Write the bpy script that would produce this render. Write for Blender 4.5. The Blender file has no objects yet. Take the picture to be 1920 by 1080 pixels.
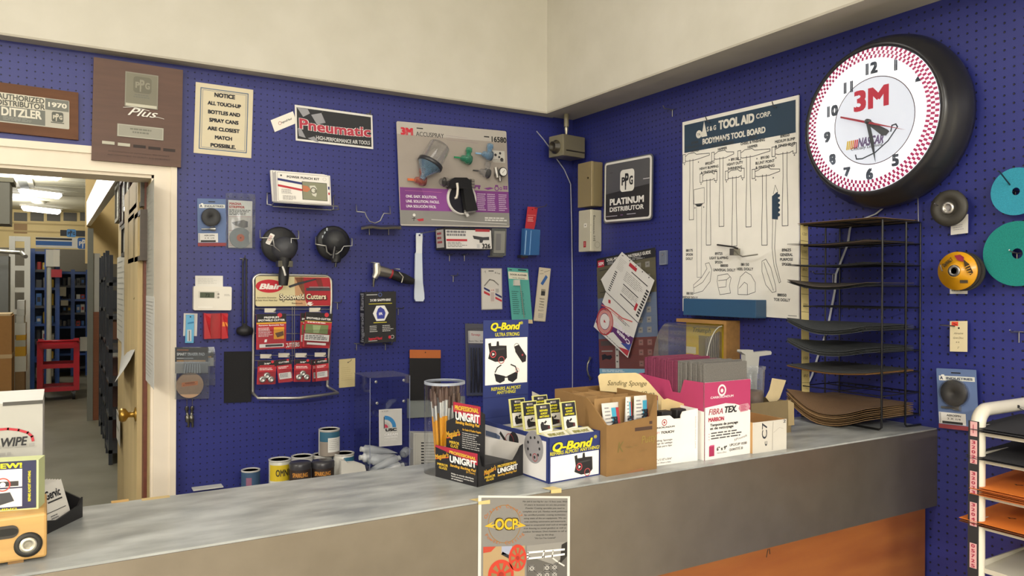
import bpy, math, random
from mathutils import Vector, Matrix

SC = bpy.context.scene
COL = SC.collection
random.seed(7)

# ------------------------------------------------------------------ camera
FPX, YAW, PITCH, ROLL = 1413.8, 0.5343, -0.001, 0.0043
CX, CY, CZ = -2.2601, -3.2064, 1.6
cy_, sy_ = math.cos(YAW), math.sin(YAW)
cp_, sp_ = math.cos(PITCH), math.sin(PITCH)
FW = Vector((sy_*cp_, cy_*cp_, sp_))
r0 = Vector((cy_, -sy_, 0)); u0 = r0.cross(FW)
RT = r0*math.cos(ROLL) + u0*math.sin(ROLL)
UP = -r0*math.sin(ROLL) + u0*math.cos(ROLL)
CAMP = Vector((CX, CY, CZ))
cam_d = bpy.data.cameras.new('camera')
cam_d.sensor_width = 36.0
cam_d.lens = FPX/1920*36.0
cam_d.clip_start = 0.02
cam = bpy.data.objects.new('camera', cam_d); COL.objects.link(cam)
cam.matrix_world = Matrix(((RT.x, UP.x, -FW.x, CX), (RT.y, UP.y, -FW.y, CY), (RT.z, UP.z, -FW.z, CZ), (0, 0, 0, 1)))
SC.camera = cam

# ------------------------------------------------------------------ view + world
SC.view_settings.view_transform = 'Standard'
SC.view_settings.look = 'None'
SC.view_settings.exposure = 0.0
SC.view_settings.gamma = 1.0
SC.view_settings.use_curve_mapping = False
SC.cycles.transparent_max_bounces = 32
wd = bpy.data.worlds.new('world'); SC.world = wd
wd.use_nodes = True
wd.node_tree.nodes['Background'].inputs[0].default_value = (0.9, 0.86, 0.78, 1)
wd.node_tree.nodes['Background'].inputs[1].default_value = 0.10

# ------------------------------------------------------------------ ceiling lamps (shop troffers out of frame; far-left one added to brighten right wall)
def area(name, loc, sx, sy, power, col=(1.0, 0.93, 0.80), rot=(0, 0, 0)):
    l = bpy.data.lights.new(name, 'AREA'); l.shape = 'RECTANGLE'; l.size = sx; l.size_y = sy
    l.energy = power; l.color = col
    o = bpy.data.objects.new(name, l); COL.objects.link(o); o.location = loc; o.rotation_euler = rot
    return o
WARM = (1.0, 0.962, 0.895)
for i, (x, y, pw) in enumerate(((-2.8, -1.3, 6), (-1.3, -1.3, 8), (-5.2, -2.4, 125), (-3.4, -4.2, 22), (-1.6, -4.2, 22), (-4.4, -7.4, 330), (-2.2, -7.4, 300))):
    area('shop_troffer_and_fill', (x, y, 3.36), 1.2, 0.5, pw, WARM)
for i, (x, y, pw) in enumerate(((-3.0, 2.6, 230), (-3.2, 7.0, 150), (-3.6, 13.0, 130), (-3.2, 18.5, 140), (-3.6, 24.0, 170))):  # point lamps for the tubes; nearest one added to brighten door and floor
    l = bpy.data.lights.new('warehouse_tube_and_fill', 'POINT'); l.energy = pw; l.color = (1.0, .955, .86); l.shadow_soft_size = .3
    o = bpy.data.objects.new('warehouse_tube_and_fill', l); COL.objects.link(o); o.location = (x, y, 3.75)

# ------------------------------------------------------------------ picture coordinates -> points on real planes
def ray(px, py): return FW + RT*((px-960)/FPX) - UP*((py-540)/FPX)
def hit(px, py, ax, v):
    d = ray(px, py); t = (v-CAMP[ax])/d[ax]
    return CAMP + d*t
def zat(p, py):
    """height above floor at ground position p that shows at picture row py"""
    b = Vector((p[0], p[1], CZ)) - CAMP
    k = (540-py)/FPX
    return CZ + (k*b.dot(FW) - b.dot(UP))/(UP.z - k*FW.z)
CT = CZ - 0.419      # counter top height
def onc(px, py): return hit(px, py, 2, CT)

# ------------------------------------------------------------------ materials
MATS = {}
def lin(h):
    h = h.lstrip('#'); h = ''.join(c*2 for c in h) if len(h) == 3 else h; o = []
    for i in (0, 2, 4):
        c = int(h[i:i+2], 16)/255
        o.append(c/12.92 if c <= .04045 else ((c+.055)/1.055)**2.4)
    return o + [1.0]
def nt(name):
    m = bpy.data.materials.new(name); m.use_nodes = True
    return m, m.node_tree, m.node_tree.nodes['Principled BSDF']
def M(key):
    """'#rrggbb[:kind]'  kinds: p paper, g glossy plastic, m metal, r rubber, c cardboard, w wood"""
    if key in MATS: return MATS[key]
    hx, _, kd = key.partition(':')
    kd = kd or 'p'
    m, t, b = nt('mat_'+hx.strip('#')+'_'+kd)
    col = lin(hx)
    rough = {'p': .62, 'g': .28, 'm': .33, 'r': .55, 'c': .8, 'w': .5, 's': .95, 'h': .12}[kd]
    b.inputs['Roughness'].default_value = rough
    b.inputs['Metallic'].default_value = .85 if kd == 'm' else 0
    tc = t.nodes.new('ShaderNodeTexCoord')
    nz = t.nodes.new('ShaderNodeTexNoise'); mp = t.nodes.new('ShaderNodeMapping')
    t.links.new(tc.outputs['Object'], mp.inputs[0]); t.links.new(mp.outputs[0], nz.inputs[0])
    sc, amp = {'p': (18, .05), 'g': (12, .04), 'm': (30, .08), 'r': (60, .12), 'c': (25, .12), 'w': (9, .28), 's': (420, .5), 'h': (10, .03)}[kd]
    nz.inputs['Scale'].default_value = sc
    if kd == 'w': mp.inputs['Scale'].default_value = (.6, 6, 6)
    nz.inputs['Detail'].default_value = 4
    rp = t.nodes.new('ShaderNodeMix'); rp.data_type = 'RGBA'
    rp.inputs['A'].default_value = [c*(1-amp) for c in col[:3]]+[1]
    rp.inputs['B'].default_value = [min(1, c*(1+amp)) for c in col[:3]]+[1]
    t.links.new(nz.outputs[0], rp.inputs['Factor']); t.links.new(rp.outputs['Result'], b.inputs['Base Color'])
    if kd in 'sc':
        bp = t.nodes.new('ShaderNodeBump'); bp.inputs['Strength'].default_value = .25; bp.inputs['Distance'].default_value = .002
        t.links.new(nz.outputs[0], bp.inputs['Height']); t.links.new(bp.outputs[0], b.inputs['Normal'])
    MATS[key] = m
    return m
def clear(name, tint=(.92, .94, .95), gloss=.12, op=.0, rough=.05, opcol=(.6, .6, .6)):
    """thin clear plastic sheet"""
    m, t, b = nt(name); t.nodes.remove(b)
    out = t.nodes['Material Output']
    tr = t.nodes.new('ShaderNodeBsdfTransparent'); tr.inputs[0].default_value = (*tint, 1)
    gl = t.nodes.new('ShaderNodeBsdfGlossy'); gl.inputs['Roughness'].default_value = rough
    gl.inputs[0].default_value = (.9, .9, .9, 1)
    lw = t.nodes.new('ShaderNodeLayerWeight'); lw.inputs[0].default_value = gloss
    mx = t.nodes.new('ShaderNodeMixShader')
    t.links.new(lw.outputs['Facing'], mx.inputs[0]); t.links.new(tr.outputs[0], mx.inputs[1]); t.links.new(gl.outputs[0], mx.inputs[2])
    last = mx
    if op:
        df = t.nodes.new('ShaderNodeBsdfDiffuse'); df.inputs[0].default_value = (*opcol, 1)
        m2 = t.nodes.new('ShaderNodeMixShader')
        nz = t.nodes.new('ShaderNodeTexNoise'); nz.inputs['Scale'].default_value = 22
        ma = t.nodes.new('ShaderNodeMath'); ma.operation = 'MULTIPLY'; ma.inputs[1].default_value = op*2
        t.links.new(nz.outputs[0], ma.inputs[0]); t.links.new(ma.outputs[0], m2.inputs[0])
        t.links.new(mx.outputs[0], m2.inputs[1]); t.links.new(df.outputs[0], m2.inputs[2]); last = m2
    t.links.new(last.outputs[0], out.inputs[0])
    MATS[name] = m
    return m
def emis(name, col, s):
    m, t, b = nt(name)
    b.inputs['Base Color'].default_value = (*col, 1); b.inputs['Emission Color'].default_value = (*col, 1)
    b.inputs['Emission Strength'].default_value = s
    MATS[name] = m
    return m
def gm(k): return MATS[k] if k in MATS else M(k)
clear('acrylic', (.95, .96, .97), .10, 0, .05)
clear('bagfilm', (.88, .9, .92), .2, .035, .12, (.7, .72, .75))
clear('blister', (.92, .93, .95), .22, .015, .08)
clear('milky', (.95, .95, .92), .12, .04, .15, (.72, .71, .66))
clear('cupclear', (.88, .9, .92), .25, .08, .1, (.7, .7, .72))
clear('smoke', (.55, .55, .6), .35, .1, .1, (.4, .4, .42))
clear('cleargreen', (.25, .6, .45), .3, .25, .12, (.1, .5, .33))
clear('clearblue', (.5, .68, .85), .3, .25, .12, (.35, .55, .75))
clear('clearred', (.85, .45, .38), .3, .25, .12, (.7, .25, .2))
clear('lens', (.97, .97, .97), .02, 0, .02)

# ------------------------------------------------------------------ mesh builder
class G:
    def __init__(s): s.v = []; s.f = []; s.mi = []; s.ms = []; s.sm = []; s.X = Matrix.Identity(4)
    def mat(s, k):
        if k not in s.ms: s.ms.append(k)
        return s.ms.index(k)
    def add(s, vs, fs, k, smooth=False):
        o = len(s.v); i = s.mat(k)
        s.v += [s.X @ Vector(p) for p in vs]
        for f in fs: s.f.append([a+o for a in f]); s.mi.append(i); s.sm.append(smooth)
    def box(s, a, b, k):
        x0, y0, z0 = a; x1, y1, z1 = b
        if x0 > x1: x0, x1 = x1, x0
        if y0 > y1: y0, y1 = y1, y0
        if z0 > z1: z0, z1 = z1, z0
        vs = [(x0, y0, z0), (x1, y0, z0), (x1, y1, z0), (x0, y1, z0), (x0, y0, z1), (x1, y0, z1), (x1, y1, z1), (x0, y1, z1)]
        s.add(vs, [(3, 2, 1, 0), (4, 5, 6, 7), (0, 1, 5, 4), (1, 2, 6, 5), (2, 3, 7, 6), (3, 0, 4, 7)], k)
        return s
    def prism(s, pts, d, k, smooth=False):
        """closed solid: polygon pts (3-D) extruded by vector d"""
        n = len(pts); d = Vector(d); P = [Vector(p) for p in pts]
        nn = Vector((0, 0, 0))
        for i in range(n): nn += (P[i]-P[0]).cross(P[(i+1) % n]-P[0])
        if nn.dot(d) > 0: P = P[::-1]
        vs = P + [p+d for p in P]
        s.add(vs, [tuple(range(n)), tuple(range(2*n-1, n-1, -1))], k)
        s.add(vs, [(i, i+n, (i+1) % n+n, (i+1) % n) for i in range(n)], k, smooth)
        return s
    def tube(s, pts, r, k, n=8, closed=False, caps=True):
        P = [Vector(p) for p in pts]; m = len(P); vs = []; fs = []
        rr = r if isinstance(r, (list, tuple)) else [r]*m
        pn = None
        for i in range(m):
            if closed: t = (P[(i+1) % m]-P[i-1])
            else: t = P[min(i+1, m-1)]-P[max(i-1, 0)]
            if t.length < 1e-9: t = Vector((0, 0, 1))
            t.normalize()
            if pn is None:
                a = Vector((0, 0, 1)) if abs(t.z) < .9 else Vector((1, 0, 0))
                pn = (a - t*a.dot(t)).normalized()
            else:
                q = pn - t*pn.dot(t)
                pn = q.normalized() if q.length > 1e-6 else pn
            b = t.cross(pn)
            for j in range(n):
                a = 2*math.pi*j/n
                vs.append(P[i] + (pn*math.cos(a) + b*math.sin(a))*rr[i])
        for i in range(m if closed else m-1):
            i2 = (i+1) % m
            for j in range(n): fs.append((i*n+j, i*n+(j+1) % n, i2*n+(j+1) % n, i2*n+j))
        s.add(vs, fs, k, True)
        if caps and not closed:
            s.add(vs, [tuple(range(n-1, -1, -1)), tuple(range((m-1)*n, m*n))], k)
        return s
    def lathe(s, c, ax, prof, k, n=32, smooth=True, caps_=True):
        """prof = [(r, t)] along axis ax from centre c"""
        ax = Vector(ax).normalized(); a = Vector((0, 0, 1)) if abs(ax.z) < .9 else Vector((1, 0, 0))
        e = (a-ax*a.dot(ax)).normalized(); b = ax.cross(e); c = Vector(c); vs = []; fs = []
        for r, t in prof:
            for j in range(n):
                q = 2*math.pi*j/n; vs.append(c+ax*t+(e*math.cos(q)+b*math.sin(q))*r)
        for i in range(len(prof)-1):
            for j in range(n): fs.append((i*n+j, i*n+(j+1) % n, (i+1)*n+(j+1) % n, (i+1)*n+j))
        s.add(vs, fs, k, smooth)
        caps = []
        if not caps_ or (prof[0] == prof[-1]): return s
        if prof[0][0] > 1e-6: caps.append(tuple(range(n-1, -1, -1)))
        if prof[-1][0] > 1e-6: caps.append(tuple(range((len(prof)-1)*n, len(prof)*n)))
        if caps: s.add(vs, caps, k)
        return s
    def disc(s, c, ax, r, th, k, n=40, hole=0):
        if hole: return s.lathe(c, ax, [(hole, 0), (r, 0), (r, th), (hole, th), (hole, 0)], k, n, False)
        return s.lathe(c, ax, [(r, 0), (r, th)], k, n, False)
    def ball(s, c, r, k, n=20, sc=(1, 1, 1)):
        vs = []; fs = []; m = n//2
        for i in range(m+1):
            a = math.pi*i/m
            for j in range(n):
                q = 2*math.pi*j/n
                vs.append((c[0]+r*sc[0]*math.sin(a)*math.cos(q), c[1]+r*sc[1]*math.sin(a)*math.sin(q), c[2]+r*sc[2]*math.cos(a)))
        for i in range(m):
            for j in range(n): fs.append((i*n+j, (i+1)*n+j, (i+1)*n+(j+1) % n, i*n+(j+1) % n))
        s.add(vs, fs, k, True)
        return s
    def sheet(s, rows, k, th=.0006, smooth=True):
        """curved sheet from a grid of points with a little thickness"""
        m, n = len(rows), len(rows[0]); P = [Vector(p) for r in rows for p in r]
        nr = (P[1]-P[0]).cross(P[n]-P[0])
        nr = nr.normalized() if nr.length else Vector((0, 0, 1))
        vs = P+[p-nr*th for p in P]; o = m*n; fs = []
        for i in range(m-1):
            for j in range(n-1):
                a = i*n+j; fs.append((a, a+1, a+n+1, a+n)); fs.append((a+o, a+n+o, a+n+1+o, a+1+o))
        s.add(vs, fs, k, smooth)
        e = []
        for j in range(n-1):
            e.append((j, j+o, j+1+o, j+1)); a = (m-1)*n+j; e.append((a, a+1, a+1+o, a+o))
        for i in range(m-1):
            a = i*n; e.append((a, a+n, a+n+o, a+o)); a = i*n+n-1; e.append((a, a+o, a+n+o, a+n))
        s.add(vs, e, k)
        return s
    def frame(s, o, U, V, N=None): return F(s, o, U, V, N)

_tc = {}
_fc = bpy.data.curves.new('lettering', 'FONT'); _fc.resolution_u = 3; _fc.size = 1
_fo = bpy.data.objects.new('lettering', _fc)
def text2d(st, bold=0.0, shear=0.0, sp=1.0):
    key = (st, bold, shear, sp)
    if key in _tc: return _tc[key]
    _fc.body = st; _fc.shear = shear; _fc.space_character = sp
    me = bpy.data.meshes.new_from_object(_fo)
    vs = [(v.co.x, v.co.y) for v in me.vertices]; fs = [tuple(p.vertices) for p in me.polygons]
    bpy.data.meshes.remove(me)
    d = (bold*1.15+.006) if bold > 0 else 0
    if d and vs:
        n = len(vs); sh = ((-d, 0), (d, 0)) if d < .018 else ((-d, -d*.8), (d, -d*.8), (d, d*.8), (-d, d*.8))
        fs = [tuple(a+n*k for a in f) for k in range(len(sh)) for f in fs]
        vs = [(x+a, y+b) for a, b in sh for x, y in vs]
    if vs:
        x0 = min(v[0] for v in vs); x1 = max(v[0] for v in vs)
        vs = [((x-x0)/CAPH, y/CAPH) for x, y in vs]; w = (x1-x0)/CAPH
    else: w = 0
    _tc[key] = (vs, fs, w)
    return _tc[key]
CAPH = 1.0
_v = text2d('H', 0)[0]; CAPH = max(y for x, y in _v); _tc.clear()

LAY = 0.0003
class F:
    """flat printed face: (0,0) top left ... (1,1) bottom right of the affine frame o(bottom left), U, V"""
    def __init__(s, g, o, U, V, N=None):
        s.g = g; s.o = Vector(o); s.U = Vector(U); s.V = Vector(V)
        s.N = Vector(N).normalized() if N is not None else s.U.cross(s.V).normalized()
        s.w = s.U.length; s.h = s.V.length
    def P(s, x, y, l=0): return s.o + s.U*x + s.V*(1-y) + s.N*(l*LAY)
    def slab(s, th, k, r=0, edge=None):
        pts = rrect(0, 0, 1, 1, r/s.w if r else 0, r/s.h if r else 0)
        s.g.prism([s.P(x, y) for x, y in pts], -s.N*th, k); return s
    def poly(s, pts, k, l=1):
        vs = [s.P(x, y, l) for x, y in pts]
        n = Vector((0, 0, 0))
        for i in range(len(vs)): n += (vs[i]-vs[0]).cross(vs[(i+1) % len(vs)]-vs[0])
        if n.dot(s.N) < 0: vs = vs[::-1]
        s.g.add(vs, [tuple(range(len(vs)))], k); return s
    def rect(s, x0, y0, x1, y1, k, l=1, r=0):
        return s.poly(rrect(x0, y0, x1, y1, r/s.w if r else 0, r/s.h if r else 0), k, l)
    def disc(s, x, y, r, k, l=1, n=28, ry=None):
        """r in fraction of width"""
        ry = ry if ry is not None else r*s.w/s.h
        return s.poly([(x+r*math.cos(2*math.pi*i/n), y+ry*math.sin(2*math.pi*i/n)) for i in range(n)], k, l)
    def ring(s, x, y, r, t, k, l=1, n=36, a0=0, a1=360, ry=None):
        q = s.w/s.h; vs = []; fs = []
        q2 = q if ry is None else ry/r
        for i in range(n+1):
            a = math.radians(a0+(a1-a0)*i/n)
            for rr in (r-t/2, r+t/2): vs.append(s.P(x+rr*math.cos(a), y-rr*q2*math.sin(a), l))
        for i in range(n): fs.append((2*i, 2*i+1, 2*i+3, 2*i+2))
        s.g.add(vs, fs, k); return s
    def line(s, pts, t, k, l=1):
        """polyline, t thickness in metres"""
        W = [s.P(x, y, l) for x, y in pts]
        for a, b in zip(W[:-1], W[1:]):
            d = (b-a)
            if d.length < 1e-7: continue
            n = s.N.cross(d).normalized()*(t/2); e = d.normalized()*(t*.3)
            s.g.add([a-n-e, b-n+e, b+n+e, a+n-e], [(0, 1, 2, 3)], k)
        return s
    def border(s, x0, y0, x1, y1, t, k, l=1):
        return s.line([(x0, y0), (x1, y0), (x1, y1), (x0, y1), (x0, y0)], t, k, l)
    def text(s, st, x, y, h, k, w=None, bold=.012, shear=0, al='c', rot=0, l=2, sp=1.0):
        """x,y centre (or left edge, al='l') ; h cap height as fraction of frame height ; w fit width fraction"""
        vs, fs, tw = text2d(st, bold, shear, sp)
        if not vs: return s
        H = h*s.h
        W = w*s.w if w else tw*H
        u = s.U.normalized(); v = s.V.normalized()
        c = s.P(x, y, l); ca, sa = math.cos(math.radians(rot)), math.sin(math.radians(rot))
        ox = -.5 if al == 'c' else (0 if al == 'l' else -1)
        o = []; nc = 1 if bold <= 0 else (2 if bold*1.15+.006 < .018 else 4); m = len(vs)//nc
        for i, (a, b) in enumerate(vs):
            p = (a/tw+ox)*W; q = (b-.5)*H
            o.append(c+u*(p*ca-q*sa)+v*(p*sa+q*ca)+s.N*(LAY*.22*(i//m)))
        s.g.add(o, fs, k); return s
    def lines(s, x0, y0, x1, y1, n, k, fill=.5, l=2, seed=1, ragged=True, al='l'):
        """small print: rows of word-long dashes"""
        R = random.Random(seed*31+n); dy = (y1-y0)/n
        for i in range(n):
            ya = y0+dy*i; yb = ya+dy*fill
            L = (x1-x0)*(R.uniform(.65, 1) if ragged else 1); x = x0 + ((x1-x0-L)/2 if al == 'c' else 0); xe = x+L
            while x < xe-1e-6:
                wl = min(R.uniform(.06, .2)*(x1-x0), xe-x)
                s.rect(x, ya, x+wl, yb, k, l); x += wl+.025*(x1-x0)
        return s
def rrect(x0, y0, x1, y1, rx, ry, n=5):
    if not rx: return [(x0, y0), (x1, y0), (x1, y1), (x0, y1)]
    o = []
    for cx, cy, a in ((x1-rx, y0+ry, -90), (x1-rx, y1-ry, 0), (x0+rx, y1-ry, 90), (x0+rx, y0+ry, 180)):
        for i in range(n+1):
            q = math.radians(a+90*i/n); o.append((cx+rx*math.cos(q), cy+ry*math.sin(q)))
    return o

# ------------------------------------------------------------------ objects
def props(o, label=None, cat=None, group=None, kind=None):
    if label: o['label'] = label
    if cat: o['category'] = cat
    if group: o['group'] = group
    if kind: o['kind'] = kind
    return o
def empty(name, loc, label, cat, group=None, rz=0):
    o = bpy.data.objects.new(name, None); COL.objects.link(o); o.location = loc; o.rotation_euler = (0, 0, rz)
    o.empty_display_size = .02
    return props(o, label, cat, group)
def obj(name, g, parent=None, label=None, cat=None, group=None, kind=None, loc=None, rz=0, bevel=0):
    me = bpy.data.meshes.new(name)
    me.from_pydata([tuple(v) for v in g.v], [], g.f)
    for k in g.ms: me.materials.append(gm(k))
    me.polygons.foreach_set('material_index', g.mi)
    me.polygons.foreach_set('use_smooth', g.sm)
    me.update()
    o = bpy.data.objects.new(name, me); COL.objects.link(o)
    if parent: o.parent = parent
    if loc is not None: o.location = loc
    if rz: o.rotation_euler = (0, 0, rz)
    if bevel:
        b = o.modifiers.new('bevel', 'BEVEL'); b.width = bevel; b.segments = 2; b.limit_method = 'ANGLE'
    return props(o, label, cat, group, kind)
def copytree(root, loc, label=None, group=None, rz=None):
    r = root.copy(); COL.objects.link(r); r.location = loc
    if rz is not None: r.rotation_euler = (0, 0, rz)
    if label: r['label'] = label
    if group: r['group'] = group
    for ch in list(root.children):
        c = ch.copy(); COL.objects.link(c); c.parent = r
        for q in list(ch.children):
            d = q.copy(); COL.objects.link(d); d.parent = c
    return r

class WT:
    """a place on wall 'A' (back, plane y=0) or 'B' (right, plane x=0); local x right, y into the wall, z up"""
    def __init__(s, wall, px, py):
        s.wall = wall; s.rz = 0 if wall == 'A' else -math.pi/2
        s.o = s.W(px, py, 0)
    def W(s, px, py, off): return hit(px, py, 1 if s.wall == 'A' else 0, -off)
    def p(s, px, py, off=0):
        d = s.W(px, py, off)-s.o
        return Vector((d.x, d.y, d.z)) if s.wall == 'A' else Vector((-d.y, d.x, d.z))
    def fr(s, g, q, off):
        tl, tr, br, bl = [s.p(x, y, off) for x, y in q]
        U = ((tr-tl)+(br-bl))/2; V = ((tl-bl)+(tr-br))/2; c = (tl+tr+br+bl)/4
        return F(g, c-U/2-V/2, U, V, (0, -1, 0))
    def root(s, name, label, cat, group=None): return empty(name, s.o, label, cat, group, s.rz)
    def one(s, name, g, label, cat, group=None, bevel=0): return obj(name, g, None, label, cat, group, None, s.o, s.rz, bevel)
def mid(q): return (sum(a for a, b in q)/4, sum(b for a, b in q)/4)
def logo_ppg(f, x, y, w, kbg, kfg, l=2):
    """rounded square badge with the three joined letters"""
    h = w*f.w/f.h
    f.rect(x-w/2, y-h/2, x+w/2, y+h/2, kbg, l, r=w*f.w*.18)
    f.text('P', x-w*.27, y+h*.02, h*.34, kfg, w*.24, .03, l=l+1)
    f.text('P', x-w*.02, y-h*.04, h*.52, kfg, w*.26, .03, l=l+1)
    f.rect(x-w*.15, y-h*.3, x-w*.07, y+h*.42, kfg, l+1)
    f.text('G', x+w*.28, y+h*.02, h*.36, kfg, w*.26, .03, l=l+1)
# ================================================================== SETTING
HIN = .0254
def pegmat(name, ax, p0, z0, hole, base, top_rough=.42):
    m, t, b = nt(name); N = t.nodes; L = t.links
    geo = N.new('ShaderNodeNewGeometry'); sp = N.new('ShaderNodeSeparateXYZ'); L.new(geo.outputs['Position'], sp.inputs[0])
    def fr(sock, o):
        a = N.new('ShaderNodeMath'); a.operation = 'SUBTRACT'; L.new(sock, a.inputs[0]); a.inputs[1].default_value = o
        d = N.new('ShaderNodeMath'); d.operation = 'DIVIDE'; L.new(a.outputs[0], d.inputs[0]); d.inputs[1].default_value = HIN
        e = N.new('ShaderNodeMath'); e.operation = 'ADD'; L.new(d.outputs[0], e.inputs[0]); e.inputs[1].default_value = .5
        f = N.new('ShaderNodeMath'); f.operation = 'FLOORED_MODULO'; L.new(e.outputs[0], f.inputs[0]); f.inputs[1].default_value = 1
        h = N.new('ShaderNodeMath'); h.operation = 'SUBTRACT'; L.new(f.outputs[0], h.inputs[0]); h.inputs[1].default_value = .5
        return h.outputs[0]
    u = fr(sp.outputs[ax], p0); v = fr(sp.outputs[2], z0)
    cb = N.new('ShaderNodeCombineXYZ'); L.new(u, cb.inputs[0]); L.new(v, cb.inputs[1])
    ln = N.new('ShaderNodeVectorMath'); ln.operation = 'LENGTH'; L.new(cb.outputs[0], ln.inputs[0])
    mr = N.new('ShaderNodeMapRange'); L.new(ln.outputs['Value'], mr.inputs[0])
    mr.inputs[1].default_value = hole*.75; mr.inputs[2].default_value = hole*1.15
    nz = N.new('ShaderNodeTexNoise'); nz.inputs['Scale'].default_value = 5; nz.inputs['Detail'].default_value = 6
    L.new(geo.outputs['Position'], nz.inputs[0])
    c = lin(base)
    m1 = N.new('ShaderNodeMix'); m1.data_type = 'RGBA'; L.new(nz.outputs[0], m1.inputs['Factor'])
    m1.inputs['A'].default_value = [x*.88 for x in c[:3]]+[1]; m1.inputs['B'].default_value = [x*1.12 for x in c[:3]]+[1]
    m2 = N.new('ShaderNodeMix'); m2.data_type = 'RGBA'; L.new(mr.outputs[0], m2.inputs['Factor'])
    m2.inputs['A'].default_value = (.014, .014, .022, 1); L.new(m1.outputs['Result'], m2.inputs['B'])
    L.new(m2.outputs['Result'], b.inputs['Base Color'])
    bp = N.new('ShaderNodeBump'); bp.inputs['Strength'].default_value = .8; bp.inputs['Distance'].default_value = .004
    L.new(mr.outputs[0], bp.inputs['Height']); L.new(bp.outputs[0], b.inputs['Normal'])
    b.inputs['Roughness'].default_value = top_rough
    MATS[name] = m
pegmat('pegA', 0, -1.8492, .488+1.6, .095, '#2a3079')
pegmat('pegB', 1, -1.8859, -.0415+1.6, .12, '#2a3079')

def noisy(name, c1, c2, scale, rough, mapping=(1, 1, 1), bump=0, detail=6, spec=.5):
    m, t, b = nt(name); N = t.nodes; L = t.links
    geo = N.new('ShaderNodeNewGeometry'); mp = N.new('ShaderNodeMapping'); mp.inputs['Scale'].default_value = mapping
    L.new(geo.outputs['Position'], mp.inputs[0])
    nz = N.new('ShaderNodeTexNoise'); nz.inputs['Scale'].default_value = scale; nz.inputs['Detail'].default_value = detail
    L.new(mp.outputs[0], nz.inputs[0])
    rp = N.new('ShaderNodeValToRGB'); L.new(nz.outputs[0], rp.inputs[0])
    rp.color_ramp.elements[0].position = .33; rp.color_ramp.elements[1].position = .68
    rp.color_ramp.elements[0].color = lin(c1); rp.color_ramp.elements[1].color = lin(c2)
    L.new(rp.outputs[0], b.inputs['Base Color']); b.inputs['Roughness'].default_value = rough
    b.inputs['Specular IOR Level'].default_value = spec
    if bump:
        bp = N.new('ShaderNodeBump'); bp.inputs['Strength'].default_value = bump; bp.inputs['Distance'].default_value = .003
        L.new(nz.outputs[0], bp.inputs['Height']); L.new(bp.outputs[0], b.inputs['Normal'])
    MATS[name] = m
noisy('plaster', '#ccc8bb', '#d3cfc3', 6, .8)
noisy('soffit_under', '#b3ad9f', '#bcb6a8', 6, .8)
noisy('casing', '#e6dac6', '#ece0cd', 8, .5)
noisy('concrete', '#5d5a4d', '#777467', 1.6, .45, bump=.05)
noisy('shopfloor', '#8a867c', '#a49f93', 3, .5)
noisy('laminate', '#868988', '#afb2b0', 9, .3, (1, 2.5, 1), detail=8)
noisy('apron', '#857c6f', '#8c8376', 14, .36)
MATS['apron'].node_tree.nodes['Principled BSDF'].inputs['Metallic'].default_value = .75
noisy('orangewood', '#854a22', '#9a5e2c', 2.2, .4, (1, 1, 7))
noisy('plywood', '#b8a272', '#ccb686', 3, .55, (6, 6, .5))
noisy('ceilingmat', '#c3bfa9', '#cbc7b2', 2, .8)
noisy('farwall', '#d6c088', '#e0cb96', 1.2, .8)

WALL_L, ROOM_Y, ROOM_L = 3.4, -9.0, -6.0
DX0, DX1, DZ = -3.0, -1.970, 2.025     # doorway opening
st = 'structure'
# back pegboard wall with the doorway
g = G()
g.box((DX1, 0, 0), (0, .14, WALL_L), 'pegA'); g.box((DX0, 0, DZ), (DX1, .14, WALL_L), 'pegA'); g.box((ROOM_L, 0, 0), (DX0, .14, WALL_L), 'pegA')
obj('wall_back', g, kind=st, label='blue pegboard back wall with the doorway')
obj('wall_right', G().box((0, -3.3, 0), (.14, .14, WALL_L), 'pegB').box((0, ROOM_Y, 0), (.14, -3.3, WALL_L), 'plaster'), kind=st, label='blue pegboard wall right of the corner')  # unseen cream stretch added to brighten what the counter apron reflects
obj('wall_left', G().box((ROOM_L-.1, ROOM_Y, 0), (ROOM_L, .14, WALL_L), 'plaster'), kind=st)
obj('wall_front', G().box((ROOM_L, ROOM_Y-.1, 0), (.14, ROOM_Y, WALL_L), 'plaster'), kind=st)
obj('floor', G().box((ROOM_L, ROOM_Y, -.1), (.14, .1, 0), 'shopfloor'), kind=st)
obj('ceiling', G().box((ROOM_L, ROOM_Y, WALL_L), (.14, .14, WALL_L+.1), 'plaster'), kind=st)
# soffit over both walls
SZ = 2.468
g = G()
g.box((ROOM_L, -.066, SZ+.004), (-.205, -.0005, WALL_L), 'plaster')
g.box((-.205, ROOM_Y, SZ+.004), (-.0005, -.0005, WALL_L), 'plaster')
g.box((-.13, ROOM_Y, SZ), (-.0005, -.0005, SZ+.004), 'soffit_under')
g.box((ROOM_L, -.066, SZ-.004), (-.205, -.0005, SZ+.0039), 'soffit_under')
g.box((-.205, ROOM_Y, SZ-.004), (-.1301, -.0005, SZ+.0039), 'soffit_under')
obj('ceiling_soffit', g, kind=st, label='cream boxed soffit above the pegboard walls')
# door casing
g = G()
g.box((DX1, -.018, 0), (-1.892, 0, DZ+.09), 'casing'); g.box((-1.912, -.024, 0), (-1.890, -.001, DZ+.105), 'casing')
g.box((-1.978, -.006, 0), (DX1, .022, DZ), 'casing')
g.box((DX0, -.018, DZ), (DX1, 0, DZ+.09), 'casing'); g.box((DX0-.1, -.026, DZ+.062), (-1.890, -.001, DZ+.087), 'casing')
g.box((DX0, -.006, DZ-.012), (DX1, .16, DZ), 'casing'); g.box((DX0-.1, -.018, 0), (DX0, 0, DZ+.09), 'casing')
obj('trim_1', g, kind=st, label='cream painted casing of the doorway')

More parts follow.
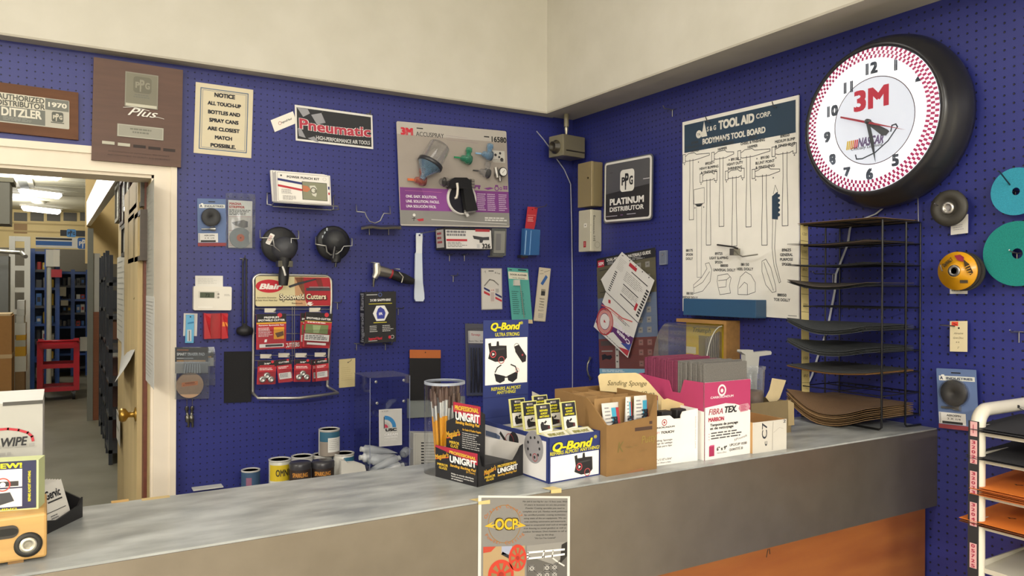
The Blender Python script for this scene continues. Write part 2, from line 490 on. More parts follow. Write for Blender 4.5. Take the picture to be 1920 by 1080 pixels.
# counter
g = G(); CB, CF = -1.565, -1.905
g.box((ROOM_L+.8, CF, CT-.004), (-.001, CB, CT), 'laminate')
g.box((ROOM_L+.8, CF-.0015, CT-.233), (-.001, CF+.02, CT-.0042), 'apron')
g.box((ROOM_L+.8, CF+.02, CT-.09), (-.001, CB, CT-.0042), 'apron')
cn = obj('service_counter', g, None, 'long grey laminate service counter with dark grey apron and orange wood front', 'counter', bevel=.0)
f = G().box((ROOM_L+.8, CF+.028, .0), (-.012, CF+.06, CT-.231), 'orangewood')
a = hit(1437, 1045, 1, CF+.0278)
f.tube([a, a+Vector((.003, 0, .012)), a+Vector((.006, 0, .02))], .0012, '#2a1a10'); f.tube([a+Vector((.013, 0, .006)), a+Vector((.011, 0, .02))], .0012, '#2a1a10')
obj('front_panel', f, cn, 'orange wood panel under the apron')
# low desk behind it, against the back wall
g = G(); g.box((-1.86, -.72, .735), (-.3, -.002, .76), '#8f8d86'); g.box((-1.84, -.70, 0), (-1.80, -.01, .735), '#6e6a62'); g.box((-.36, -.70, 0), (-.32, -.01, .735), '#6e6a62')
obj('back_desk', g, None, 'low grey work desk behind the counter holding the paint cans', 'desk')
# ================================================================== THINGS ON THE BACK WALL
PAP, RED, BLK, WHT, STEEL, NAVY = '#f1ede3', '#c02030', '#16161a:g', '#f0eee8', '#a8a8a6:m', '#23286e'
def sign(wall, name, q, off, th, label, cat, k, draw, r=0, group=None, bevel=0):
    t = WT(wall, *mid(q)); g = G(); f = t.fr(g, q, off); f.slab(th, k, r); draw(f)
    return t.one(name, g, label, cat, group, bevel)

# --- wooden dealer plaque, cut by the frame
def d(f):
    f.slab(.012, '#8a5a3a:w')
    f.rect(.1, .2, .92, .8, '#b9b6aa', 1, .004)
    f.rect(.1, .2, .712, .47, '#cfcab9', 2); f.rect(.1, .47, .712, .78, '#6f716b', 2); f.rect(.712, .21, .915, .44, '#73756e', 2)
    f.text('AUTHORIZED', .51, .275, .105, '#55564f', .39, .02, l=3); f.text('DISTRIBUTOR', .51, .4, .105, '#55564f', .4, .02, l=3)
    f.text('DITZLER', .515, .575, .16, '#d9d5c6', .335, .025, l=3); f.lines(.36, .68, .66, .76, 3, '#8d8f88', l=3, seed=4)
    f.text('1970', .818, .325, .09, '#e0dccd', .16, .02, l=3)
    logo_ppg(f, .818, .57, .1, '#5c5e57', '#cfcab9', 3); f.rect(.76, .68, .875, .7, '#5c5e57', 3)
sign('A', 'distributor_plaque', [(-80, 143), (147, 174), (147, 262), (-80, 239)], .014, .014, 'wooden plaque with grey metal plate reading 1970 above the doorway', 'plaque', '#8a5a3a:w', d)

# --- dark walnut award plaque (plate, script and bar are parts)
q = [(175, 107), (344, 131), (338.5, 314), (172, 299)]
t = WT('A', *mid(q)); R = t.root('award_plaque', 'tall dark brown wooden award plaque with silver plates beside the doorway', 'plaque')
g = G(); f = t.fr(g, q, .034); f.slab(.022, '#5b4034:w')
f.text('IN RECOGNITION OF OUTSTANDING PERFORMANCE', .52, .90, .014, '#33231d', .68, 0); f.text('AND COMMITMENT TO QUALITY AND EXCELLENCE', .52, .935, .014, '#33231d', .7, 0)
for i in range(2, 5): f.rect(.11+.17*i, .805+.004*i, .25+.17*i, .835+.004*i, '#2c1f1b', 1)
obj('board', g, R, bevel=.004)
g = G(); f = t.fr(g, q, .0375); h = f
F(g, f.P(.345, .44), f.U*.37, f.V*.345, f.N).slab(.003, '#8a887a')
f2 = F(g, f.P(.345, .44), f.U*.37, f.V*.345, f.N); f2.rect(.03, .03, .97, .9, '#7d7a6a'); f2.rect(.03, .9, .97, .98, '#c2bfae')
logo_ppg(f2, .52, .34, .55, '#6d6a5c', '#8d8a7a', 2); f2.lines(.25, .62, .75, .74, 2, '#6f6f66', al='c')
obj('emblem_plate', g, R, 'square brushed silver plate')
g = G(); f = t.fr(g, q, .0372); f.text('Plus', .55, .487, .075, '#e8e6de', .34, .004, .5); f.line([(.33, .455), (.44, .44), (.62, .46)], .0016, '#e8e6de', 2); f.line([(.64, .52), (.72, .515), (.79, .525)], .0016, '#e8e6de', 2)
obj('script', g, R)
g = G(); F(g, f.P(.27, .745), f.U*.52, f.V*.125, f.N).slab(.003, '#9a988c'); f2 = F(g, f.P(.27, .745), f.U*.52, f.V*.125, f.N); f2.border(.02, .05, .98, .95, .0015, '#c2c0b2'); f2.lines(.25, .25, .75, .75, 2, '#77776c', al='c', seed=3)
obj('name_plate', g, R, 'long silver name plate')
for i in range(2):
    g = G(); F(g, f.P(.11+.17*i, .835+.004*i), f.U*.135, f.V*.03, f.N).slab(.002, '#b9b6a6'); obj('year_plate', g, R)

# --- notice
def d(f):
    f.border(.09, .07, .91, .93, .003, '#3f5f86', 1); f.border(.105, .08, .895, .92, .0016, '#c8c0a6', 2); f.border(.125, .095, .875, .905, .0012, '#3f5f86', 1)
    for s, y, w in (('NOTICE', .145, .36), ('ALL TOUCH-UP', .27, .58), ('BOTTLES AND', .395, .56), ('SPRAY CANS', .51, .51), ('ARE CLOSEST', .63, .56), ('MATCH', .75, .3), ('POSSIBLE.', .865, .44)):
        f.text(s, .5, y, .048 if s != 'NOTICE' else .055, '#22242c', w, .045)
sign('A', 'notice_sheet', [(367, 154), (475, 168), (471, 297), (363, 286)], .004, .001, 'cream notice with blue border about touch-up bottles', 'notice', '#d8cdb0', d)

# --- small tilted tag + pneumatic banner
def d(f):
    f.ring(.32, .5, .06, .0015/f.w, '#b0404a'); f.text('Ingersoll Rand', .62, .5, .16, '#333', .45, .01)
sign('A', 'paper_tag', [(505.5, 226), (551, 208), (555, 231), (517, 247)], .003, .0008, 'small tilted white tag left of the pneumatic banner', 'tag', PAP, d)
q = [(551, 197.5), (699.5, 215), (698.5, 281), (556, 262)]
t = WT('A', *mid(q)); g = G(); f = t.fr(g, q, .008); f.slab(.0008, '#e4e2dc')
f.rect(.022, .06, .978, .94, '#26272c')
W2 = '#9a9aa0'
f.poly([(.025, .06), (.16, .06), (.185, .17), (.1, .3)], W2, 2); f.poly([(.2, .2), (.33, .1), (.38, .36), (.27, .45)], W2, 2); f.poly([(.03, .65), (.06, .6), (.125, .88), (.04, .86)], W2, 2); f.poly([(.15, .88), (.23, .8), (.29, .95), (.26, .95)], W2, 2)
f.text('Pneumatic', .51, .5, .27, '#e9e4e4', .93, .05, l=3); f.text('Pneumatic', .51, .5, .27, '#b5374a', .92, .022, l=5)
f.text('HIGH-PERFORMANCE AIR TOOLS', .605, .82, .105, '#d8d8d8', .7, .012, l=4)
# slight sag of the vinyl
for i, v in enumerate(g.v): g.v[i] = v + Vector((0, 0, -.006*math.sin(math.pi*(v.x+.17)/.34)))
t.one('vinyl_banner', g, 'black vinyl banner with red outlined word Pneumatic', 'banner')

# --- peg hooks
def hook(wall, px, py, L, label, up=.02, dr=(0, 0), k='#8f8f8c:m', r=.0023, group='pegboard hooks', plate=False, drop=.03):
    """straight peg hook whose root is at a picture spot of the wall; dr = sideways/up drift of the tip"""
    t = WT(wall, px, py); g = G()
    a = Vector((0, .004, 0)); b = Vector((dr[0]*.9, -L, dr[1])); c = Vector((dr[0], -L-.008, dr[1]+up))
    g.tube([a, Vector((0, -.002, 0)), b, c], r, k, 6)
    g.tube([(0, -.004, 0), (0, -.004, -drop)], r, k, 6)
    g.tube([(-.012, -.004, 0), (.012, -.004, 0)], r*.9, k, 6)
    return t.one('peg_hook', g, label, 'hook', group)
H = [('A', 632, 567, .055, 'bare peg hook right of the wire rack of spotweld cutters', .012),
     ('A', 746, 578, .06, 'bare peg hook right of the black sapphire book', .008),
     ('A', 849, 517, .045, 'bare peg hook under the boxed drill kit', .012),
     ('A', 728, 428, .03, 'peg hook under the right end of the grey tray', .004),
     ('A', 692, 428, .03, 'peg hook under the left end of the grey tray', .004),
     ('A', 668, 644, .10, 'peg hook at the lower left corner of the sapphire book', .012),
     ('A', 722, 644, .08, 'peg hook at the lower right corner of the sapphire book', .012),
     ('A', 784, 438, .19, 'long peg hook carrying the white plastic trim lever', .008),
     ('A', 842, 478, .03, 'peg hook under the boxed drill kit, left one', .004),
     ('A', 870, 478, .03, 'peg hook under the boxed drill kit, right one', .004),
     ('A', 455, 485, .04, 'peg hook carrying the black plunger rod', .012),
     ('A', 997, 391, .13, 'long peg hook carrying the red and blue carded tool', .01),
     ('A', 602, 212, .02, 'small hook at the top left of the pneumatic banner', .004),
     ('A', 691, 214, .02, 'small hook at the top right of the pneumatic banner', .012),
     ('B', 1262, 206, .05, 'bare peg hook high between platinum sign and tool board', .012)]
for h in H: hook(*h)

# --- spray gun kit board
q = [(743, 227.5), (949.5, 245.5), (955.5, 427), (751, 422.5)]
t = WT('A', *mid(q)); R = t.root('spray_gun_kit', 'large grey and purple display card with spray gun and clear cups', 'display card')
g = G(); f = t.fr(g, q, .02); f.slab(.002, '#b9b3ac', .008)
f.rect(0, .12, 1, .63, '#a39a92', 1); f.rect(0.005, .63, 1, .85, '#7d3d86', 1); f.poly([(.19, .63), (.43, .63), (.43, .85), (.26, .85)], '#8d4896', 2)
f.rect(0, .85, 1, .985, '#8d8b88', 1)
f.text('3M', .085, .09, .062, '#c8283c', .105, .05); f.text('ACCUSPRAY', .285, .105, .042, '#3a3a3c', .245, .006)
for i, y in enumerate((.096, .118, .138)): f.line([(.43, y), (.62+.05*i, y+.012)], .0008, '#8b6f86', 2)
f.text('16580', .925, .095, .052, '#1c1c1e', .145, .022)
for s, y, w in (('ONE. EASY. SOLUTION.', .715, .27), ('UNE. SOLUTION. FACILE.', .762, .29), ('UNA SOLUCIÓN FÁCIL', .81, .26)): f.text(s, .055, y, .024, '#eee6ee', w, .016, al='l', l=3)
f.line([(.05, .66), (.37, .665)], .001, '#d98aa8', 3)
for x in (.695, .79, .9): f.lines(x, .66, x+.085, .84, 9, '#c9b2cc', .45, 3, seed=int(x*100))
f.rect(.855, .21, .975, .33, '#c7c4be', 2); f.lines(.86, .3, .97, .33, 2, '#9a9690', l=3)
for x, y, r in ((.93, .235, .011), (.885, .255, .012), (.92, .275, .01), (.945, .3, .016)): f.disc(x, y, r, '#333338', 3)
PU = '#7b3a84'
f.rect(.66, .575, .73, .595, PU, 2); f.disc(.675, .6, .01, PU, 2); f.disc(.715, .605, .01, PU, 2); f.poly([(.76, .605), (.82, .59), (.86, .6), (.80, .62)], PU, 2)
f.ring(.885, .6, .018, .008, PU, 2); f.ring(.925, .6, .01, .006, PU, 2); f.rect(.87, .565, .9, .58, PU, 2)
for a in range(2):
    for b in range(2): f.rect(.95+.022*a, .57+.02*b, .969+.022*a, .587+.02*b, PU, 2)
f.disc(.12, .895, .012, '#eceae6', 3); f.line([(.12, .91), (.115, .95)], .003, '#1a1a1c', 2); f.line([(.1, .93), (.135, .925)], .002, '#1a1a1c', 2); f.poly([(.14, .935), (.2, .925), (.2, .95), (.16, .955)], '#bb3340', 2)
f.line([(.27, .935), (.97, .965)], .003, '#d0cec9', 2); f.lines(.76, .9, .98, .945, 2, '#d8d6d2', .6, 3)
f.rect(.17, .045, .225, .055, '#202022', 2); f.rect(.78, .07, .83, .082, '#202022', 2)
obj('backing_card', g, R)
def L(x, y, o=0): return f.P(x, y) + Vector((0, -o, 0))
# clear cup with black band, cone and orange nozzle
g = G(); a = L(.33, .22, .05); b = L(.235, .41, .05); ax = (b-a); n = ax.length
g.lathe(a, ax, [(.0, -.004), (.045, -.002), (.05, .006), (.054, n), ], 'blister', 28)
obj('clear_cup', g, R, 'clear plastic paint cup')
g = G(); g.lathe(b-ax.normalized()*.012, ax, [(.055, 0), (.06, .002), (.06, .018), (.055, .02)], '#33343a:g', 28)
obj('collar', g, R, 'dark ribbed collar of the cup')
g = G(); g.lathe(b+ax.normalized()*.008, ax, [(.055, 0), (.03, .03), (.014, .05), (.012, .075)], 'clearblue', 28)
obj('cone', g, R)
def atom(cx, cy, key, kdark, rot, name='spray_head', lb=None):
    g = G(); c = L(cx, cy, .028); d = Vector((math.cos(rot), 0, math.sin(rot))); e = Vector((-d.z, 0, d.x))
    g.lathe(c-d*.03, d, [(.010, 0), (.014, .004), (.016, .02), (.022, .026), (.022, .045), (.016, .052)], key, 18)
    g.lathe(c+d*.005, e, [(.012, .015), (.012, .035), (.016, .037), (.015, .055), (.008, .058)], key, 16)
    g.lathe(c+d*.012, d, [(.0225, 0), (.0235, .004), (.0225, .008)], kdark, 18)
    g.box(c-d*.06+Vector((0, .012, -.006)), c-d*.03+Vector((0, .016, .006)), kdark if key == 'blister' else {'cleargreen': '#1f8a5a', 'clearblue': '#8fb7dc', 'clearred': '#d8703f'}[key])
    obj(name, g, R, lb)
atom(.585, .33, 'cleargreen', '#2a5f4c:g', -.15, lb='green spray head'); atom(.785, .275, 'clearblue', '#4a5a6a:g', -.15, lb='pale blue spray head')
atom(.755, .455, 'blister', '#3a3a3c:g', -.2, lb='clear spray head'); atom(.17, .565, 'clearred', '#6a3a38:g', -.05, lb='orange red spray head')
g = G(); c = L(.925, .435, .02); g.lathe(c, (0, -1, 0), [(.021, 0), (.023, .004), (.023, .01), (.019, .011)], '#2a2a2c:g', 24); g.disc(c+Vector((0, -.0112, 0)), (0, -1, 0), .019, .0003, '#e5e3de'); g.tube([c+Vector((-.006, -.0125, -.006)), c+Vector((.007, -.0125, .009))], .0009, '#222')
g.tube([c+Vector((-.03, .01, .02)), c+Vector((-.026, 0, -.03))], .010, '#c3bfba:m', 10); g.tube([c+Vector((-.012, .004, -.02)), c+Vector((-.01, 0, -.045))], .006, '#b3afaa:m', 10); g.tube([c+Vector((-.04, .004, -.012)), c+Vector((-.015, 0, -.012))], .006, '#8d8a86:m', 10)
obj('pressure_gauge', g, R, 'round white pressure gauge with regulator')
# the gun in its blister
g = G(); c = L(.545, .72, .004); g.lathe(c, (0, -1, 0), [(.078, 0), (.076, .008), (.070, .012), (.069, .002), (0, .001)], '#ddd9d6:g', 40); obj('blister_rim', g, R, 'white rimmed recess behind the gun')
g = G(); g.disc(L(.545, .72, .006), (0, -1, 0), .068, .003, '#1c1c26:g', 40)
B = '#17171a:g'
g.prism([L(.40, .56, .05), L(.45, .525, .05), L(.56, .52, .05), L(.6, .55, .05), L(.6, .6, .05), L(.57, .63, .05), L(.41, .63, .05)], (0, .04, 0), B)
g.prism([L(.525, .62, .046), L(.605, .60, .046), L(.655, .84, .046), L(.55, .86, .046)], (0, .03, 0), B)
gb_ = obj('gun_body', g, R, 'black spray gun body with grip', bevel=.003)
g = G(); g.tube([L(.465, .58, .054), L(.468, .63, .056), L(.462, .69, .056), L(.455, .725, .054), L(.44, .73, .052)], .006, '#d9d4c8:g', 10); obj('trigger', g, gb_, 'cream trigger')
g = G(); g.tube([L(.55, .86, .03), L(.64, .835, .03)], .011, '#cfccc8:m', 12); g.tube([L(.555, .855, .03), L(.575, .90, .03)], .008, '#d5d2cd:g', 12); obj('air_fitting', g, gb_, 'pale air fitting under the grip')
g = G(); g.lathe(L(.40, .57, .032), (-1, 0, 0), [(.02, 0), (.022, .01), (.016, .035), (.012, .04)], 'blister', 20); g.lathe(L(.372, .57, .032), (-1, 0, 0), [(.0225, 0), (.0225, .003)], '#2a2a2c:g', 20); obj('nozzle', g, R, 'clear nozzle with black ring')
g = G()
for i in range(3): g.tube([L(.59, .545+.03*i, .035), L(.64, .54+.03*i, .035)], .006, '#a8a39c:m', 10); g.tube([L(.6, .545+.03*i, .035), L(.61, .545+.03*i, .035)], .0085, '#2c2c2e:g', 10)
obj('knob', g, gb_)

# --- boxed kits in a wire holder
t = WT('A', 568, 385)
hol = t.root('wire_holder', 'bent steel wire holder under the power punch kit boxes', 'holder', None)
g = G(); P = t.p
g.tube([P(505, 362, .0), P(501, 362, .03), P(501, 383, .05), P(511, 385, .05)], .0026, STEEL, 8)
g.tube([P(511, 385, .05), P(511, 384, .085), P(513, 379, .13), P(634, 386.5, .13), P(634.5, 393, .13), P(622, 394, .05)], .0026, STEEL, 8)
g.tube([P(628, 366, 0), P(625, 370, .03), P(625, 392, .05), P(622, 394, .05)], .0026, STEEL, 8)
g.tube([P(511, 387, .05), P(622, 394, .05)], .0026, STEEL, 8); obj('wire', g, hol)
def kit(q, off, th, label, face):
    t = WT('A', *mid(q)); g = G(); f = t.fr(g, q, off); f.slab(th, '#efebe4')
    if face:
        f.border(.02, .03, .98, .97, .0014, '#8f8a88'); f.text('POWER PUNCH KIT', .49, .155, .07, '#25252b', .6, .022, sp=1.1)
        f.poly([(.02, .225), (.46, .31), (.46, .385), (.02, .30)], '#2a3170', 2); f.poly([(.02, .43), (.46, .53), (.46, .6), (.02, .5)], '#bb2f3b', 2)
        f.rect(.46, .27, .93, .88, '#3a3a34', 2); f.rect(.47, .285, .92, .865, '#8b8c74', 3); f.poly([(.47, .4), (.56, .42), (.62, .52), (.55, .62), (.47, .6)], '#c47a55', 4)
        f.poly([(.6, .4), (.7, .38), (.74, .5), (.68, .55), (.73, .65), (.71, .76), (.65, .72), (.62, .58)], '#cfcfc6:m', 5); f.ring(.67, .55, .05, .02, '#77776d:m', 6)
        f.lines(.08, .58, .3, .74, 4, '#6f6c6c', .35, 2, 5); f.lines(.1, .78, .36, .94, 4, '#b2aeaa', .6, 2, 8); f.rect(.95, .38, .98, .48, '#2a3170', 2); f.rect(.95, .58, .98, .66, '#bb2f3b', 2)
        f.disc(.085, .13, .016, '#444', 2); f.ring(.89, .14, .03, .004, '#aaa6a2', 2)
        bo = f.P(0, 1)+Vector((0, th, 0))
        b = F(g, bo+Vector((0, 0, -.0)), f.U, Vector((0, -th, 0)), (0, 0, -1)); b.text('POWER PUNCH KIT', .5, .5, .3, '#3b3b40', .52, .02); b.line([(.0, .05), (1, .05)], .001, '#999')
    t.one('punch_kit_box', g, label, 'box', 'power punch kit boxes', bevel=.001)
kit([(518, 321), (618.5, 329), (621.5, 385), (520, 377)], .118, .05, 'power punch kit box in front with hand and tool photo', True)
kit([(512.5, 320), (612.5, 328), (616.5, 384), (514.5, 377)], .064, .02, 'plain edge of the middle power punch kit box', False)
kit([(508, 319), (608, 327), (613, 384), (511, 377.5)], .042, .016, 'plain edge of the rearmost power punch kit box', False)

# --- carded disc kits
def blister_disc(wall, q, name, label, group, off=.006):
    t = WT(wall, *mid(q)); R = t.root(name, label, 'blister pack', group)
    g = G(); f = t.fr(g, q, off); f.slab(.0015, '#5f749f', .002)
    f.rect(.06, .12, .96, .195, '#d8dad2', 1); f.poly([(.07, .2), (.13, .1), (.2, .1), (.24, .2)], '#e8e8e2', 2); f.text('A', .13, .157, .05, '#2c3b5c', .08, .03, l=3); f.text('INDUSTRIES', .58, .158, .035, '#2c3b5c', .66, .02, l=3)
    f.rect(.38, .055, .62, .075, '#15151a', 2); f.rect(0, .93, 1, 1, '#8c3a40', 1); f.rect(.02, .73, .70, .92, '#dcdad6', 2); f.rect(.1, .875, .62, .915, '#2a2a2c', 3)
    f.text('AEROSPIN', .4, .775, .03, '#333', .36, .012, l=3); f.text('2 X 1/4', .4, .83, .028, '#444', .34, .01, l=3); f.rect(.035, .74, .075, .91, '#aaa', 3)
    obj('card', g, R)
    g = G(); c = f.P(.46, .395)+Vector((0, -.002, 0)); rr = f.w*.33
    g.lathe(c, (0, -1, 0), [(rr, 0), (rr, .009), (rr*.95, .011), (rr*.14, .011), (rr*.12, .006), (0, .006)], '#2f2f31:r', 40); f.rect(.52, .43, .68, .5, '#f0eee8', 45)
    obj('sanding_disc', g, R, 'round black rubber disc')
    g = G(); a = f.P(.12, .645)+Vector((0, -.006, 0)); b = f.P(.6, .64)+Vector((0, -.006, 0))
    g.tube([a, a+(b-a)*.6, a+(b-a)*.62, b], [.0035, .0035, .006, .008], STEEL, 10); obj('arbor', g, R, 'steel arbor')
    g = G(); rr *= 1.07; g.lathe(c, (0, -1, 0), [(rr*1.04, -.001), (rr, .012), (rr*.97, .0135)], 'blister', 32); F(g, f.P(.02, .93)+Vector((0, -.0135, 0)), f.U*.96, f.V*.3, (0, -1, 0)); obj('clear_bubble', g, R)
    return R
blister_disc('A', [(370.3, 372.5), (423, 372.5), (425.6, 462), (370.3, 461)], 'disc_kit', 'blue carded black disc kit left of the magna stripper bag', 'blue carded disc kits')
q = [(420.5, 363), (481, 363), (476, 469), (424.5, 466)]
t = WT('A', *mid(q)); R = t.root('stripper_bag', 'clear bag with stripper wheel card and grey disc', 'bag')
g = G(); f = t.fr(g, q, .004); f.poly([(.09, .12), (.9, .13), (.9, .97), (.1, .97)], '#d8cfc6', 1); f.poly([(.09, .12), (.9, .13), (.86, .4), (.1, .41)], PAP, 2)
f.text('MAGNA', .33, .185, .04, '#c0473f', .4, .03, l=3); f.text('STRIPPER', .38, .245, .04, '#c0473f', .52, .03, l=3); f.lines(.12, .29, .85, .4, 4, '#4a4644', .5, 3, 4); f.line([(.12, .41), (.86, .41)], .001, '#a33', 3)
f.poly([(.2, .52), (.45, .49), (.6, .47), (.75, .5), (.75, .6), (.6, .62), (.3, .57)], '#77736e', 3); f.rect(.12, .66, .4, .665, '#b55', 3); f.lines(.12, .72, .3, .95, 8, '#c79a94', .4, 3, 9)
obj('card', g, R)
g = G(); c = t.p(450.5, 446, .006); rr = (t.p(470.5, 446, .006)-c).length; g.disc(c, (0, -1, 0), rr, .006, '#8f9290:r', 40); g.disc(c+Vector((0, -.0062, 0)), (0, -1, 0), rr*.36, .0006, '#c8694a', 24); g.disc(c+Vector((0, -.007, 0)), (0, -1, 0), rr*.07, .0006, '#222', 12); obj('stripper_disc', g, R, 'grey disc with orange centre')
g = G(); rows = []
for j in range(9):
    y = j/8; rows.append([f.P(x/8, y)+Vector((0, -.014+.012*abs(x/4-1)**2 - .003*math.sin(5*x/8+9*y), 0)) for x in range(9)])
g.sheet(rows, 'bagfilm', .0003); obj('clear_bag', g, R)

# --- angle polishers in wire holders
def polisher(cx, cy, pr, bx, by, br, hx, hy, label, wires, tag=None, light=False):
    t = WT('A', cx, cy); R = t.root('air_polisher', label, 'air tool', 'air polishers in wire holders'); P = t.p
    rr = (P(cx+pr, cy, .06)-P(cx, cy, .06)).length; c = P(cx, cy, .055)
    g = G(); g.lathe(c, (0, -1, 0), [(rr*.96, -.012), (rr, -.008), (rr, .002), (rr*.9, .010), (rr*.4, .016), (0, .016)], '#1b1b1e:r', 44); obj('backing_pad', g, R, 'round black backing pad')
    b = P(bx, by, .09); br_ = (P(bx+br, by, .09)-b).length
    g = G(); g.lathe(b+Vector((0, .02, 0)), (0, -1, 0), [(br_*1.02, -.02), (br_*1.04, .0), (br_*.98, .03), (br_*.8, .05), (br_*.45, .062), (0, .066)], '#3c3d42:r' if not light else '#2a2b2e:r', 32)
    obj('housing', g, R, 'dark grey domed housing')
    e = P(hx, hy, .10)
    g = G(); d = (e-b); g.tube([b+d*.15, b+d*.45, b+d*.55, b+d*.8, e], [br_*.6, br_*.5, br_*.42, br_*.45, br_*.38], '#19191b:r', 14); gp_ = obj('grip', g, R, 'black rubber grip')
    if not light:
        g = G(); m = b+d*.42; g.box(m-Vector((br_*.62, .02, .012)), m+Vector((br_*.62, .02, .012)), '#55534c:m'); obj('clamp', g, R)
        g = G(); g.tube([e+Vector((-.008, -.022, .075)), e+Vector((-.004, -.03, .06)), e+Vector((.002, -.026, .04))], .004, '#d8d6d0:g', 8); obj('lever', g, gp_, 'white lever')
    else:
        g = G(); g.tube([b+Vector((-.015, -.04, -.025)), b+Vector((-.022, -.04, -.075))], .006, '#232325:g', 8); g.tube([e, e+Vector((-.002, 0, -.02))], .005, '#3a3a3c:m', 8); obj('lever', g, R)
        g = G()
        for i in range(3): g.box(c+Vector((-rr*.72+.009*i, -.016, rr*.25+.016*i)), c+Vector((-rr*.72+.009*i+.006, -.0135, rr*.25+.016*i+.012)), '#aab2ba')
        obj('maker_mark', g, R, 'pale marks on the pad')
    if tag:
        g = G(); ff = t.fr(g, tag, .085); ff.slab(.0006, '#e9e5de', .003); ff.lines(.15, .2, .85, .7, 4, '#b56a66', .5, 2, 3); g.tube([ff.P(.6, 1), P(bx-8, by-2, .1)], .0007, '#ccc', 5); obj('price_tag', g, R, 'white string tag')
    w = WT('A', cx, cy); wr = w.root('wire_holder', wires[1], 'holder', 'wire tool holders'); g = G()
    g.tube([w.p(*p) for p in wires[0]], .0026, '#b4b4b0:m', 8); obj('wire', g, wr)
polisher(524.5, 459, 34, 534.5, 466, 22, 531, 535, 'black air polisher with long grip hanging over the spotweld rack',
         ([(489, 430, .01), (488, 432, .03), (488, 446, .12), (505, 446, .125), (512, 448, .128), (514, 462, .125), (534, 478, .122), (546, 462, .125), (546, 447, .128), (560, 448, .125), (560, 434, .12), (559, 433, .01)], 'wire holder carrying the long grip polisher'), [(508, 437), (515, 440.5), (506, 460), (497, 455.5)])
polisher(625, 456, 31.6, 629, 452, 21, 630, 492, 'short black air polisher right of the long grip one',
         ([(592, 444, .01), (592, 446, .03), (592, 458, .12), (611, 461, .122), (613, 472, .12), (620, 478, .12), (632, 476, .12), (640, 470, .12), (644, 462, .122), (660, 461, .12), (660, 448, .12), (659, 447, .01)], 'wire holder carrying the short polisher'), None, True)
t = WT('A', 700, 400); g = G()
g.tube([t.p(*p) for p in ((668, 384, .0), (668, 385, .03), (669, 397, .09), (684, 398, .09), (687, 406, .09), (693, 415, .09), (703, 418.5, .09), (713, 414, .09), (717, 405, .09), (720, 400, .09), (732, 401, .09), (731, 388, .04), (731, 387, .0))], .0026, '#b4b4b0:m', 8)
R = t.root('wire_holder', 'empty curved wire holder left of the spray gun card', 'holder', 'wire tool holders'); obj('wire', g, R)
# grey bent tray under it
t = WT('A', 715, 425); g = G(); P = t.p
rows = [[P(677+i*9.4, 423+[2, 0, -3, -1, 1, 0, -1, 0, 1][i]*.8, .012) for i in range(9)], [P(677+i*9.4, 426+[2, 0, -2, 0, 1, 1, 0, 0, 1][i]*.8, .11) for i in range(9)]]
g.sheet(rows, '#6f6a62:m', .002); g.sheet([[p+Vector((0, 0, 0)) for p in rows[1]], [p+Vector((0, -.002, -.008)) for p in rows[1]]], '#5f5b54:m', .002)
t.one('metal_tray', g, 'narrow bent grey metal tray left under the spray gun card', 'tray')

# --- white shoehorn-like bar
t = WT('A', 787, 500); P = t.p
g = G(); pts = []
for py, a, b in ((437, 781, 792), (445, 780.5, 792.5), (472, 781, 791), (476, 779, 791.5), (500, 778.5, 792), (530, 778, 793), (550, 777.5, 795.5), (560, 777.5, 796), (565, 780, 793.5)): pts.append((py, a, b))
o = [P(b, py, .03) for py, a, b in pts]+[P(a, py, .03) for py, a, b in pts[::-1]]
g.prism(o, (0, .008, 0), '#cfd8e4:g'); g.prism([P(780.5, 440, .0305), P(792, 440, .0305), P(791.5, 475, .0305), P(780.5, 475, .0305)], (0, .002, 0), '#dfe3e6:g'); g.disc(P(786.5, 441, .0315), (0, -1, 0), .0045, .002, '#2c2c5a', 16)
t.one('plastic_lever', g, 'long white plastic trim lever hanging from a peg hook', 'tool', bevel=.002)

# --- drill kit box on hooks
q = [(832, 427), (923, 427.5), (923, 469), (836, 467)]
t = WT('A', *mid(q)); g = G(); f = t.fr(g, q, .125)
f.slab(.10, '#2a282b')
f.rect(.02, .08, .98, .96, '#d6d3cf', 1); f.rect(0, 0, 1, .1, '#1e1d20', 2); f.lines(.04, .14, .44, .42, 2, '#77757a', .7, 3, 3, False); f.rect(.03, .52, .46, .62, '#b8303c', 2)
f.poly([(.58, .35), (.8, .42), (.93, .4), (.93, .55), (.8, .56), (.78, .68), (.72, .68), (.72, .55), (.6, .5)], '#3a3a3e', 3); f.text('326', .86, .83, .2, '#1a1a1c', .18, .03, l=3); f.rect(.64, .05, .95, .17, '#a8343c', 3)
f.lines(.05, .66, .46, .92, 4, '#6d6a6a', .4, 3, 6); f.rect(.66, .75, .72, .92, '#bbb', 3)
F(g, f.P(0, 1)+Vector((0, .10, 0)), Vector((0, -.10, 0)), f.V, (-1, 0, 0)).rect(.1, .08, .9, .9, '#bdb9b4', 1).lines(.2, .2, .8, .8, 3, '#a33c44', .5, 2, 2)
t.one('drill_kit_box', g, 'white and black tool box numbered 326 under the spray gun card', 'box', bevel=.001)
q = [(924, 428), (950, 428), (948.5, 480), (922.5, 479)]
t = WT('A', *mid(q)); g = G(); f = t.fr(g, q, .03); f.slab(.02, '#7d7d7a:g', .004); f.slab(.0005, 'bagfilm'); f.rect(.1, .1, .9, .9, '#8f8e88', 2); f.rect(.25, .2, .6, .8, '#79787a', 3); f.rect(-.3, 1.0, .8, 1.05, '#55534f', 1)
t.one('grey_pack', g, 'grey sealed pack hanging right of the box numbered 326', 'pack', bevel=.002)

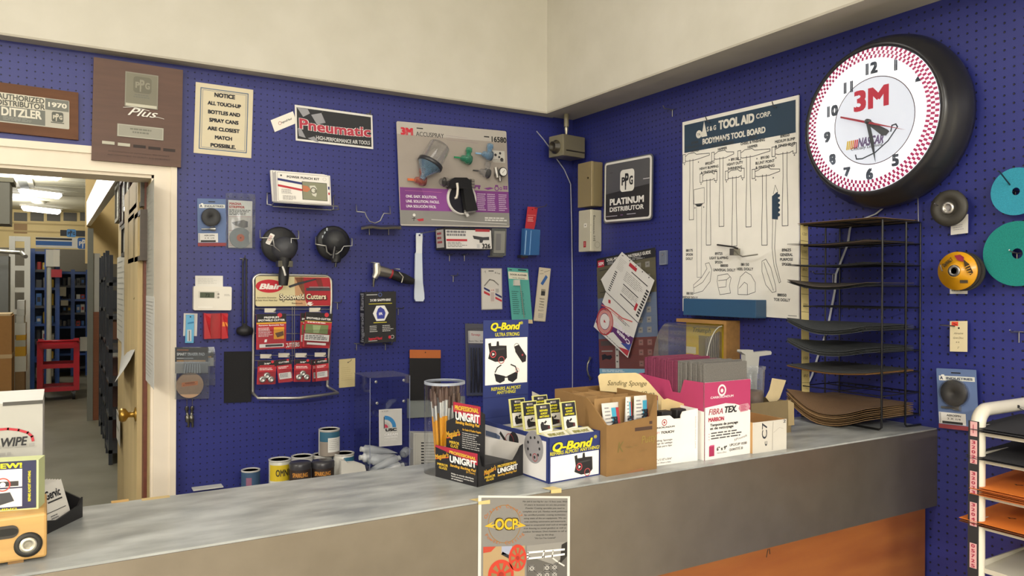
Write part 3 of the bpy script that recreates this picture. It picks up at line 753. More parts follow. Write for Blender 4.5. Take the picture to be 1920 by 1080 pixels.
# --- red carded blue tool
q = [(989, 387), (1008.5, 389), (997, 484), (978, 485)]
t = WT('A', *mid(q)); R = t.root('carded_tool', 'narrow red card with blue plastic tool on a long hook', 'carded tool'); P = t.p
g = G(); f = t.fr(g, q, .03); f.poly([(0, 0), (1, 0), (.95, .35), (.5, .9), (.3, 1), (0, 1)], '#b52a35', 1); f.poly([(0, 1), (.3, 1), (.5, .9), (.95, .35), (1, 0), (0, 0)], '#b52a35', 0)
f.text('PNEUMATIC', .5, .165, .022, '#d88', .8, .01); f.lines(.15, .2, .8, .3, 3, '#d99', .5, 2, 2); f.disc(.5, .05, .05, '#3c1016', 2); obj('card', g, R)
g = G(); g.prism([P(984, 428, .06), P(1013, 431, .06), (P(1011, 478, .06)), P(982, 479, .06)], (0, .029, 0), '#2f5f96:g'); g.tube([P(987, 432, .062), P(984, 477, .062)], .003, '#7fa6cf:g'); g.tube([P(996, 432, .062), P(993, 478, .062)], .003, '#5f8fc4:g'); obj('blue_tool', g, R, 'blue plastic tool', bevel=.003)
g = G(); g.box(P(976, 478, .05), P(984, 484, .02), '#26262a:g'); obj('base', g, R)

# --- die grinder
t = WT('A', 735, 515); R = t.root('die_grinder', 'silver and black angled air grinder right above the sapphire book', 'air tool'); P = t.p
g = G(); g.tube([P(710, 508, .05), P(728, 512, .05), P(732, 513, .05)], [.025, .022, .02], '#a9a49a:m', 16); g.tube([P(706, 494, .05), P(707, 512, .05), P(702, 522, .05)], [.016, .018, .012], '#c9c5ba:m', 14); obj('angle_head', g, R, 'silver angle head')
g = G(); g.tube([P(702, 520, .05), P(700.5, 530, .05), P(700.5, 538, .05)], [.007, .005, .004], '#5f5d58:m', 10); obj('collet', g, R)
g = G(); g.tube([P(731, 513, .05), P(734, 514, .05)], .0215, '#9c3038:g', 16); obj('ring', g, R, 'red ring')
g = G(); g.tube([P(734, 514, .05), P(745, 518, .05), P(757, 522, .05), P(768, 526, .05), P(775, 528, .05)], [.02, .022, .023, .018, .014], '#1d1c1c:r', 16); obj('grip', g, R, 'black grip')
g = G(); g.tube([P(748, 510, .075), P(756, 519, .078), P(753, 530, .075)], .003, '#aaa69c:m', 8); obj('lever', g, R)
g = G(); g.tube([P(695, 493, .0), P(697, 492, .05), P(712, 494, .055)], .0026, STEEL); g.tube([P(738, 505, 0), P(741, 504, .05), P(750, 505, .055)], .0026, STEEL); t.one('tool_clip', g, 'pair of steel clips carrying the silver air grinder', 'hook')

# --- sapphire book
q = [(683, 547.5), (743, 547), (742, 640), (684, 645)]
t = WT('A', *mid(q)); g = G(); f = t.fr(g, q, .075); f.slab(.06, '#1f1e20')
f.text('2130 SAPPHIRE', .5, .16, .042, '#e6e4e0', .66, .02); f.rect(.06, .045, .4, .06, '#bbb', 2); f.ring(.49, .055, .05, .02, '#4a5a9a', 2)
f.rect(.13, .225, .87, .238, '#c6bb3a', 2); f.poly([(.26, .42), (.37, .27), (.63, .27), (.76, .42), (.63, .57), (.37, .57)], '#e8e6e2', 2); f.poly([(.37, .42), (.42, .33), (.5, .295), (.62, .35), (.66, .42), (.62, .53), (.4, .53)], '#39419a', 3); f.text('IR', .51, .43, .05, '#e8e6f0', .12, .02, l=4)
f.rect(.28, .595, .7, .61, '#c6bb3a', 2); f.lines(.16, .66, .44, .8, 4, '#b9b7b4', .45, 2, 5); f.lines(.56, .66, .92, .8, 4, '#b9b7b4', .45, 2, 6)
f.text('Ingersoll Rand', .34, .91, .05, '#c02434', .42, .03); f.rect(.12, .95, .4, .96, '#bbb', 2); f.disc(.8, .9, .05, '#c02434', 2); f.ring(.88, .9, .05, .02, '#aaa', 2)
s = F(g, f.P(0, 1)+Vector((0, .06, 0)), Vector((0, -.06, 0)), f.V, (-1, 0, 0)); s.rect(0, 0, 1, 1, '#232224', 1)
s.text('Ingersoll Rand', .5, .5, .62*.06/f.h, '#8f9094', .95*f.h/.06, .02, rot=90)
t.one('sapphire_book', g, 'black sapphire tool box with white hexagon on the wall', 'box', bevel=.001)

# --- carded small parts on the right
def d(f):
    f.border(.02, .01, .98, .99, .0014, '#55524f'); f.rect(.35, .055, .6, .075, '#222', 2); f.text('$ 3.45', .78, .12, .03, '#333', .26, .01, rot=-12); f.line([(.14, .1), (.2, .06), (.22, .12)], .0012, '#333', 2)
    f.line([(.15, .42), (.4, .27), (.6, .3), (.82, .4)], .006, '#aaa69e:m', 2); f.poly([(.12, .45), (.97, .68), (.97, .73), (.12, .5)], '#2b3368', 2); f.poly([(.12, .54), (.97, .77), (.97, .82), (.12, .6)], '#b8323c', 2)
    f.rect(.4, .46, .66, .84, '#cfc8c0', 3, .003); f.rect(.44, .58, .6, .8, '#b9a9a4', 4); f.text('1/4', .53, .53, .03, '#a33', .14, .01, l=5); f.lines(.68, .5, .86, .6, 4, '#777', .5, 3)
sign('A', 'carded_part', [(902, 503), (941, 503), (942, 580), (903, 581)], .01, .002, 'white card with red and blue stripe holding a small joint', 'carded part', '#cdc9c2', d, .002)
q = [(951.5, 504), (990, 502), (999, 609), (960, 603)]
t = WT('A', *mid(q)); R = t.root('door_aligner_card', 'teal green card holding a thin door aligner tool', 'carded part'); g = G(); f = t.fr(g, q, .012); f.slab(.0015, '#55a69c', .002)
f.rect(.02, .07, .96, .2, '#d9d5c2', 1); f.text('DOOR ALIGNER', .5, .12, .028, '#26282a', .8, .02); f.text('TOOL SPINNER', .5, .18, .018, '#26282a', .6, .01); f.lines(.1, .42, .45, .86, 12, '#2f5f5c', .35, 2, 3); f.lines(.5, .42, .7, .86, 12, '#2f5f5c', .35, 2, 5); f.rect(.08, .03, .2, .045, '#222', 2); f.rect(.5, .02, .9, .04, '#222', 2); f.rect(.75, .93, 1, 1, '#d2bd95', 2)
obj('card', g, R); g = G(); g.tube([f.P(.52, .28)+Vector((0, -.005, 0)), f.P(.58, .9)+Vector((0, -.005, 0))], .0016, '#b9b5aa:m'); g.box(f.P(.2, .32)+Vector((0, -.012, 0)), f.P(.5, .21), '#c9c5bc:g'); obj('tool', g, R, 'thin steel tool with pale handle')
def d(f):
    f.border(.03, .01, .97, .99, .0012, '#9a8f76'); f.poly([(.25, .3), (.62, .13), (.8, .17), (.45, .33)], '#3c64a0:g', 3); f.line([(.14, .06), (.34, .05)], .0016, '#2b2b2b', 2); f.line([(.45, .08), (.9, .04)], .0016, '#2b2b2b', 2); f.line([(.1, .12), (.4, .11)], .0016, '#2b2b2b', 2)
    f.rect(.38, .44, .72, .52, '#3a3a3a', 2)
    for i in range(4): f.rect(.39+.085*i, .40, .44+.085*i, .45, '#3a3a3a', 2)
    for i, s in enumerate(('Remove', 'Tailgate', 'Wing', 'Trim')): f.text(s, .52, .58+.052*i, .024, '#2b2b2b', .4, .01)
    f.text('FAST!', .52, .80, .028, '#2b2b2b', .45, .0); f.lines(.3, .86, .8, .95, 4, '#777', .4, 2, al='c')
sign('A', 'carded_part', [(1011, 501.5), (1033, 503), (1022.5, 603.5), (1000.5, 601)], .014, .0015, 'narrow cream card with a blue piece, nearest the corner', 'carded part', '#cfc4ae', d, .003)
# --- clear pack of black trim tools
q = [(872, 607), (915, 607), (918, 742), (875, 742)]
t = WT('A', *mid(q)); R = t.root('tool_pack', 'tall clear pack of black tools half behind the blue display header', 'pack'); g = G(); f = t.fr(g, q, .006); f.slab(.001, '#4b4b55', .003); f.rect(.12, .1, .95, .27, '#cdc9c4', 1); f.text('Snap', .45, .15, .03, '#b03a44', .4, .01); f.text('Item No. 3500', .5, .24, .018, '#333', .7, .01); f.rect(.12, .29, .95, .98, '#3f4560', 1); obj('card', g, R)
g = G(); Rr = random.Random(3)
for i in range(6): a = f.P(.2+.12*i, .33)+Vector((0, -.01, 0)); b = f.P(.2+.12*i+Rr.uniform(-.08, .08), .95)+Vector((0, -.01, 0)); m = (a+b)/2+Vector((Rr.uniform(-.01, .01), -.004, 0)); g.tube([a, m, b], [.003, .005, .004], '#1c1c22:g', 8)
obj('black_tools', g, R, 'black plastic tools'); g = G(); g.box(f.P(.02, .99)+Vector((0, -.024, 0)), f.P(.98, .05), 'blister'); obj('clear_shell', g, R)

# --- thermostat group
q = [(364, 537), (433.7, 537), (435, 582.5), (361.5, 581)]
t = WT('A', *mid(q)); R = t.root('thermostat', 'white wall thermostat with small green display', 'thermostat'); g = G(); f = t.fr(g, q, .035); f.slab(.035, '#e3ded2:g', .006)
f.rect(.12, .2, .66, .5, '#d3cec2', 1, .004); f.rect(.12, .85, .5, .9, '#f0ece2', 2); f.lines(.8, .32, .96, .42, 2, '#a5a099', .4, 2); bd_ = obj('body', g, R, bevel=.004)
g = G(); f.g = g; f.rect(.165, .25, .54, .48, '#4c5440', 3); f.text('72', .36, .37, .12, '#22281c', .12, .02, l=4); obj('display', g, bd_, 'small green display')
for i in range(2): g = G(); g.disc(f.P(.645, .32+.14*i)+Vector((0, .0005, 0)), (0, -1, 0), .004, .002, '#8f8b82:g', 14); obj('button', g, bd_)
def d(f): f.lines(.1, .2, .9, .6, 4, '#b8b6b0', .25, 2, 2)
sign('A', 'paper_note', [(366, 517), (418, 517), (418, 545), (366, 545)], .003, .0005, 'white paper note tucked behind the top of the thermostat', 'note', '#dedbd3', d)
q = [(344.5, 587.5), (370.5, 587.5), (369, 630.5), (343.5, 629.5)]
t = WT('A', *mid(q)); R = t.root('carded_clip', 'light blue plastic clip on white card below the thermostat', 'carded part'); g = G(); f = t.fr(g, q, .005); f.slab(.001, '#dcd9d2'); obj('card', g, R)
g = G(); P = t.p; g.prism([P(349, 590, .016), P(364, 590, .016), P(364, 612, .016), P(363, 643, .016), P(347, 643, .016), P(348.5, 612, .016)], (0, .009, 0), '#5fb0dc:g'); g.tube([P(352, 606, .018), P(363, 604, .018)], .003, '#3f8fc0:g'); g.disc(P(357, 594, .0165), (0, -1, 0), .003, .001, '#1c3550', 12); obj('clip', g, R, 'light blue plastic clip', bevel=.002)
g = G(); g.prism([P(351, 618, .018), P(359, 618, .018), P(359, 640, .018), P(351, 640, .018)], (0, .002, 0), '#c9d4da'); g.tube([P(355, 620, .019), P(355, 639, .019)], .0014, '#6a5a4a:m'); obj('blade', g, R)
t = WT('A', 405, 611); P = t.p; R = t.root('red_bracket', 'red plastic U shaped bracket under the thermostat', 'bracket'); g = G()
KR = '#b31f2a:g'
g.prism([P(384, 588, .012), P(427, 587, .012), P(427.5, 634, .012), P(383.5, 636, .012)], (0, .011, 0), KR); obj('back', g, R, bevel=.002)
for xs in ((383, 396), (416, 428)):
    g = G(); g.prism([P(xs[0], 587, .045), P(xs[1], 589, .045), P(xs[1]-1, 597, .05), P(xs[1]-2, 612, .045), P(xs[1]-1, 625, .05), P(xs[1], 634, .045), P(xs[0], 636, .045)], (0, .034, 0), KR); obj('side', g, R, bevel=.002)
g = G(); f = t.fr(g, [(417, 604), (427, 604), (427, 612), (417, 612)], .046); f.slab(.0006, '#e08a35'); obj('sticker', g, R, 'orange sticker')
# --- sanding eraser pad bags
def eraser(q, name, label, dx, disc=True):
    t = WT('A', *mid(q)); R = t.root(name, label, 'bag', 'eraser pad bags'); P = t.p; g = G(); f = t.fr(g, q, .012+dx); f.poly([(0, 0), (1, 0), (1, .28), (0, .28)], '#29282b', 1); f.rect(0, .28, 1, .5, '#9a9894', 1)
    f.text('SMART ERASER PAD', .47, .13, .05, '#dcdad6', .84, .03); f.rect(.05, .2, .55, .22, '#bbb', 2); f.rect(.05, .245, .92, .275, '#c98a35', 2); f.rect(.05, .04, .4, .06, '#b0632c', 2); obj('header', g, R)
    if disc:
        c = P(355, 721.5, .018); rr = (P(380, 721.5, .018)-c).length; g = G(); g.disc(c, (0, -1, 0), rr, .02, '#b8977a:r', 44)
        f2 = F(g, c+Vector((-rr*.62, -.0206, -.004)), (rr*1.2, 0, .004), (0, 0, .016), (0, -1, 0)); f2.rect(0, 0, 1, 1, '#e08a55', 1); f2.text('WARNING', .5, .28, .26, '#5c2210', .6, .03); f2.lines(.08, .5, .92, .9, 3, '#8a3a1c', .4, 2); obj('eraser_disc', g, R, 'tan rubber disc with orange warning label')
        g = G(); Rr = random.Random(5)
        for i in range(7): g.sheet([[f.P(.3+.07*i, .32)+Vector((0, -.002, 0)), f.P(.33+.07*i, .32)+Vector((0, -.004, 0))], [f.P(.25+.08*i, .5)+Vector((0, -.006, 0)), f.P(.29+.08*i, .5)+Vector((0, -.003, 0))]], '#d8d6d2:g', .0004)
        obj('folds', g, R, 'white film folds')
    g = G(); rows = []
    for j in range(9): rows.append([f.P(i/8*(1.04)-.02+.02*math.sin(j), j/8)+Vector((0, -.03*math.sin(math.pi*j/8)-.002, 0)) for i in range(9)])
    g.sheet(rows, 'bagfilm', .0003); obj('clear_bag', g, R)
eraser([(329, 652), (390, 651), (390, 748), (327, 748)], 'eraser_bag', 'front bag with tan eraser disc and orange warning label', .015)
eraser([(342, 651), (401.5, 650.5), (400, 722), (345, 724)], 'eraser_bag', 'second eraser pad bag peeking out behind the front one', .0, False)
t = WT('A', 357, 775); P = t.p; g = G()
for x0, x1, s in ((350.5, 351.5, 0), (360.5, 359, .6)):
    g.tube([P(x0, 748, .012), P(x0, 762, .012)], .0012, '#8a8780:m', 6)
    g.tube([P(x0, 762, .012), P(x0-.5, 768, .012), P(x0-.5, 768.5, .012), P(x1, 778, .012), P(x1, 779, .012), P(x1+.5, 790, .012), P(x1+2, 792, .012), P(x1+2, 801, .012)], [.006, .008, .005, .005, .009, .009, .005, .004], '#6f6c64:m', 10)
t.one('air_coupler', g, 'two grey air couplers hanging on wires below the eraser bags', 'coupler')
def d(f): pass
sign('A', 'sandpaper_sheet', [(420.5, 660), (471, 658), (471.5, 754), (419.5, 755)], .006, .0015, 'plain black sandpaper sheet between eraser bags and spotweld rack', 'sandpaper', '#1e1e20:s', d)
t = WT('A', 459, 550); P = t.p; R = t.root('plunger', 'black rod plunger hanging left of the spotweld rack', 'tool'); g = G()
g.tube([P(455.5, 490, .03), P(455, 612, .03)], .0035, '#141416:g'); g.tube([P(462, 486, .03), P(461.5, 612, .03)], .0035, '#141416:g'); g.tube([P(462, 487, .03), P(459, 483, .03), P(455.5, 490, .03)], .0035, '#141416:g'); obj('rod', g, R)
g = G(); g.lathe(P(459, 611, .035), (0, 0, -1), [(.006, -.01), (.012, 0), (.03, .008), (.033, .02), (.03, .032), (.014, .04), (0, .042)], '#1d1d20:r', 24); obj('rubber_cup', g, R, 'black rubber bulb')

# --- spotweld cutter rack
t = WT('A', 548, 630); P = t.p; R = t.root('spotweld_rack', 'silver wire display rack with red spotweld cutters header', 'display rack')
g = G(); KS = '#b9b7b2:m'
def arc(c, r0x, r0y, a0, a1, n=6): return [(c[0]+r0x*math.cos(math.radians(a0+(a1-a0)*i/n)), c[1]-r0y*math.sin(math.radians(a0+(a1-a0)*i/n))) for i in range(n+1)]
top = [(474.5, 734)]+[(475.5, 536)]+arc((489, 527), 14, 12, 180, 95)+arc((608, 529), 13, 12, 85, 0)+[(621.5, 560), (613.5, 724)]
g.tube([P(x, y, .025) for x, y in top], .0062, KS, 10); g.tube([P(474.5, 733, .025), P(474, 737, .03), P(484, 746.5, .1), P(560, 746.5, .115), P(634, 737, .1), P(617, 727, .03), P(613.5, 723, .025)], .0062, KS, 10)
obj('tube_frame', g, R, 'bent silver tube frame')
g = G(); q = [(479.5, 517), (620.5, 520), (620.5, 573), (479, 575)]; f = t.fr(g, q, .03); f.slab(.003, '#d6cb9f', .01)
f.poly([(.5, .02), (.98, .02), (.995, .25), (.995, .99), (.68, .99), (.6, .5)], '#a8202c', 1); f.poly([(.5, .02), (.62, .02), (.66, .99), (.52, .99)], '#c99a70', 1)
f.disc(.175, .33, .175, '#c01f30', 2, 40, .22); f.text('Blair', .19, .34, .17, '#efeae2', .29, .03, .25, l=3)
f.poly([(.42, .32), (.55, .2), (.78, .06), (.8, .1), (.56, .28), (.44, .38)], '#35363c', 3); f.poly([(.78, .05), (.86, .05), (.9, .4), (.84, .42)], '#7a2a26', 3); f.rect(.66, .38, .99, .48, '#3d3f45', 3); f.rect(.7, .34, .98, .37, '#8a8d92', 4)
f.text('Spotweld Cutters', .625, .69, .18, '#241610', .645, .075, l=4); f.text('Spotweld Cutters', .62, .675, .17, '#f0e6c4', .62, .012, l=7)
f.text('Innovative Extension', .14, .71, .05, '#3c3426', .25, .004, .2, l=3); f.text('& Daily Work Made Easy', .14, .80, .05, '#3c3426', .28, .004, .2, l=3); f.text('Rotabroach', .54, .9, .05, '#3c1a14', .14, .01, l=4)
f.poly([(.69, .86), (.75, .86), (.72, .92), (.76, .92), (.72, 1), (.67, .94)], '#e9e0d8', 4); obj('header_sign', g, R, 'red and cream spotweld cutters header')
g = G(); KW = '#9a9894:m'
for y in (579, 590, 625, 666, 676, 690): g.tube([P(476, y, .022), P(619-(y-560)*.035, y+1, .022)], .0016, KW, 6)
for x in (548, 552): g.tube([P(x, 576, .022), P(x, 700, .022)], .0014, KW, 6)
obj('cross_wires', g, R)
g = G(); q = [(535, 640), (563, 638), (563, 653), (536, 655)]; f = t.fr(g, q, .02); f.slab(.001, '#b3222f'); f.text('CUTTERS', .45, .5, .5, '#e9e0dc', 1.0, .03); obj('channel_strip', g, R, 'red strip lettered cutters')
for x, y in ((508, 584), (592, 583), (500, 670), (534, 668), (566, 668), (602, 667)):
    g = G(); g.tube([P(x, y-2, .02), P(x+8, y, .13), P(x+9, y-3, .138)], .002, KW, 6); g.prism([P(x-12, y-6, .1), P(x+9, y-6, .1), P(x+9, y+2, .1), P(x-12, y+2, .1)], (0, .001, 0), '#cfc9bb'); obj('price_hook', g, R)
def pack(q, off, label, style):
    t = WT('A', *mid(q)); g = G(); f = t.fr(g, q, off); f.slab(.004, '#ad2430', .002)
    f.rect(0, 0, 1, .24, '#1d1a1c', 1); f.disc(.78, .045, .08, '#c22a36', 2, 20)
    if style == 0:
        f.text('PREMIUM', .5, .1, .05, '#e9e6e2', .5, .025); f.text('SPOTWELD CUTTER', .5, .18, .05, '#e9e6e2', .9, .03); f.rect(0, .24, 1, .285, '#d9a030', 2); f.text('Removes Spotwelds Fast', .5, .32, .035, '#eee', .85, .015); f.rect(.58, .38, .93, .72, '#d8982c', 2); f.poly([(.62, .55), (.9, .5), (.92, .62), (.7, .68)], '#5f4028', 3); f.lines(.06, .39, .54, .66, 7, '#e8d4d2', .45, 2, 4); f.rect(.1, .85, .92, .95, '#dad7d2', 2, .002); f.rect(.3, .87, .88, .93, '#3a3a3c', 3); f.poly([(.28, .72), (.36, .72), (.34, .8), (.26, .8)], '#eee', 2)
    elif style == 1:
        f.text('SPOTWELD CUTTER', .5, .17, .05, '#e9e6e2', .9, .03); f.rect(0, .24, 1, .26, '#b8a040', 2); f.lines(.1, .27, .9, .32, 1, '#e8d4d2', .6, 2, 3); f.rect(.05, .34, .88, .6, '#6a7a4a', 2); f.poly([(.3, .36), (.6, .36), (.55, .58), (.35, .58)], '#8ea070', 3); f.rect(.03, .62, .95, .81, '#d8d5d0', 2); f.lines(.08, .65, .9, .79, 3, '#444', .5, 3, 8); f.rect(.15, .86, .85, .92, '#dad7d2', 2)
    elif style == 2:
        f.text('3/8"', .5, .12, .06, '#e9e6e2', .35, .02); f.rect(.1, .19, .9, .23, '#c22a36', 2); f.lines(.1, .3, .9, .42, 2, '#e8d4d2', .5, 2, 2)
    else:
        f.text('CUTTERS', .5, .12, .06, '#e9e6e2', .7, .02); f.lines(.1, .3, .9, .42, 2, '#e8d4d2', .5, 2, 5); f.rect(.08, .58, .9, .85, '#dedbd6', 2); f.lines(.15, .62, .8, .8, 3, '#777', .5, 3, 6)
    R = t.root('cutter_pack', label, 'blister pack', 'spotweld cutter packs'); obj('card', g, R)
    if style == 2:
        g = G()
        for x, y in ((.5, .62), (.27, .78), (.73, .78)): g.lathe(f.P(x, y), (0, -1, 0), [(f.w*.17, 0), (f.w*.17, .01), (f.w*.06, .012), (f.w*.05, .006), (0, .006)], '#cfccc6:m', 20)
        obj('cutter', g, R, 'three steel cutters')
    g = G(); g.box(f.P(.05, .97)+Vector((0, -.012, 0)), f.P(.95, .45), 'blister'); obj('clear_bubble', g, R)
pack([(480.5, 589), (537, 588), (536, 653), (481, 656)], .135, 'upper left spotweld cutter pack, the premium one with yellow picture', 0)
pack([(563, 586), (612, 588), (609, 652), (563.5, 654)], .10, 'spotweld cutter pack half behind the upper right one', 1)
pack([(574, 585), (623, 588), (618.5, 653.5), (566, 650)], .135, 'upper right spotweld cutter pack with green picture', 1)
pack([(483.5, 677), (519, 676), (516, 720.5), (482, 721)], .13, 'lower row leftmost pack with three round cutters', 2)
pack([(518, 675), (545, 673), (550, 714), (522, 719)], .13, 'lower row second pack, tilted, with white label', 3)
pack([(553, 674), (583.5, 674), (582.5, 715.5), (550, 716)], .13, 'lower row third pack with three round cutters', 2)
pack([(584, 675), (612, 672), (613, 713), (586, 716)], .10, 'lower row pack half hidden behind the rightmost one', 3)
pack([(591, 674), (616.5, 671), (616, 712), (593, 715.5)], .13, 'lower row rightmost pack with white label', 3)

# --- note, sandpaper with orange top, grey plate
def d(f):
    f.disc(.55, .13, .035, '#222', 2); f.line([(.55, .13), (.72, .08), (.76, .03)], .002, '#333', 3); f.lines(.14, .3, .85, .8, 7, '#b7a679', .22, 2, 7)
sign('A', 'yellow_note', [(636, 674.5), (666, 671), (666, 725), (635.5, 727)], .003, .0006, 'yellowish handwritten card on a hook right of the spotweld rack', 'note', '#cdbd8d', d)
def d(f): f.rect(0, 0, 1, .165, '#b5642f', 1); f.disc(.5, .05, .02, '#3a2010', 2)
sign('A', 'sandpaper_sheet', [(768, 656.5), (826.5, 655.5), (826, 750), (768, 750)], .02, .002, 'black sandpaper sheet with orange top edge', 'sandpaper', '#201f20:s', d)
def d(f): pass
sign('A', 'grey_plate', [(764, 748), (872, 743), (872, 778), (764, 784)], .012, .008, 'grey green metal plate low behind the brush tub', 'plate', '#7f8480', d)
t = WT('A', 790, 840); g = G(); q = [(775, 812), (830, 812), (830, 884), (775, 884)]; f = t.fr(g, q, .05); f.slab(.05, '#c9c5ba'); f.border(.06, .05, .94, .95, .001, '#8d897f'); f.rect(.1, .07, .9, .95, '#bfbbb0', 1)
for i in range(9): f.rect(.26, .24+.075*i, .36, .275+.075*i, '#2b2b2c', 2); f.rect(.4, .24+.075*i, .85, .26+.075*i, '#8d897f', 2)
t.one('vent_box', g, 'off white louvred box on the wall behind the brush tub', 'box', bevel=.002)
# --- clear plastic dispenser box on the wall
t = WT('A', 718, 800); P = t.p; R = t.root('acrylic_dispenser', 'clear acrylic dispenser box with white card in front of pegboard', 'dispenser')
a0, a1 = P(694, 709, .33), P(768.5, 712, .33); bz = .77-t.o.z; zt = a0.z; xl, xr, yf, yb = a0.x, a1.x, a0.y, P(668, 712, .14).y
g = G(); th = .003
g.box((xl, yf, bz), (xr, yf+th, zt), 'acrylic')
for x_ in (xl, xr): g.tube([(x_, yf, bz), (x_, yf, zt)], .0013, '#8f95ad:g', 6)  # pale rods imitate bright highlights along the clear front edges
fp_ = obj('front_pane', g, R); g = G(); g.box((xl, yf+th, bz), (xl+th, yb, zt), 'acrylic'); obj('side_pane', g, R); g = G(); g.box((xr-th, yf+th, bz), (xr, yb, zt), 'acrylic'); obj('side_pane', g, R)
g = G(); g.box((xl, yb-th, bz), (xr, yb, zt), 'acrylic'); obj('back_pane', g, R); g = G(); g.box((xl-.002, yf-.002, zt), (xr+.002, yb, zt+th), 'milky'); obj('lid', g, R)
g = G(); zz = P(720, 780, .33).z; g.prism([(xl+.02, yf+.01, zz), (xl+.02, yf+.1, zz+.05), (xl+.02, yf+.1, zz+.046), (xl+.02, yf+.01, zz-.004)], (xr-xl-.04, 0, 0), 'acrylic'); obj('shelf', g, R); g = G(); g.box((xl+th, yf+th, .868-t.o.z), (xr-th, yb-th, .872-t.o.z), 'acrylic'); obj('tray', g, R)
for x, y in ((705, 716), (757, 713), (707, 756), (757, 752)):
    g = G(); g.lathe(P(x, y, .331), (0, -1, 0), [(.006, 0), (.006, .002), (.003, .004)], '#c9c8c4:m', 14); obj('screw', g, fp_)
g = G(); q = [(710.5, 768), (753.5, 766), (753.8, 834), (711, 838)]; f = t.fr(g, q, .334); f.slab(.001, '#c9c8c4'); f.border(.02, .015, .98, .985, .001, '#efeeea')
f.ring(.24, .5, .42, .16, '#3a86c0', 2, 24, 0, 90); f.ring(.24, .5, .17, .14, '#b9b8b4', 3, 24, 0, 90); f.ring(.24, .5, .08, .14, '#c0405a', 4, 20, 0, 90); f.rect(.2, .2, .235, .52, '#2c2c30', 2); f.text('USC', .52, .56, .07, '#202024', .5, .05); f.text('CREAM', .52, .69, .06, '#f0efec', .58, .02); f.text('HARDENER', .52, .765, .035, '#f0efec', .58, .02); f.lines(.22, .82, .8, .88, 2, '#e4e3df', .4, 2)
f.text('w 3.29', .25, .05, .03, '#444', .28, .0); obj('price_card', g, fp_, 'grey white card with blue arc emblem')
# ================================================================== CORNER AND RIGHT WALL
# security camera hanging from the soffit
c0 = hit(1062, 214, 2, SZ); R = empty('security_camera', c0, 'beige box security camera hanging in the corner under the soffit', 'camera')
g = G(); z1 = zat(c0, 238)-SZ; z2 = zat(c0, 257)-SZ
g.tube([(0, 0, 0), (0, 0, z1)], .0125, '#8d866f:g', 14); obj('drop_tube', g, R)
g = G(); g.tube([(0, 0, z1), (0, 0, z1-.012), (0, 0, z1-.02), (0, 0, z2+.008), (0, 0, z2)], [.009, .011, .009, .006, .0035], '#b5b0a0:m', 12); obj('swivel', g, R, 'pale metal swivel')
fx = Vector((math.cos(math.radians(188.5)), math.sin(math.radians(188.5)), 0)); sx = Vector((-fx.y, fx.x, 0)); KC = '#6f6956:g'
g = G(); g.X = Matrix(((fx.x, sx.x, 0, 0), (fx.y, sx.y, 0, 0), (0, 0, 1, z2), (0, 0, 0, 1)))
hh = .105; g.box((-.08, -.052, -hh), (.062, .052, 0), KC); g.box((-.082, -.0535, -hh*.78), (.05, .0535, -hh*.70), '#2a271f:g'); g.box((.0625, -.053, -hh), (.07, .053, 0), '#7f7963:g'); hs_ = obj('housing', g, R, bevel=.003)
g = G(); g.X = Matrix(((fx.x, sx.x, 0, 0), (fx.y, sx.y, 0, 0), (0, 0, 1, z2), (0, 0, 0, 1)))
g.lathe((.07, .0, -.058), (1, 0, 0), [(.034, 0), (.034, .004), (.027, .005), (.025, .026), (.021, .026), (.019, .012), (0, .012)], '#3a352b:g', 24); obj('lens', g, hs_, 'dark round lens')
t = WT('A', 1030, 300); g = G(); g.tube([t.p(1006, 246, .003), t.p(1018, 260, .003), t.p(1030, 276, .004), t.p(1044, 298, .004), t.p(1058, 318, .004), t.p(1070, 345, .004), t.p(1072, 420, .005), t.p(1073, 520, .005), t.p(1073.5, 670, .006), t.p(1073.5, 900, .006)], .003, '#a9a9b5:g', 7)
t.one('corner_cable', g, 'grey cable running down the corner behind the camera', 'cable')
# boxes
def cabbox(y0, y1, q, d, name, label, k, extra):
    t = WT('B', *q); R = t.root(name, label, 'box'); P = t.p
    a, b = P(*y0, d), P(*y1, d); g = G(); g.box((a.x, -d, b.z), (b.x, -.001, a.z), k); obj('body', g, R, bevel=.004); extra(R, a, b, t)
def e1(R, a, b, t):
    g = G(); g.box((a.x-.001, -.072, b.z-.001), (b.x+.001, -.056, a.z+.001), '#8f805b:g'); obj('cover', g, R, bevel=.003); g = G(); g.disc(((a.x+b.x)/2+.03, -.072, (a.z+b.z)/2+.03), (0, -1, 0), .005, .003, '#6a5f45:m', 14); obj('screw', g, R)
cabbox((1085, 308), (1110, 386), (1100, 345), .067, 'beige_box', 'beige metal box above the alarm box, left of the platinum sign', '#7f7253:g', e1)
def e2(R, a, b, t):
    g = G(); g.box((a.x-.001, -.07, b.z-.001), (b.x+.001, -.05, a.z+.001), '#c2bda9:g'); cv_ = obj('cover', g, R, bevel=.004)
    f0 = F(G(), (a.x, -.0701, b.z), (b.x-a.x, 0, 0), (0, 0, a.z-b.z), (0, -1, 0))
    g = G(); f = F(g, f0.P(.42, .9), f0.U*.22, f0.V*.15, f0.N); f.slab(.0008, '#a3262c'); f.lines(.2, .2, .8, .8, 3, '#d99', .5, 2, 2, al='c'); obj('label', g, cv_, 'small red label')
    g = G(); f = F(g, f0.P(.45, .42), f0.U*.25, f0.V*.1, f0.N); f.slab(.006, '#e8e5da:g'); f.disc(.5, .5, .15, '#333', 2); obj('latch', g, cv_)
    s = F(G(), (b.x, -.068, b.z), (0, .066, 0), (0, 0, a.z-b.z), (1, 0, 0)); g = G(); s.g = g; s.text('Emergency 115', .25, .45, .1, '#33332f', .62*s.h/s.w, .01, rot=-90); s.ring(.6, .84, .22, .04, '#9a9583', 2); obj('marking', g, R)
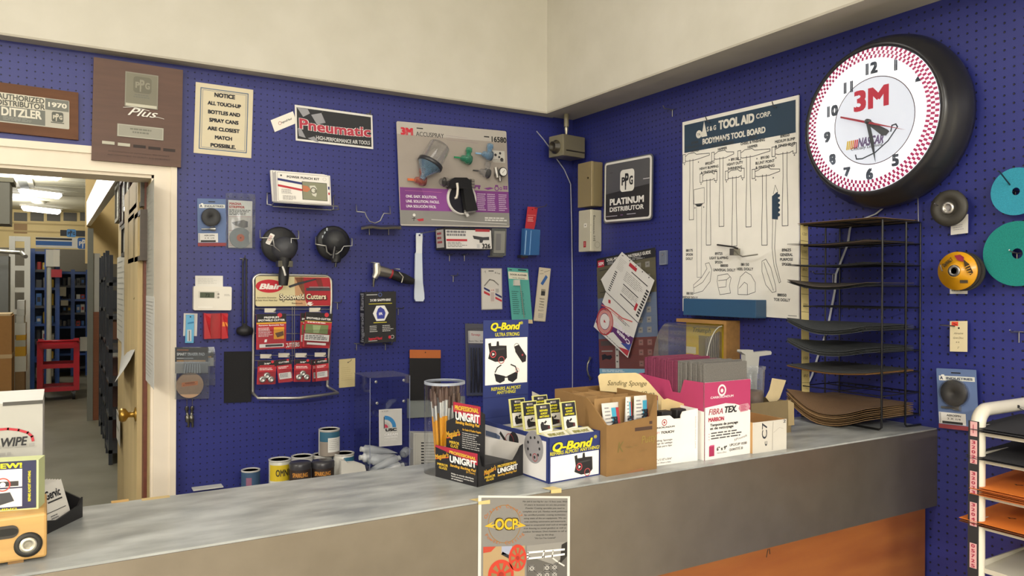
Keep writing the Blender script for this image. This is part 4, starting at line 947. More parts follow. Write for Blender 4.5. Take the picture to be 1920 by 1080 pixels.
cabbox((1088, 396), (1110, 471), (1100, 433), .06, 'alarm_box', 'off white alarm box with red label under the beige box', '#b5b09d:g', e2)
# platinum sign
q = [(1133, 303.5), (1224.5, 288), (1223, 411), (1131.5, 420.5)]
t = WT('B', *mid(q)); g = G(); f = t.fr(g, q, .022); f.slab(.003, '#8c9092:m', .02); f.g = g
f.rect(.02, .02, .98, .975, '#e3e1dc', 1, .018); f.rect(.045, .055, .945, .945, '#2f2f30:g', 2, .012); f.poly([(.05, .06), (.94, .06), (.94, .45), (.05, .53)], '#56565a:g', 3)
logo_ppg(f, .5, .35, .29, '#e6e4de', '#26262a', 4); f.text('PLATINUM', .49, .665, .095, '#eceae6', .70, .03, l=5); f.text('DISTRIBUTOR', .49, .785, .068, '#eceae6', .70, .018, l=5); f.rect(.06, .885, .3, .895, '#b9b7c4', 4); f.rect(.37, .88, .42, .89, '#8a5f9a', 4); f.rect(.5, .875, .68, .885, '#b9b7c4', 4); f.rect(.13, .19, .2, .195, '#2a2a2c', 4); f.rect(.82, .36, .94, .37, '#cfcdd2', 4)
t.one('platinum_sign', g, 'square black metal sign with white border lettered platinum distributor', 'sign')
# pull handle
t = WT('B', 1102, 690); P = t.p; g = G(); g.tube([P(1107, 672, .004), P(1106, 673, .02), P(1102, 682, .03), P(1101, 692, .032), P(1103, 702, .028), P(1107, 709, .018), P(1108, 710, .004)], [.005, .005, .0045, .005, .0045, .005, .005], '#8d8a80:m', 8)
for y in (672, 710): g.disc(P(1107, y, 0), (0, -1, 0), .009, .004, '#8d8a80:m', 14)
t.one('pull_handle', g, 'curved metal pull handle low on the wall near the corner', 'handle')
# materials guide
q = [(1119, 482), (1228, 467.5), (1236, 699), (1124, 704)]
def d(f):
    f.rect(0, 0, 1, .075, '#26262a', 1); f.rect(.02, .02, .14, .08, '#b0263c', 2); f.text('SEM', .08, .05, .025, '#eee', .09, .02, l=3); f.text('DUAL-MIX REPAIR MATERIALS GUIDE', .56, .03, .024, '#e2e0dc', .74, .02, l=3); f.lines(.2, .05, .9, .075, 2, '#aaa', .5, 2, 2)
    f.rect(0, .075, 1, .35, '#5f5a48', 1); f.rect(0, .35, 1, .7, '#66738c', 1); f.rect(0, .7, 1, .955, '#6d3f3c', 1); f.rect(0, .955, 1, 1, '#7fb0cc', 1)
    for i in range(14): f.line([(0.02, .10+.062*i), (.98, .10+.062*i)], .0008, '#4d4a48' if i < 4 or i > 9 else '#53607a', 2)
    for x in (.70, .84):
        for y in (.1, .2, .38, .46, .54, .62, .72, .8, .89): f.rect(x, y, x+.07, y+.045, '#8c8a86' if y < .7 else '#8f6a66', 3); f.rect(x+.02, y+.018, x+.05, y+.024, '#444', 4)
    for y in (.11, .2, .3): f.line([(.05, y), (.3, y-.005)], .003, '#222226', 3)
    f.rect(.86, .33, .92, .36, '#222', 3); f.rect(.3, .72, .36, .95, '#bdbab4', 3)
    for y in (.74, .79, .84, .89): f.rect(.315, y, .345, y+.012, '#555', 4)
    f.poly([(.05, .84), (.11, .83), (.15, .845), (.22, .84), (.24, .86), (.2, .88), (.13, .87), (.06, .885)], '#25252a', 3); f.rect(.05, .8, .25, .812, '#8d8a88', 3); f.rect(.04, .72, .25, .76, '#4f4644', 3); f.lines(.05, .965, .5, .99, 2, '#e0ecf2', .5, 2, 2)
sign('B', 'materials_guide', q, .006, .001, 'tall multicoloured materials guide poster behind the hanging leaflets', 'poster', '#5f5a52', d, .004)
def leaf(pts, off, name, label, draw, k='#dcdad6'):
    t = WT('B', sum(p[0] for p in pts)/len(pts), sum(p[1] for p in pts)/len(pts)); g = G(); g.prism([t.p(x, y, off) for x, y in pts], (0, .0008, 0), k); draw(t, g, off); t.one(name, g, label, 'leaflet', 'leaflets pinned over the materials guide')
def d(t, g, off):
    q = [(1166, 472), (1227, 525.5), (1196.5, 604.5), (1135.5, 546)]; f = t.fr(g, q, off)
    f.rect(.3, .06, .52, .14, '#b5303c', 2); f.line([(.05, .06), (.09, .05)], .003, '#333', 2)
    for i in range(4): f.disc(.28+.19*i, .035, .012, '#26262a', 2)
    f.rect(.42, .2, .9, .22, '#2d2d30', 2); f.lines(.3, .28, .85, .5, 6, '#8d8a88', .3, 2, 3); f.rect(.34, .55, .8, .57, '#2d2d30', 2); f.lines(.36, .6, .85, .74, 4, '#8d8a88', .3, 2, 8); f.rect(.36, .78, .84, .8, '#2d2d30', 2); f.rect(.8, .68, .86, .84, '#b5303c', 3)
    for i in range(10): f.rect(.9, .28+.065*i, .975, .28+.065*i+.04, '#2d2d30', 2); f.rect(.03, .45+.05*i, .1, .475+.05*i, '#3d3d40', 2)
    f.lines(.03, .12, .24, .4, 8, '#b5b2ae', .3, 2, 6)
leaf([(1166, 472.4), (1227, 525.6), (1196.5, 604.5), (1135.8, 546), (1126.7, 524)], .03, 'leaflet', 'tilted white printed sheet pinned over the materials guide', d)
def d(t, g, off):
    f = t.fr(g, [(1136, 548), (1196, 606), (1177, 671), (1113, 612)], off)
    f.poly([(0, .28), (.1, .3), (.4, .62), (1, .42), (1, .8), (.5, .72), (.35, .9), (0, .88)], '#5b2f6a', 1); f.poly([(.7, .95), (1, .78), (1, .95)], '#b53a44', 2); f.poly([(.75, .8), (1, .6), (1, .8)], '#3f4f9a', 2)
    f.ring(.22, .66, .17, .06, '#cf8f8a', 3, 30); f.ring(.22, .66, .22, .025, '#b5383c', 3, 30); f.disc(.22, .66, .13, '#e2dcda', 4); f.poly([(.19, .62), (.26, .66), (.2, .7)], '#b5303c', 5); f.line([(.02, .35), (.25, .25), (.6, .22), (.85, .1)], .006, '#c9605e', 3); f.line([(.1, .42), (.3, .3), (.65, .27)], .004, '#e0a09c', 3)
    f.text('Create', .77, .62, .1, '#e6dfe8', .38, .025, rot=180, l=4); f.text('or Match', .67, .48, .1, '#e6dfe8', .46, .025, rot=180, l=4); f.lines(.5, .25, .85, .34, 2, '#6a6870', .4, 3, 3); f.poly([(.14, .08), (.2, .06), (.22, .14), (.16, .16)], '#b5303c', 3); f.lines(.3, .93, .9, .97, 1, '#777', .5, 3, 3)
leaf([(1135.8, 547.5), (1196, 606), (1177, 671), (1113, 612.5)], .026, 'leaflet', 'lower tilted leaflet with purple print hanging over the materials guide', d)
q = [(1236, 470.5), (1249, 469), (1249, 496), (1236, 497)]
t = WT('B', *mid(q)); g = G(); f = t.fr(g, q, .012); f.slab(.01, '#6f7688:g', .002); f.border(.08, .05, .92, .95, .0012, '#a9aebb'); f.disc(.5, .3, .12, '#c9c9cc:m', 2); t.one('plastic_plate', g, 'small clear plastic wall plate right of the materials guide', 'plate')

# --- body man's tool board
q = [(1280, 229.5), (1496.5, 178), (1498.5, 599), (1279.5, 583)]
t = WT('B', *mid(q)); R = t.root('tool_board', 'large white tool board printed with hammer outlines', 'tool board'); g = G(); f = t.fr(g, q, .012); f.slab(.006, '#f1eee6')
T1, T2, DK = '#2c4257', '#5d6a72', '#33373a'
f.rect(.02, .018, .98, .165, T1, 1)
X = lambda x, y: ((x-75)/(590-75), (y-(165-(x-75)*.243))/((1030+(x-75)*.045)-(165-(x-75)*.243)))   # board picture crop -> face
f.poly([(.19, .10), (.215, .02), (.245, .1)], '#e4e1d8', 2); f.disc(.165, .082, .028, '#e4e1d8', 2); f.disc(.205, .085, .02, '#e4e1d8', 3); f.text('TA', .165, .083, .012, T1, .03, .01, l=4)
f.text('S & G', .285, .065, .022, '#e4e1d8', .085, .02); f.text('TOOL AID', .505, .058, .04, '#e4e1d8', .31, .04); f.text('CORP.', .735, .055, .022, '#e4e1d8', .12, .012); f.text("BODYMAN'S TOOL BOARD", .475, .125, .027, '#e4e1d8', .55, .03)
def hammer(x0, x1, y, xs, yb, top, w=.035, kind=0):
    """outline hammer: head from x0 to x1 at height y, handle at xs down to yb"""
    k = DK; th = .0024
    f.line([(xs-w*.45, y+.01), (xs-w*.42, y+.12), (xs-w*.62, yb-.08), (xs-w*.62, yb), (xs+w*.62, yb), (xs+w*.6, yb-.08), (xs+w*.42, y+.12), (xs+w*.45, y+.01)], th, k)
    f.line([(x0, y-.022), (x0+.025, y-.022), (x0+.025, y+.022), (x0, y+.022), (x0, y-.022)], th, k)
    f.line([(x0+.025, y-.01), (xs-.05, y-.014), (xs-.03, y-.022), (xs+.03, y-.022), (xs+.05, y-.012)], th, k); f.line([(x0+.025, y+.012), (xs-.05, y+.016), (xs+.04, y+.016)], th, k)
    if kind == 0: f.line([(xs+.05, y-.012), (x1, y-.006), (x1, y+.004), (xs+.04, y+.016)], th, k)
    else: f.line([(xs+.05, y-.012), (x1-.025, y-.012), (x1-.025, y-.024), (x1, y-.024), (x1, y+.022), (x1-.025, y+.022), (x1-.025, y+.01), (xs+.04, y+.014)], th, k)
    f.disc(xs-.07, y+.03, .005, '#666'); f.disc(xs+.07, y+.03, .005, '#666')
def cap(lines, x, y, w=.2):
    for i, s in enumerate(lines): f.text(s, x, y+.0215*i, .0125, '#3a3d40', min(w, .0125*len(s)*1.1), .02)
hammer(.005, .265, .195, .09, .52, 0); cap(['89300', '7" STRAIGHT PICK', 'HAMMER'], .125, .115+.005)
hammer(.285, .485, .21, .375, .565, 0); cap(['89000', 'PICK & FINISHING', 'HAMMER'], .385, .155-.02)
hammer(.52, .785, .225, .61, .575, 0); cap(['89200', 'CHISEL & FINISHING', 'HAMMER'], .645, .16-.01)
hammer(.80, .985, .235, .90, .58, 0, kind=1); cap(['89050', 'MEDIUM BUMP', '& FINISHING'], .90, .18-.01)
hammer(.175, .335, .31, .255, .655, 0, kind=1); cap(['89250', 'HEAVY BUMPING', '& FINISHING'], .26, .255-.015)
hammer(.41, .575, .315, .49, .665, 0, kind=1); cap(['89150', 'HEAVY DUTY', 'SHRINKING'], .495, .25-.01)
hammer(.64, .86, .325, .74, .665, 0); cap(['89100', 'BLUNT POINT', '& FINISHING'], .745, .255+.0)
f.line([(.115, .365), (.215, .36), (.215, .44), (.115, .44), (.115, .365)], .0018, DK); f.poly([(.125, .442), (.205, .442), (.18, .455), (.15, .455)], DK, 2); f.line([(.14, .45), (.145, .82), (.185, .82), (.19, .45)], .0016, DK); f.disc(.125, .46, .005, '#666'); f.disc(.21, .46, .005, '#666')
cap(['88175', 'SPOON', 'DOLLY'], .07, .68); cap(['89725', 'LIGHT SLAPPING', 'SPOON'], .35, .70, .17)
f.poly([(.80, .44), (.845, .42), (.852, .5), (.845, .55), (.80, .545)], T1, 2); f.line([(.81, .43), (.825, .39), (.845, .42)], .0016, DK); f.line([(.805, .545), (.80, .68), (.815, .76), (.855, .84), (.865, .835), (.83, .75), (.82, .68), (.83, .55)], .002, DK)
for i in range(5): f.disc(.852, .44+.022*i, .01, T1, 2)
cap(['89625', 'GENERAL', 'PURPOSE', 'SPOON'], .91, .69)
f.line([(.11, .86), (.19, .82), (.24, .775), (.225, .75), (.26, .745), (.285, .78), (.27, .84), (.2, .89), (.115, .905), (.11, .86)], .002, DK); f.line([(.115, .875), (.2, .845), (.265, .79)], .002, DK); cap(['88100', 'WEDGE DOLLY'], .075, .905)
f.line([(.34, .81), (.43, .80), (.46, .82), (.445, .86), (.455, .895), (.36, .905), (.345, .87), (.335, .84), (.34, .81)], .002, DK); f.line([(.345, .835), (.42, .83), (.45, .815)], .002, DK); f.line([(.42, .83), (.415, .865), (.35, .87)], .002, DK); cap(['88000', 'UNIVERSAL DOLLY'], .40, .76)
f.line([(.52, .86), (.54, .815), (.585, .79), (.63, .805), (.665, .84), (.665, .885), (.6, .9), (.52, .9), (.52, .86)], .002, DK); f.line([(.53, .87), (.575, .84), (.6, .85), (.6, .9)], .002, DK); cap(['88150', 'HEEL DOLLY'], .58, .755)
f.line([(.72, .74), (.75, .73), (.79, .77), (.825, .85), (.83, .88), (.80, .885), (.75, .85), (.72, .79), (.72, .74)], .002, DK); f.line([(.735, .745), (.76, .79), (.81, .875)], .002, DK); cap(['88050', 'TOE DOLLY'], .875, .895)
f.rect(.92, .985, .985, .988, '#777', 1)
obj('board', g, R)
g = G(); a, b = t.p(1281, 562, .07), t.p(1417, 600, .07); top = t.p(1417, 562.5, .07).z; bot = t.p(1417, 597, .07).z
g.box((a.x, -.07, bot), (b.x, -.013, top), '#33587c:g'); obj('tray', g, R, 'blue wooden tray along the bottom', bevel=.002)
g = G(); g.tube([t.p(1345, 459, .02), t.p(1375, 463, .05), t.p(1383, 466, .06)], .0035, '#4c4a46:m', 8); g.box(t.p(1368, 466, .065), t.p(1388, 479, .03), '#8d8a80:m'); g.tube([t.p(1378, 470, .06), t.p(1386, 478, .07), t.p(1392, 481, .07), t.p(1421, 477, .05)], .0026, '#9a978c:m', 8); obj('spring_clip', g, R, 'bent metal clip')
for x, y, dx, dy in ((1323, 218, 3, 6), (1448, 190, 2, 6)):
    h = WT('B', x, y); g = G(); g.tube([h.p(x, y, 0), h.p(x, y+1, .012), h.p(x+dx, y+dy+3, .016), h.p(x+dx+5, y+dy+5, .02)], .002, '#77767a:m', 6); h.one('peg_hook', g, 'small hook at the top %s of the white tool board' % ('left' if x < 1400 else 'right'), 'hook', 'pegboard hooks')

# --- lit clock
t = WT('B', 1640, 225); P = t.p; R = t.root('wall_clock', 'large lit round wall clock with thick dark case', 'clock')
D = .12; l, r_, tp, bt = P(1520, 225, D), P(1757, 225, D), P(1638, 85, D), P(1638, 361, D)
cu, cv = (l.x+r_.x)/2, (tp.z+bt.z)/2; rf = ((r_.x-l.x)+(tp.z-bt.z))/4
c = Vector((cu, 0, cv)); AX = (0, -1, 0)
g = G(); KD = '#222226:g'
g.lathe(c, AX, [(rf*1.10, .001), (rf*1.20, .012), (rf*1.23, .04), (rf*1.21, .062), (rf*1.14, .092), (rf*1.09, .108), (rf*1.075, .118), (rf*1.04, .122), (rf*1.005, .12), (rf*1.0, .06), (0, .06)], KD, 72); obj('case', g, R, 'dark glossy round case')
emis('clock_glow', (.9, .9, .92), .75); emis('clock_mid', (.5, .53, .6), .75); emis('clock_red', (.30, .02, .09), .35)
g = G(); ro, ri, o1, o2 = rf*1.0, rf*.85, .12, .127; n = 168
g.lathe(c, AX, [(ro, o1), (ri, o2), (ri, .1)], 'clock_glow', 72, caps_=False)
for band in range(3):
    ta, tb = band/3, (band+1)/3
    for i in range(n):
        if (i+band) % 2: continue
        vs = []
        for tt, aa in ((ta, i), (ta, i+1), (tb, i+1), (tb, i)):
            rr = ro+(ri-ro)*tt; oo = o1+(o2-o1)*tt+.0006; a = 2*math.pi*aa/n; vs.append(c+Vector((rr*math.cos(a), -oo, rr*math.sin(a))))
        g.add(vs[::-1], [(0, 1, 2, 3)], 'clock_red')
obj('checker_ring', g, R, 'glowing ring of red checks')
g = G(); rr = rf*1.0; f = F(g, c+Vector((-rr, -.099, -rr)), (2*rr, 0, 0), (0, 0, 2*rr), (0, -1, 0)); f.disc(.5, .5, .495, 'clock_glow', 0, 64); f.disc(.5, .5, .3075, 'clock_mid', 2, 64); f.ring(.5, .5, .3075, .006, '#5a4a55', 3, 64)
GX = lambda x: .5+(x-508)/218*.3075
GY = lambda y: .5+(y-560)/248*.3075
NK = '#3b4350'
for s, x, y in (('12', 500, 258), ('1', 628, 274), ('2', 745, 365), ('3', 832, 515), ('4', 790, 725), ('5', 628, 805), ('6', 491, 862), ('7', 363, 836), ('8', 276, 744), ('9', 244, 604), ('10', 276, 452), ('11', 369, 334)): f.text(s, GX(x), GY(y), .072, NK, None, .045, l=4)
f.text('3M', GX(497), GY(430), .135, '#c03048', .27, .03, l=4)
for i, k in enumerate(('#d8b93a', '#d8b93a', '#d9953a', '#d9953a', '#c8404a', '#c8404a')): f.poly([(GX(358+11*i), GY(703)), (GX(366+11*i), GY(703)), (GX(372+11*i), GY(652)), (GX(364+11*i), GY(652))], k, 4)
f.text('NASCAR', GX(495), GY(672), .058, '#6f5f8a', .2, .03, .3, l=4); f.text('Officially Licensed', GX(474), GY(703), .022, '#3b3f48', .245, .008, .2, l=4)
f.line([(GX(412), GY(740)), (GX(418), GY(765)), (GX(450), GY(768)), (GX(520), GY(745)), (GX(590), GY(690)), (GX(638), GY(622)), (GX(630), GY(605)), (GX(610), GY(608)), (GX(604), GY(640))], .004, '#3b4350', 4)
obj('dial', g, R, 'bright white dial with red lettering')
def hand(nm, pts, k, o, lb=None):
    g = G(); g.prism([f.P(GX(x), GY(y))+Vector((0, -o, 0)) for x, y in pts], (0, -.0012, 0), k); obj(nm, g, R, lb)
hand('hour_hand', [(488, 552), (478, 572), (560, 655), (582, 660), (600, 640), (590, 628)], '#4a4f57:g', .004)
hand('minute_hand', [(478, 570), (496, 566), (520, 680), (530, 802), (505, 700)], '#454a52:g', .007)
hand('second_hand', [(336, 500), (334, 510), (488, 575), (690, 651), (492, 563)], '#a8384a:g', .010, 'red second hand')
g = G(); g.lathe(f.P(GX(487), GY(562)), AX, [(.008, 0), (.008, .013), (0, .014)], '#3a3a3e:g', 16); obj('hub', g, R)
g = G(); g.lathe(c, AX, [(rf*1.0, .1215), (rf*.9, .1365), (rf*.7, .139), (0, .14)], 'lens', 60); obj('glass', g, R, 'clear front glass')
# clock cord
t = WT('B', 1600, 500); g = G(); pts = [(1666, 379, .03), (1663, 384, .02), (1655, 391, .01), (1641, 402, .008), (1615, 412, .008), (1596, 420, .008), (1593, 432, .008), (1589, 459, .008), (1567, 515, .008), (1565, 547, .008), (1555.5, 595, .008), (1549.6, 623, .008), (1537.6, 655, .008), (1522, 705, .008), (1512, 725, .008)]
pp = [t.p(*p) for p in pts]
g.sheet([[p+Vector((-.004, 0, 0)) for p in pp], [p+Vector((.004, 0, 0)) for p in pp]], '#b9bcc2:g', .003); t.one('clock_cord', g, 'flat white cord running down the wall behind the sandpaper rack', 'cord')
t = WT('B', 1721, 385); g = G(); g.tube([t.p(1720, 365, .02), t.p(1721, 372, .03), t.p(1722, 415, .03)], .0022, '#6b6a72:m', 6); g.ball(t.p(1720, 366, .025), .006, '#a9a59a:g', 10); t.one('hanging_wire', g, 'short wire hanging below the right edge of the clock', 'wire')

# --- grinding and sanding discs on hooks
def wdisc(px, py, pr, off, th, k, name, label, parts):
    t = WT('B', px, py); R = t.root(name, label, 'disc', None); c = t.p(px, py, off); rr = (t.p(px, py-pr, off)-c).length; parts(R, c, rr, t, off); return t
def d1(R, c, rr, t, off):
    g = G(); g.lathe(c, AX, [(rr*.97, -.012), (rr, -.008), (rr*.96, 0), (rr*.55, .004), (rr*.5, -.002), (0, -.002)], '#38352f:r', 44); wh_ = obj('wheel', g, R)
    g = G(); g.lathe(c+Vector((0, -.0, 0)), AX, [(rr*.33, -.002), (rr*.33, .003), (rr*.17, .004), (rr*.17, -.0015)], '#c9c6c0:m', 28); f = F(g, c+Vector((-rr*.3, -.0042, -rr*.3)), (rr*.6, 0, 0), (0, 0, rr*.6), AX)
    for i in range(4): f.disc(.5+.37*math.cos(i*1.57+.7), .5+.37*math.sin(i*1.57+.7), .03, '#222')
    obj('flange', g, wh_, 'silver centre flange')
wdisc(1777, 390, 34.5, .05, 0, '', 'grinding_disc', 'grey grinding disc under the clock', d1)
def d2(R, c, rr, t, off):
    for i, (dx, dy) in enumerate(((.012, .0), (.006, .0))):
        g = G(); g.disc(c+Vector((dx*1.2, .012+.006*(1-i), -.002*(1-i))), AX, rr*(1.0), .005, '#2a2724:r', 40); obj('spare_wheel', g, R, 'dark wheel stacked behind')
    g = G(); f = F(g, c+Vector((-rr, -.006, -rr)), (2*rr, 0, 0), (0, 0, 2*rr), AX); g.lathe(c, AX, [(rr, -.006), (rr, 0), (rr*.4, .006), (rr*.36, .014), (rr*.3, .014), (rr*.3, .002)], '#cf9418:g', 44); f.N = Vector((0, -1, 0))
    f.text('DeWALT', .3, .27, .09, '#2a2210', .3, .03, rot=38, l=6); f.poly([(.47, .1), (.62, .08), (.72, .15), (.7, .27), (.55, .22)], '#8c2338', 6); f.poly([(.70, .2), (.85, .33), (.95, .55), (.88, .62), (.74, .4)], '#3a2a14', 6); f.rect(.62, .74, .82, .82, '#3f3420', 6)
    for i in range(4): f.line([(.74+.03*i, .42+.05*i), (.86+.015*i, .36+.07*i)], .002, '#d9a030', 9)
    yf_ = obj('yellow_face', g, R, 'yellow labelled front wheel'); g = G(); g.lathe(c+Vector((0, -.013, 0)), AX, [(rr*.31, 0), (rr*.31, .003), (rr*.16, .004), (rr*.16, 0)], '#8d8a86:m', 24); obj('bushing', g, yf_)
wdisc(1794, 508, 36, .07, 0, '', 'grinding_disc', 'yellow labelled grinding disc stack below the plain grey disc', d2)
for px, py, pr, k, nm, off in ((1905.5, 359, 44.5, '#2f8fa8:s', 'teal blue sanding disc at the upper right edge', .03), (1908, 475.5, 61, '#177f78:s', 'large green sanding disc below the teal one', .03)):
    t = WT('B', px, py); c = t.p(px, py, off); rr = (t.p(px, py-pr, off)-c).length; g = G(); g.disc(c, AX, rr, .003, k, 60, rr*.16); t.one('sanding_disc', g, nm, 'disc')
def tagc(q, off, label, k, draw):
    sign('B', 'price_tag', q, off, .0008, label, 'tag', k, draw)
tagc([(1783, 407), (1815, 400), (1815, 438), (1782.5, 439.5)], .02, 'white tag behind the plain grey grinding disc', '#cfccc6', lambda f: f.lines(.15, .5, .85, .85, 3, '#9a97a0', .3, 2, 2))
tagc([(1781, 540), (1814, 540), (1814, 551), (1781, 551)], .03, 'bottom edge of the white tag under the yellow disc stack', '#cfccc6', lambda f: f.lines(.1, .3, .9, .8, 1, '#777', .5, 2, 2))
def d(f):
    f.rect(.1, .02, .48, .16, '#d9452f', 1); f.poly([(.2, .06), (.4, .1), (.44, .14), (.22, .1)], '#8c1f18', 2); f.disc(.52, .23, .055, '#1c1a18', 2); f.text('Abrasive', .5, .4, .06, '#6f6658', .55, .0, .3); f.text('Grit Disc', .5, .55, .06, '#6f6658', .6, .0, .3); f.text('4 A', .45, .69, .06, '#6f6658', .2, .0, .3); f.text('2"', .5, .87, .06, '#6f6658', .12, .0, .2)
tagc([(1781, 602), (1814, 602), (1813.5, 659.5), (1781, 659)], .02, 'cream handwritten tag with a red mark on a long hook', '#d8cba6', d)
blister_disc('B', [(1756, 689), (1829.5, 695), (1836, 809), (1760, 803)], 'disc_kit', 'blue carded black disc kit on the right wall near the white rack', 'blue carded disc kits', .02)
HB = [(1794, 508, .078, 'long white hook through the yellow disc stack', (0, 0), .016, '#c9c9cc:m'), (1797, 612, .088, 'long hook through the cream handwritten tag', (0, .006), .0, '#55545c:m'), (1905, 360, .088, 'long hook through the teal blue disc', (0, .05), .0, '#55545c:m'),
      (1908, 475, .036, 'short hook through the green disc', (0, .004), .004, '#a9a9a6:m'), (1912, 622, .045, 'bare hook at the right edge beside the cream tag', (0, 0), .006, '#8d8c92:m'), (1777, 389, .06, 'hook through the plain grey grinding disc', (.0, .004), .004, '#8d8c92:m'), (1563, 514, .10, 'wire hook left inside the sandpaper rack beside the tool board', (0, 0), .008, '#8d8c92:m')]
for x, y, L_, lb, dr, up, k in HB: hook('B', x, y, L_, lb, up, dr, k, .002)
# ================================================================== ON THE COUNTER
class BX:
    """box standing on the counter: picture spots of its near corner and of the right end of its front edge"""
    def __init__(s, C, Rr):
        s.o = onc(*C); d = onc(*Rr)-s.o; s.w = d.length; s.yaw = math.atan2(d.y, d.x); s.x = d.normalized(); s.y = Vector((-s.x.y, s.x.x, 0))
    def loc(s, p): d = p-s.o; return Vector((d.dot(s.x), d.dot(s.y), d.z))
    def pl(s, px, py, pt, n):
        r = ray(px, py); return s.loc(CAMP + r*((pt-CAMP).dot(n)/r.dot(n)))
    def f(s, px, py, dep=0): return s.pl(px, py, s.o+s.y*dep, s.y)
    def l(s, px, py, off=0): return s.pl(px, py, s.o+s.x*off, s.x)
    def t(s, px, py, z): return s.pl(px, py, s.o+Vector((0, 0, z)), Vector((0, 0, 1)))
    def root(s, name, label, cat, group=None): return empty(name, s.o, label, cat, group, s.yaw)
    def one(s, name, g, label, cat, group=None, bevel=0): return obj(name, g, None, label, cat, group, None, s.o, s.yaw, bevel)
def pts3(l, y): return [(x, y, z) for x, z in l]

# --- unigrit display tray
b = BX((895.4, 913.7), (982, 890)); R = b.root('pad_display', 'black and red cardboard tray of sanding backing pads', 'display box')
w = b.w; d_ = b.l(816, 895).y; h = b.f(895.4, 851).z; th = .002; KB = '#1b1a1d'
RD = '#a3243a'
g = G(); e = .0
# left face (labelled) and its tall header
lf = F(g, (0, d_, 0), (0, -d_, 0), (0, 0, h), (-1, 0, 0)); lf.slab(th, KB)
lf.poly([(0, 0), (1, 0), (1, .35), (0, .06)], RD, 1); lf.text('PROFESSIONAL', .66, .14, .085, '#d9b63a', .62, .025, rot=-2, l=3); lf.text('UNIGRIT', .67, .33, .19, '#e9e6e2', .62, .03, l=3); lf.text('Sanding Backing Pad', .67, .52, .075, '#d9a83a', .60, .02, .2, l=3); lf.text('(6-13mm)', .85, .61, .06, '#d9a83a', .2, .01, l=3)
lf.text("Meguiar's", .17, .3, .14, '#c99a2c', .34, .02, .3, rot=14, l=4); lf.line([(.03, .42), (.33, .3)], .003, '#b5402c', 3); lf.text('MIRROR', .19, .57, .07, '#d9b63a', .26, .02, l=3); lf.text('GLAZE', .2, .67, .07, '#d9b63a', .2, .02, l=3)
for i, s in enumerate(('Helps to evenly distribute', 'hand pressure across face', 'of sandpaper')): lf.text(s, .4, .77+.075*i, .045, '#d9d6d2', .52 if i < 2 else .28, .012, al='l', l=3)
obj('front_wall', g, R)
g = G(); hd = .018; H0 = b.l(829, 835, hd); top = b.l(862, 755, hd).z; ya, yb = d_-.016, .012
q = [(ya, h*.55), (yb-.014, h*.55), (yb-.014, b.l(907, 777, hd).z), (yb+.004, b.l(900, 770, hd).z), (yb+.006, top), (ya-.02, top-.004), (ya-.024, top-.035), (ya, top-.045)]
g.prism([(hd, y, z) for y, z in q], (th, 0, 0), KB)
hf = F(g, (hd, d_-.016, h), (0, -(d_-.02), 0), (0, 0, top-h), (-1, 0, 0))
hf.poly([(.2, 0), (.95, .02), (.95, .42), (.6, .3), (.2, .22)], RD, 1); hf.text('PROFESSIONAL', .58, .12, .095, '#d9b63a', .66, .025, l=3); hf.text('UNIGRIT', .6, .3, .17, '#e9e6e2', .66, .03, l=3); hf.text('Sanding Backing Pad', .6, .44, .065, '#d9a83a', .66, .02, .2, l=3)
hf.text("Meguiar's", .2, .72, .13, '#c99a2c', .4, .02, .3, rot=14, l=4); hf.line([(.03, .84), (.4, .7)], .003, '#b5402c', 3); hf.text('MIRROR', .24, .92, .06, '#d9b63a', .28, .02, l=3); hf.text('GLAZE', .24, 1.0, .06, '#d9b63a', .22, .02, l=3); hf.text('For Sealer & Feather Repairs', .72, .58, .045, '#d9a83a', .5, .012, l=3); hf.lines(.46, .65, .98, 1.02, 8, '#a9a6a4', .4, 3, 3)
obj('header_card', g, R, 'tall header with a red top')
# right face with low curved cut, white inside of the far wall
g = G(); lowz = b.f(915, 877).z
prof = [(0, 0), (w, 0), (w, b.f(982, 832).z), (w-.012, b.f(976, 836).z), (w-.02, lowz+.02), (w-.035, lowz+.004), (w*.5, lowz), (.012, lowz+.006), (.004, h), (0, h)]
g.prism(pts3(prof, 0), (0, th, 0), KB); rf_ = F(g, (0, 0, 0), (w, 0, 0), (0, 0, h), (0, -1, 0))
rf_.text("Meguiar's", .25, .58, .15, '#c99a2c', .26, .02, .3, rot=10, l=3); rf_.line([(.13, .66), (.37, .58)], .002, '#b5402c', 3); rf_.text('MIRROR', .25, .77, .07, '#d9b63a', .22, .02, l=3); rf_.text('GLAZE', .25, .86, .06, '#d9b63a', .16, .02, l=3)
rf_.text('PROFESSIONAL', .62, .53, .075, '#d9b63a', .42, .025, l=3); rf_.text('UNIGRIT', .63, .67, .14, '#e9e6e2', .44, .03, l=3); rf_.text('Sanding Backing Pad', .62, .80, .06, '#d9a83a', .42, .02, .2, l=3)
obj('side_wall', g, R)
g = G(); hb = b.f(905, 822, d_).z
prof = [(0, 0), (w, 0), (w, hb*.98), (w*.5, hb*1.02), (0, hb)]
g.prism(pts3(prof, d_-th), (0, th, 0), '#d9d5d0'); obj('side_wall', g, R, 'white inside of the far wall')
g = G(); g.box((w-th, th, 0), (w, d_-th, b.f(982, 832).z*.99), '#dcd8d2'); obj('back_wall', g, R, 'white inside of the end wall')
g = G(); g.box((th, th, 0), (w-th, d_-th, .003), '#3a3836'); obj('base', g, R)
for i in range(3):
    g = G(); z0 = .004+.013*i; x1 = w-.006 if i < 2 else w*.62; g.box((hd+.006, .008, z0), (x1, d_-.008, z0+.012), '#2f2f31:r')
    b.one('backing_pad', g, ('topmost', 'middle', 'lowest')[2-i]+' dark backing pad in the black and red tray', 'pad', 'backing pads in the tray', bevel=.002)

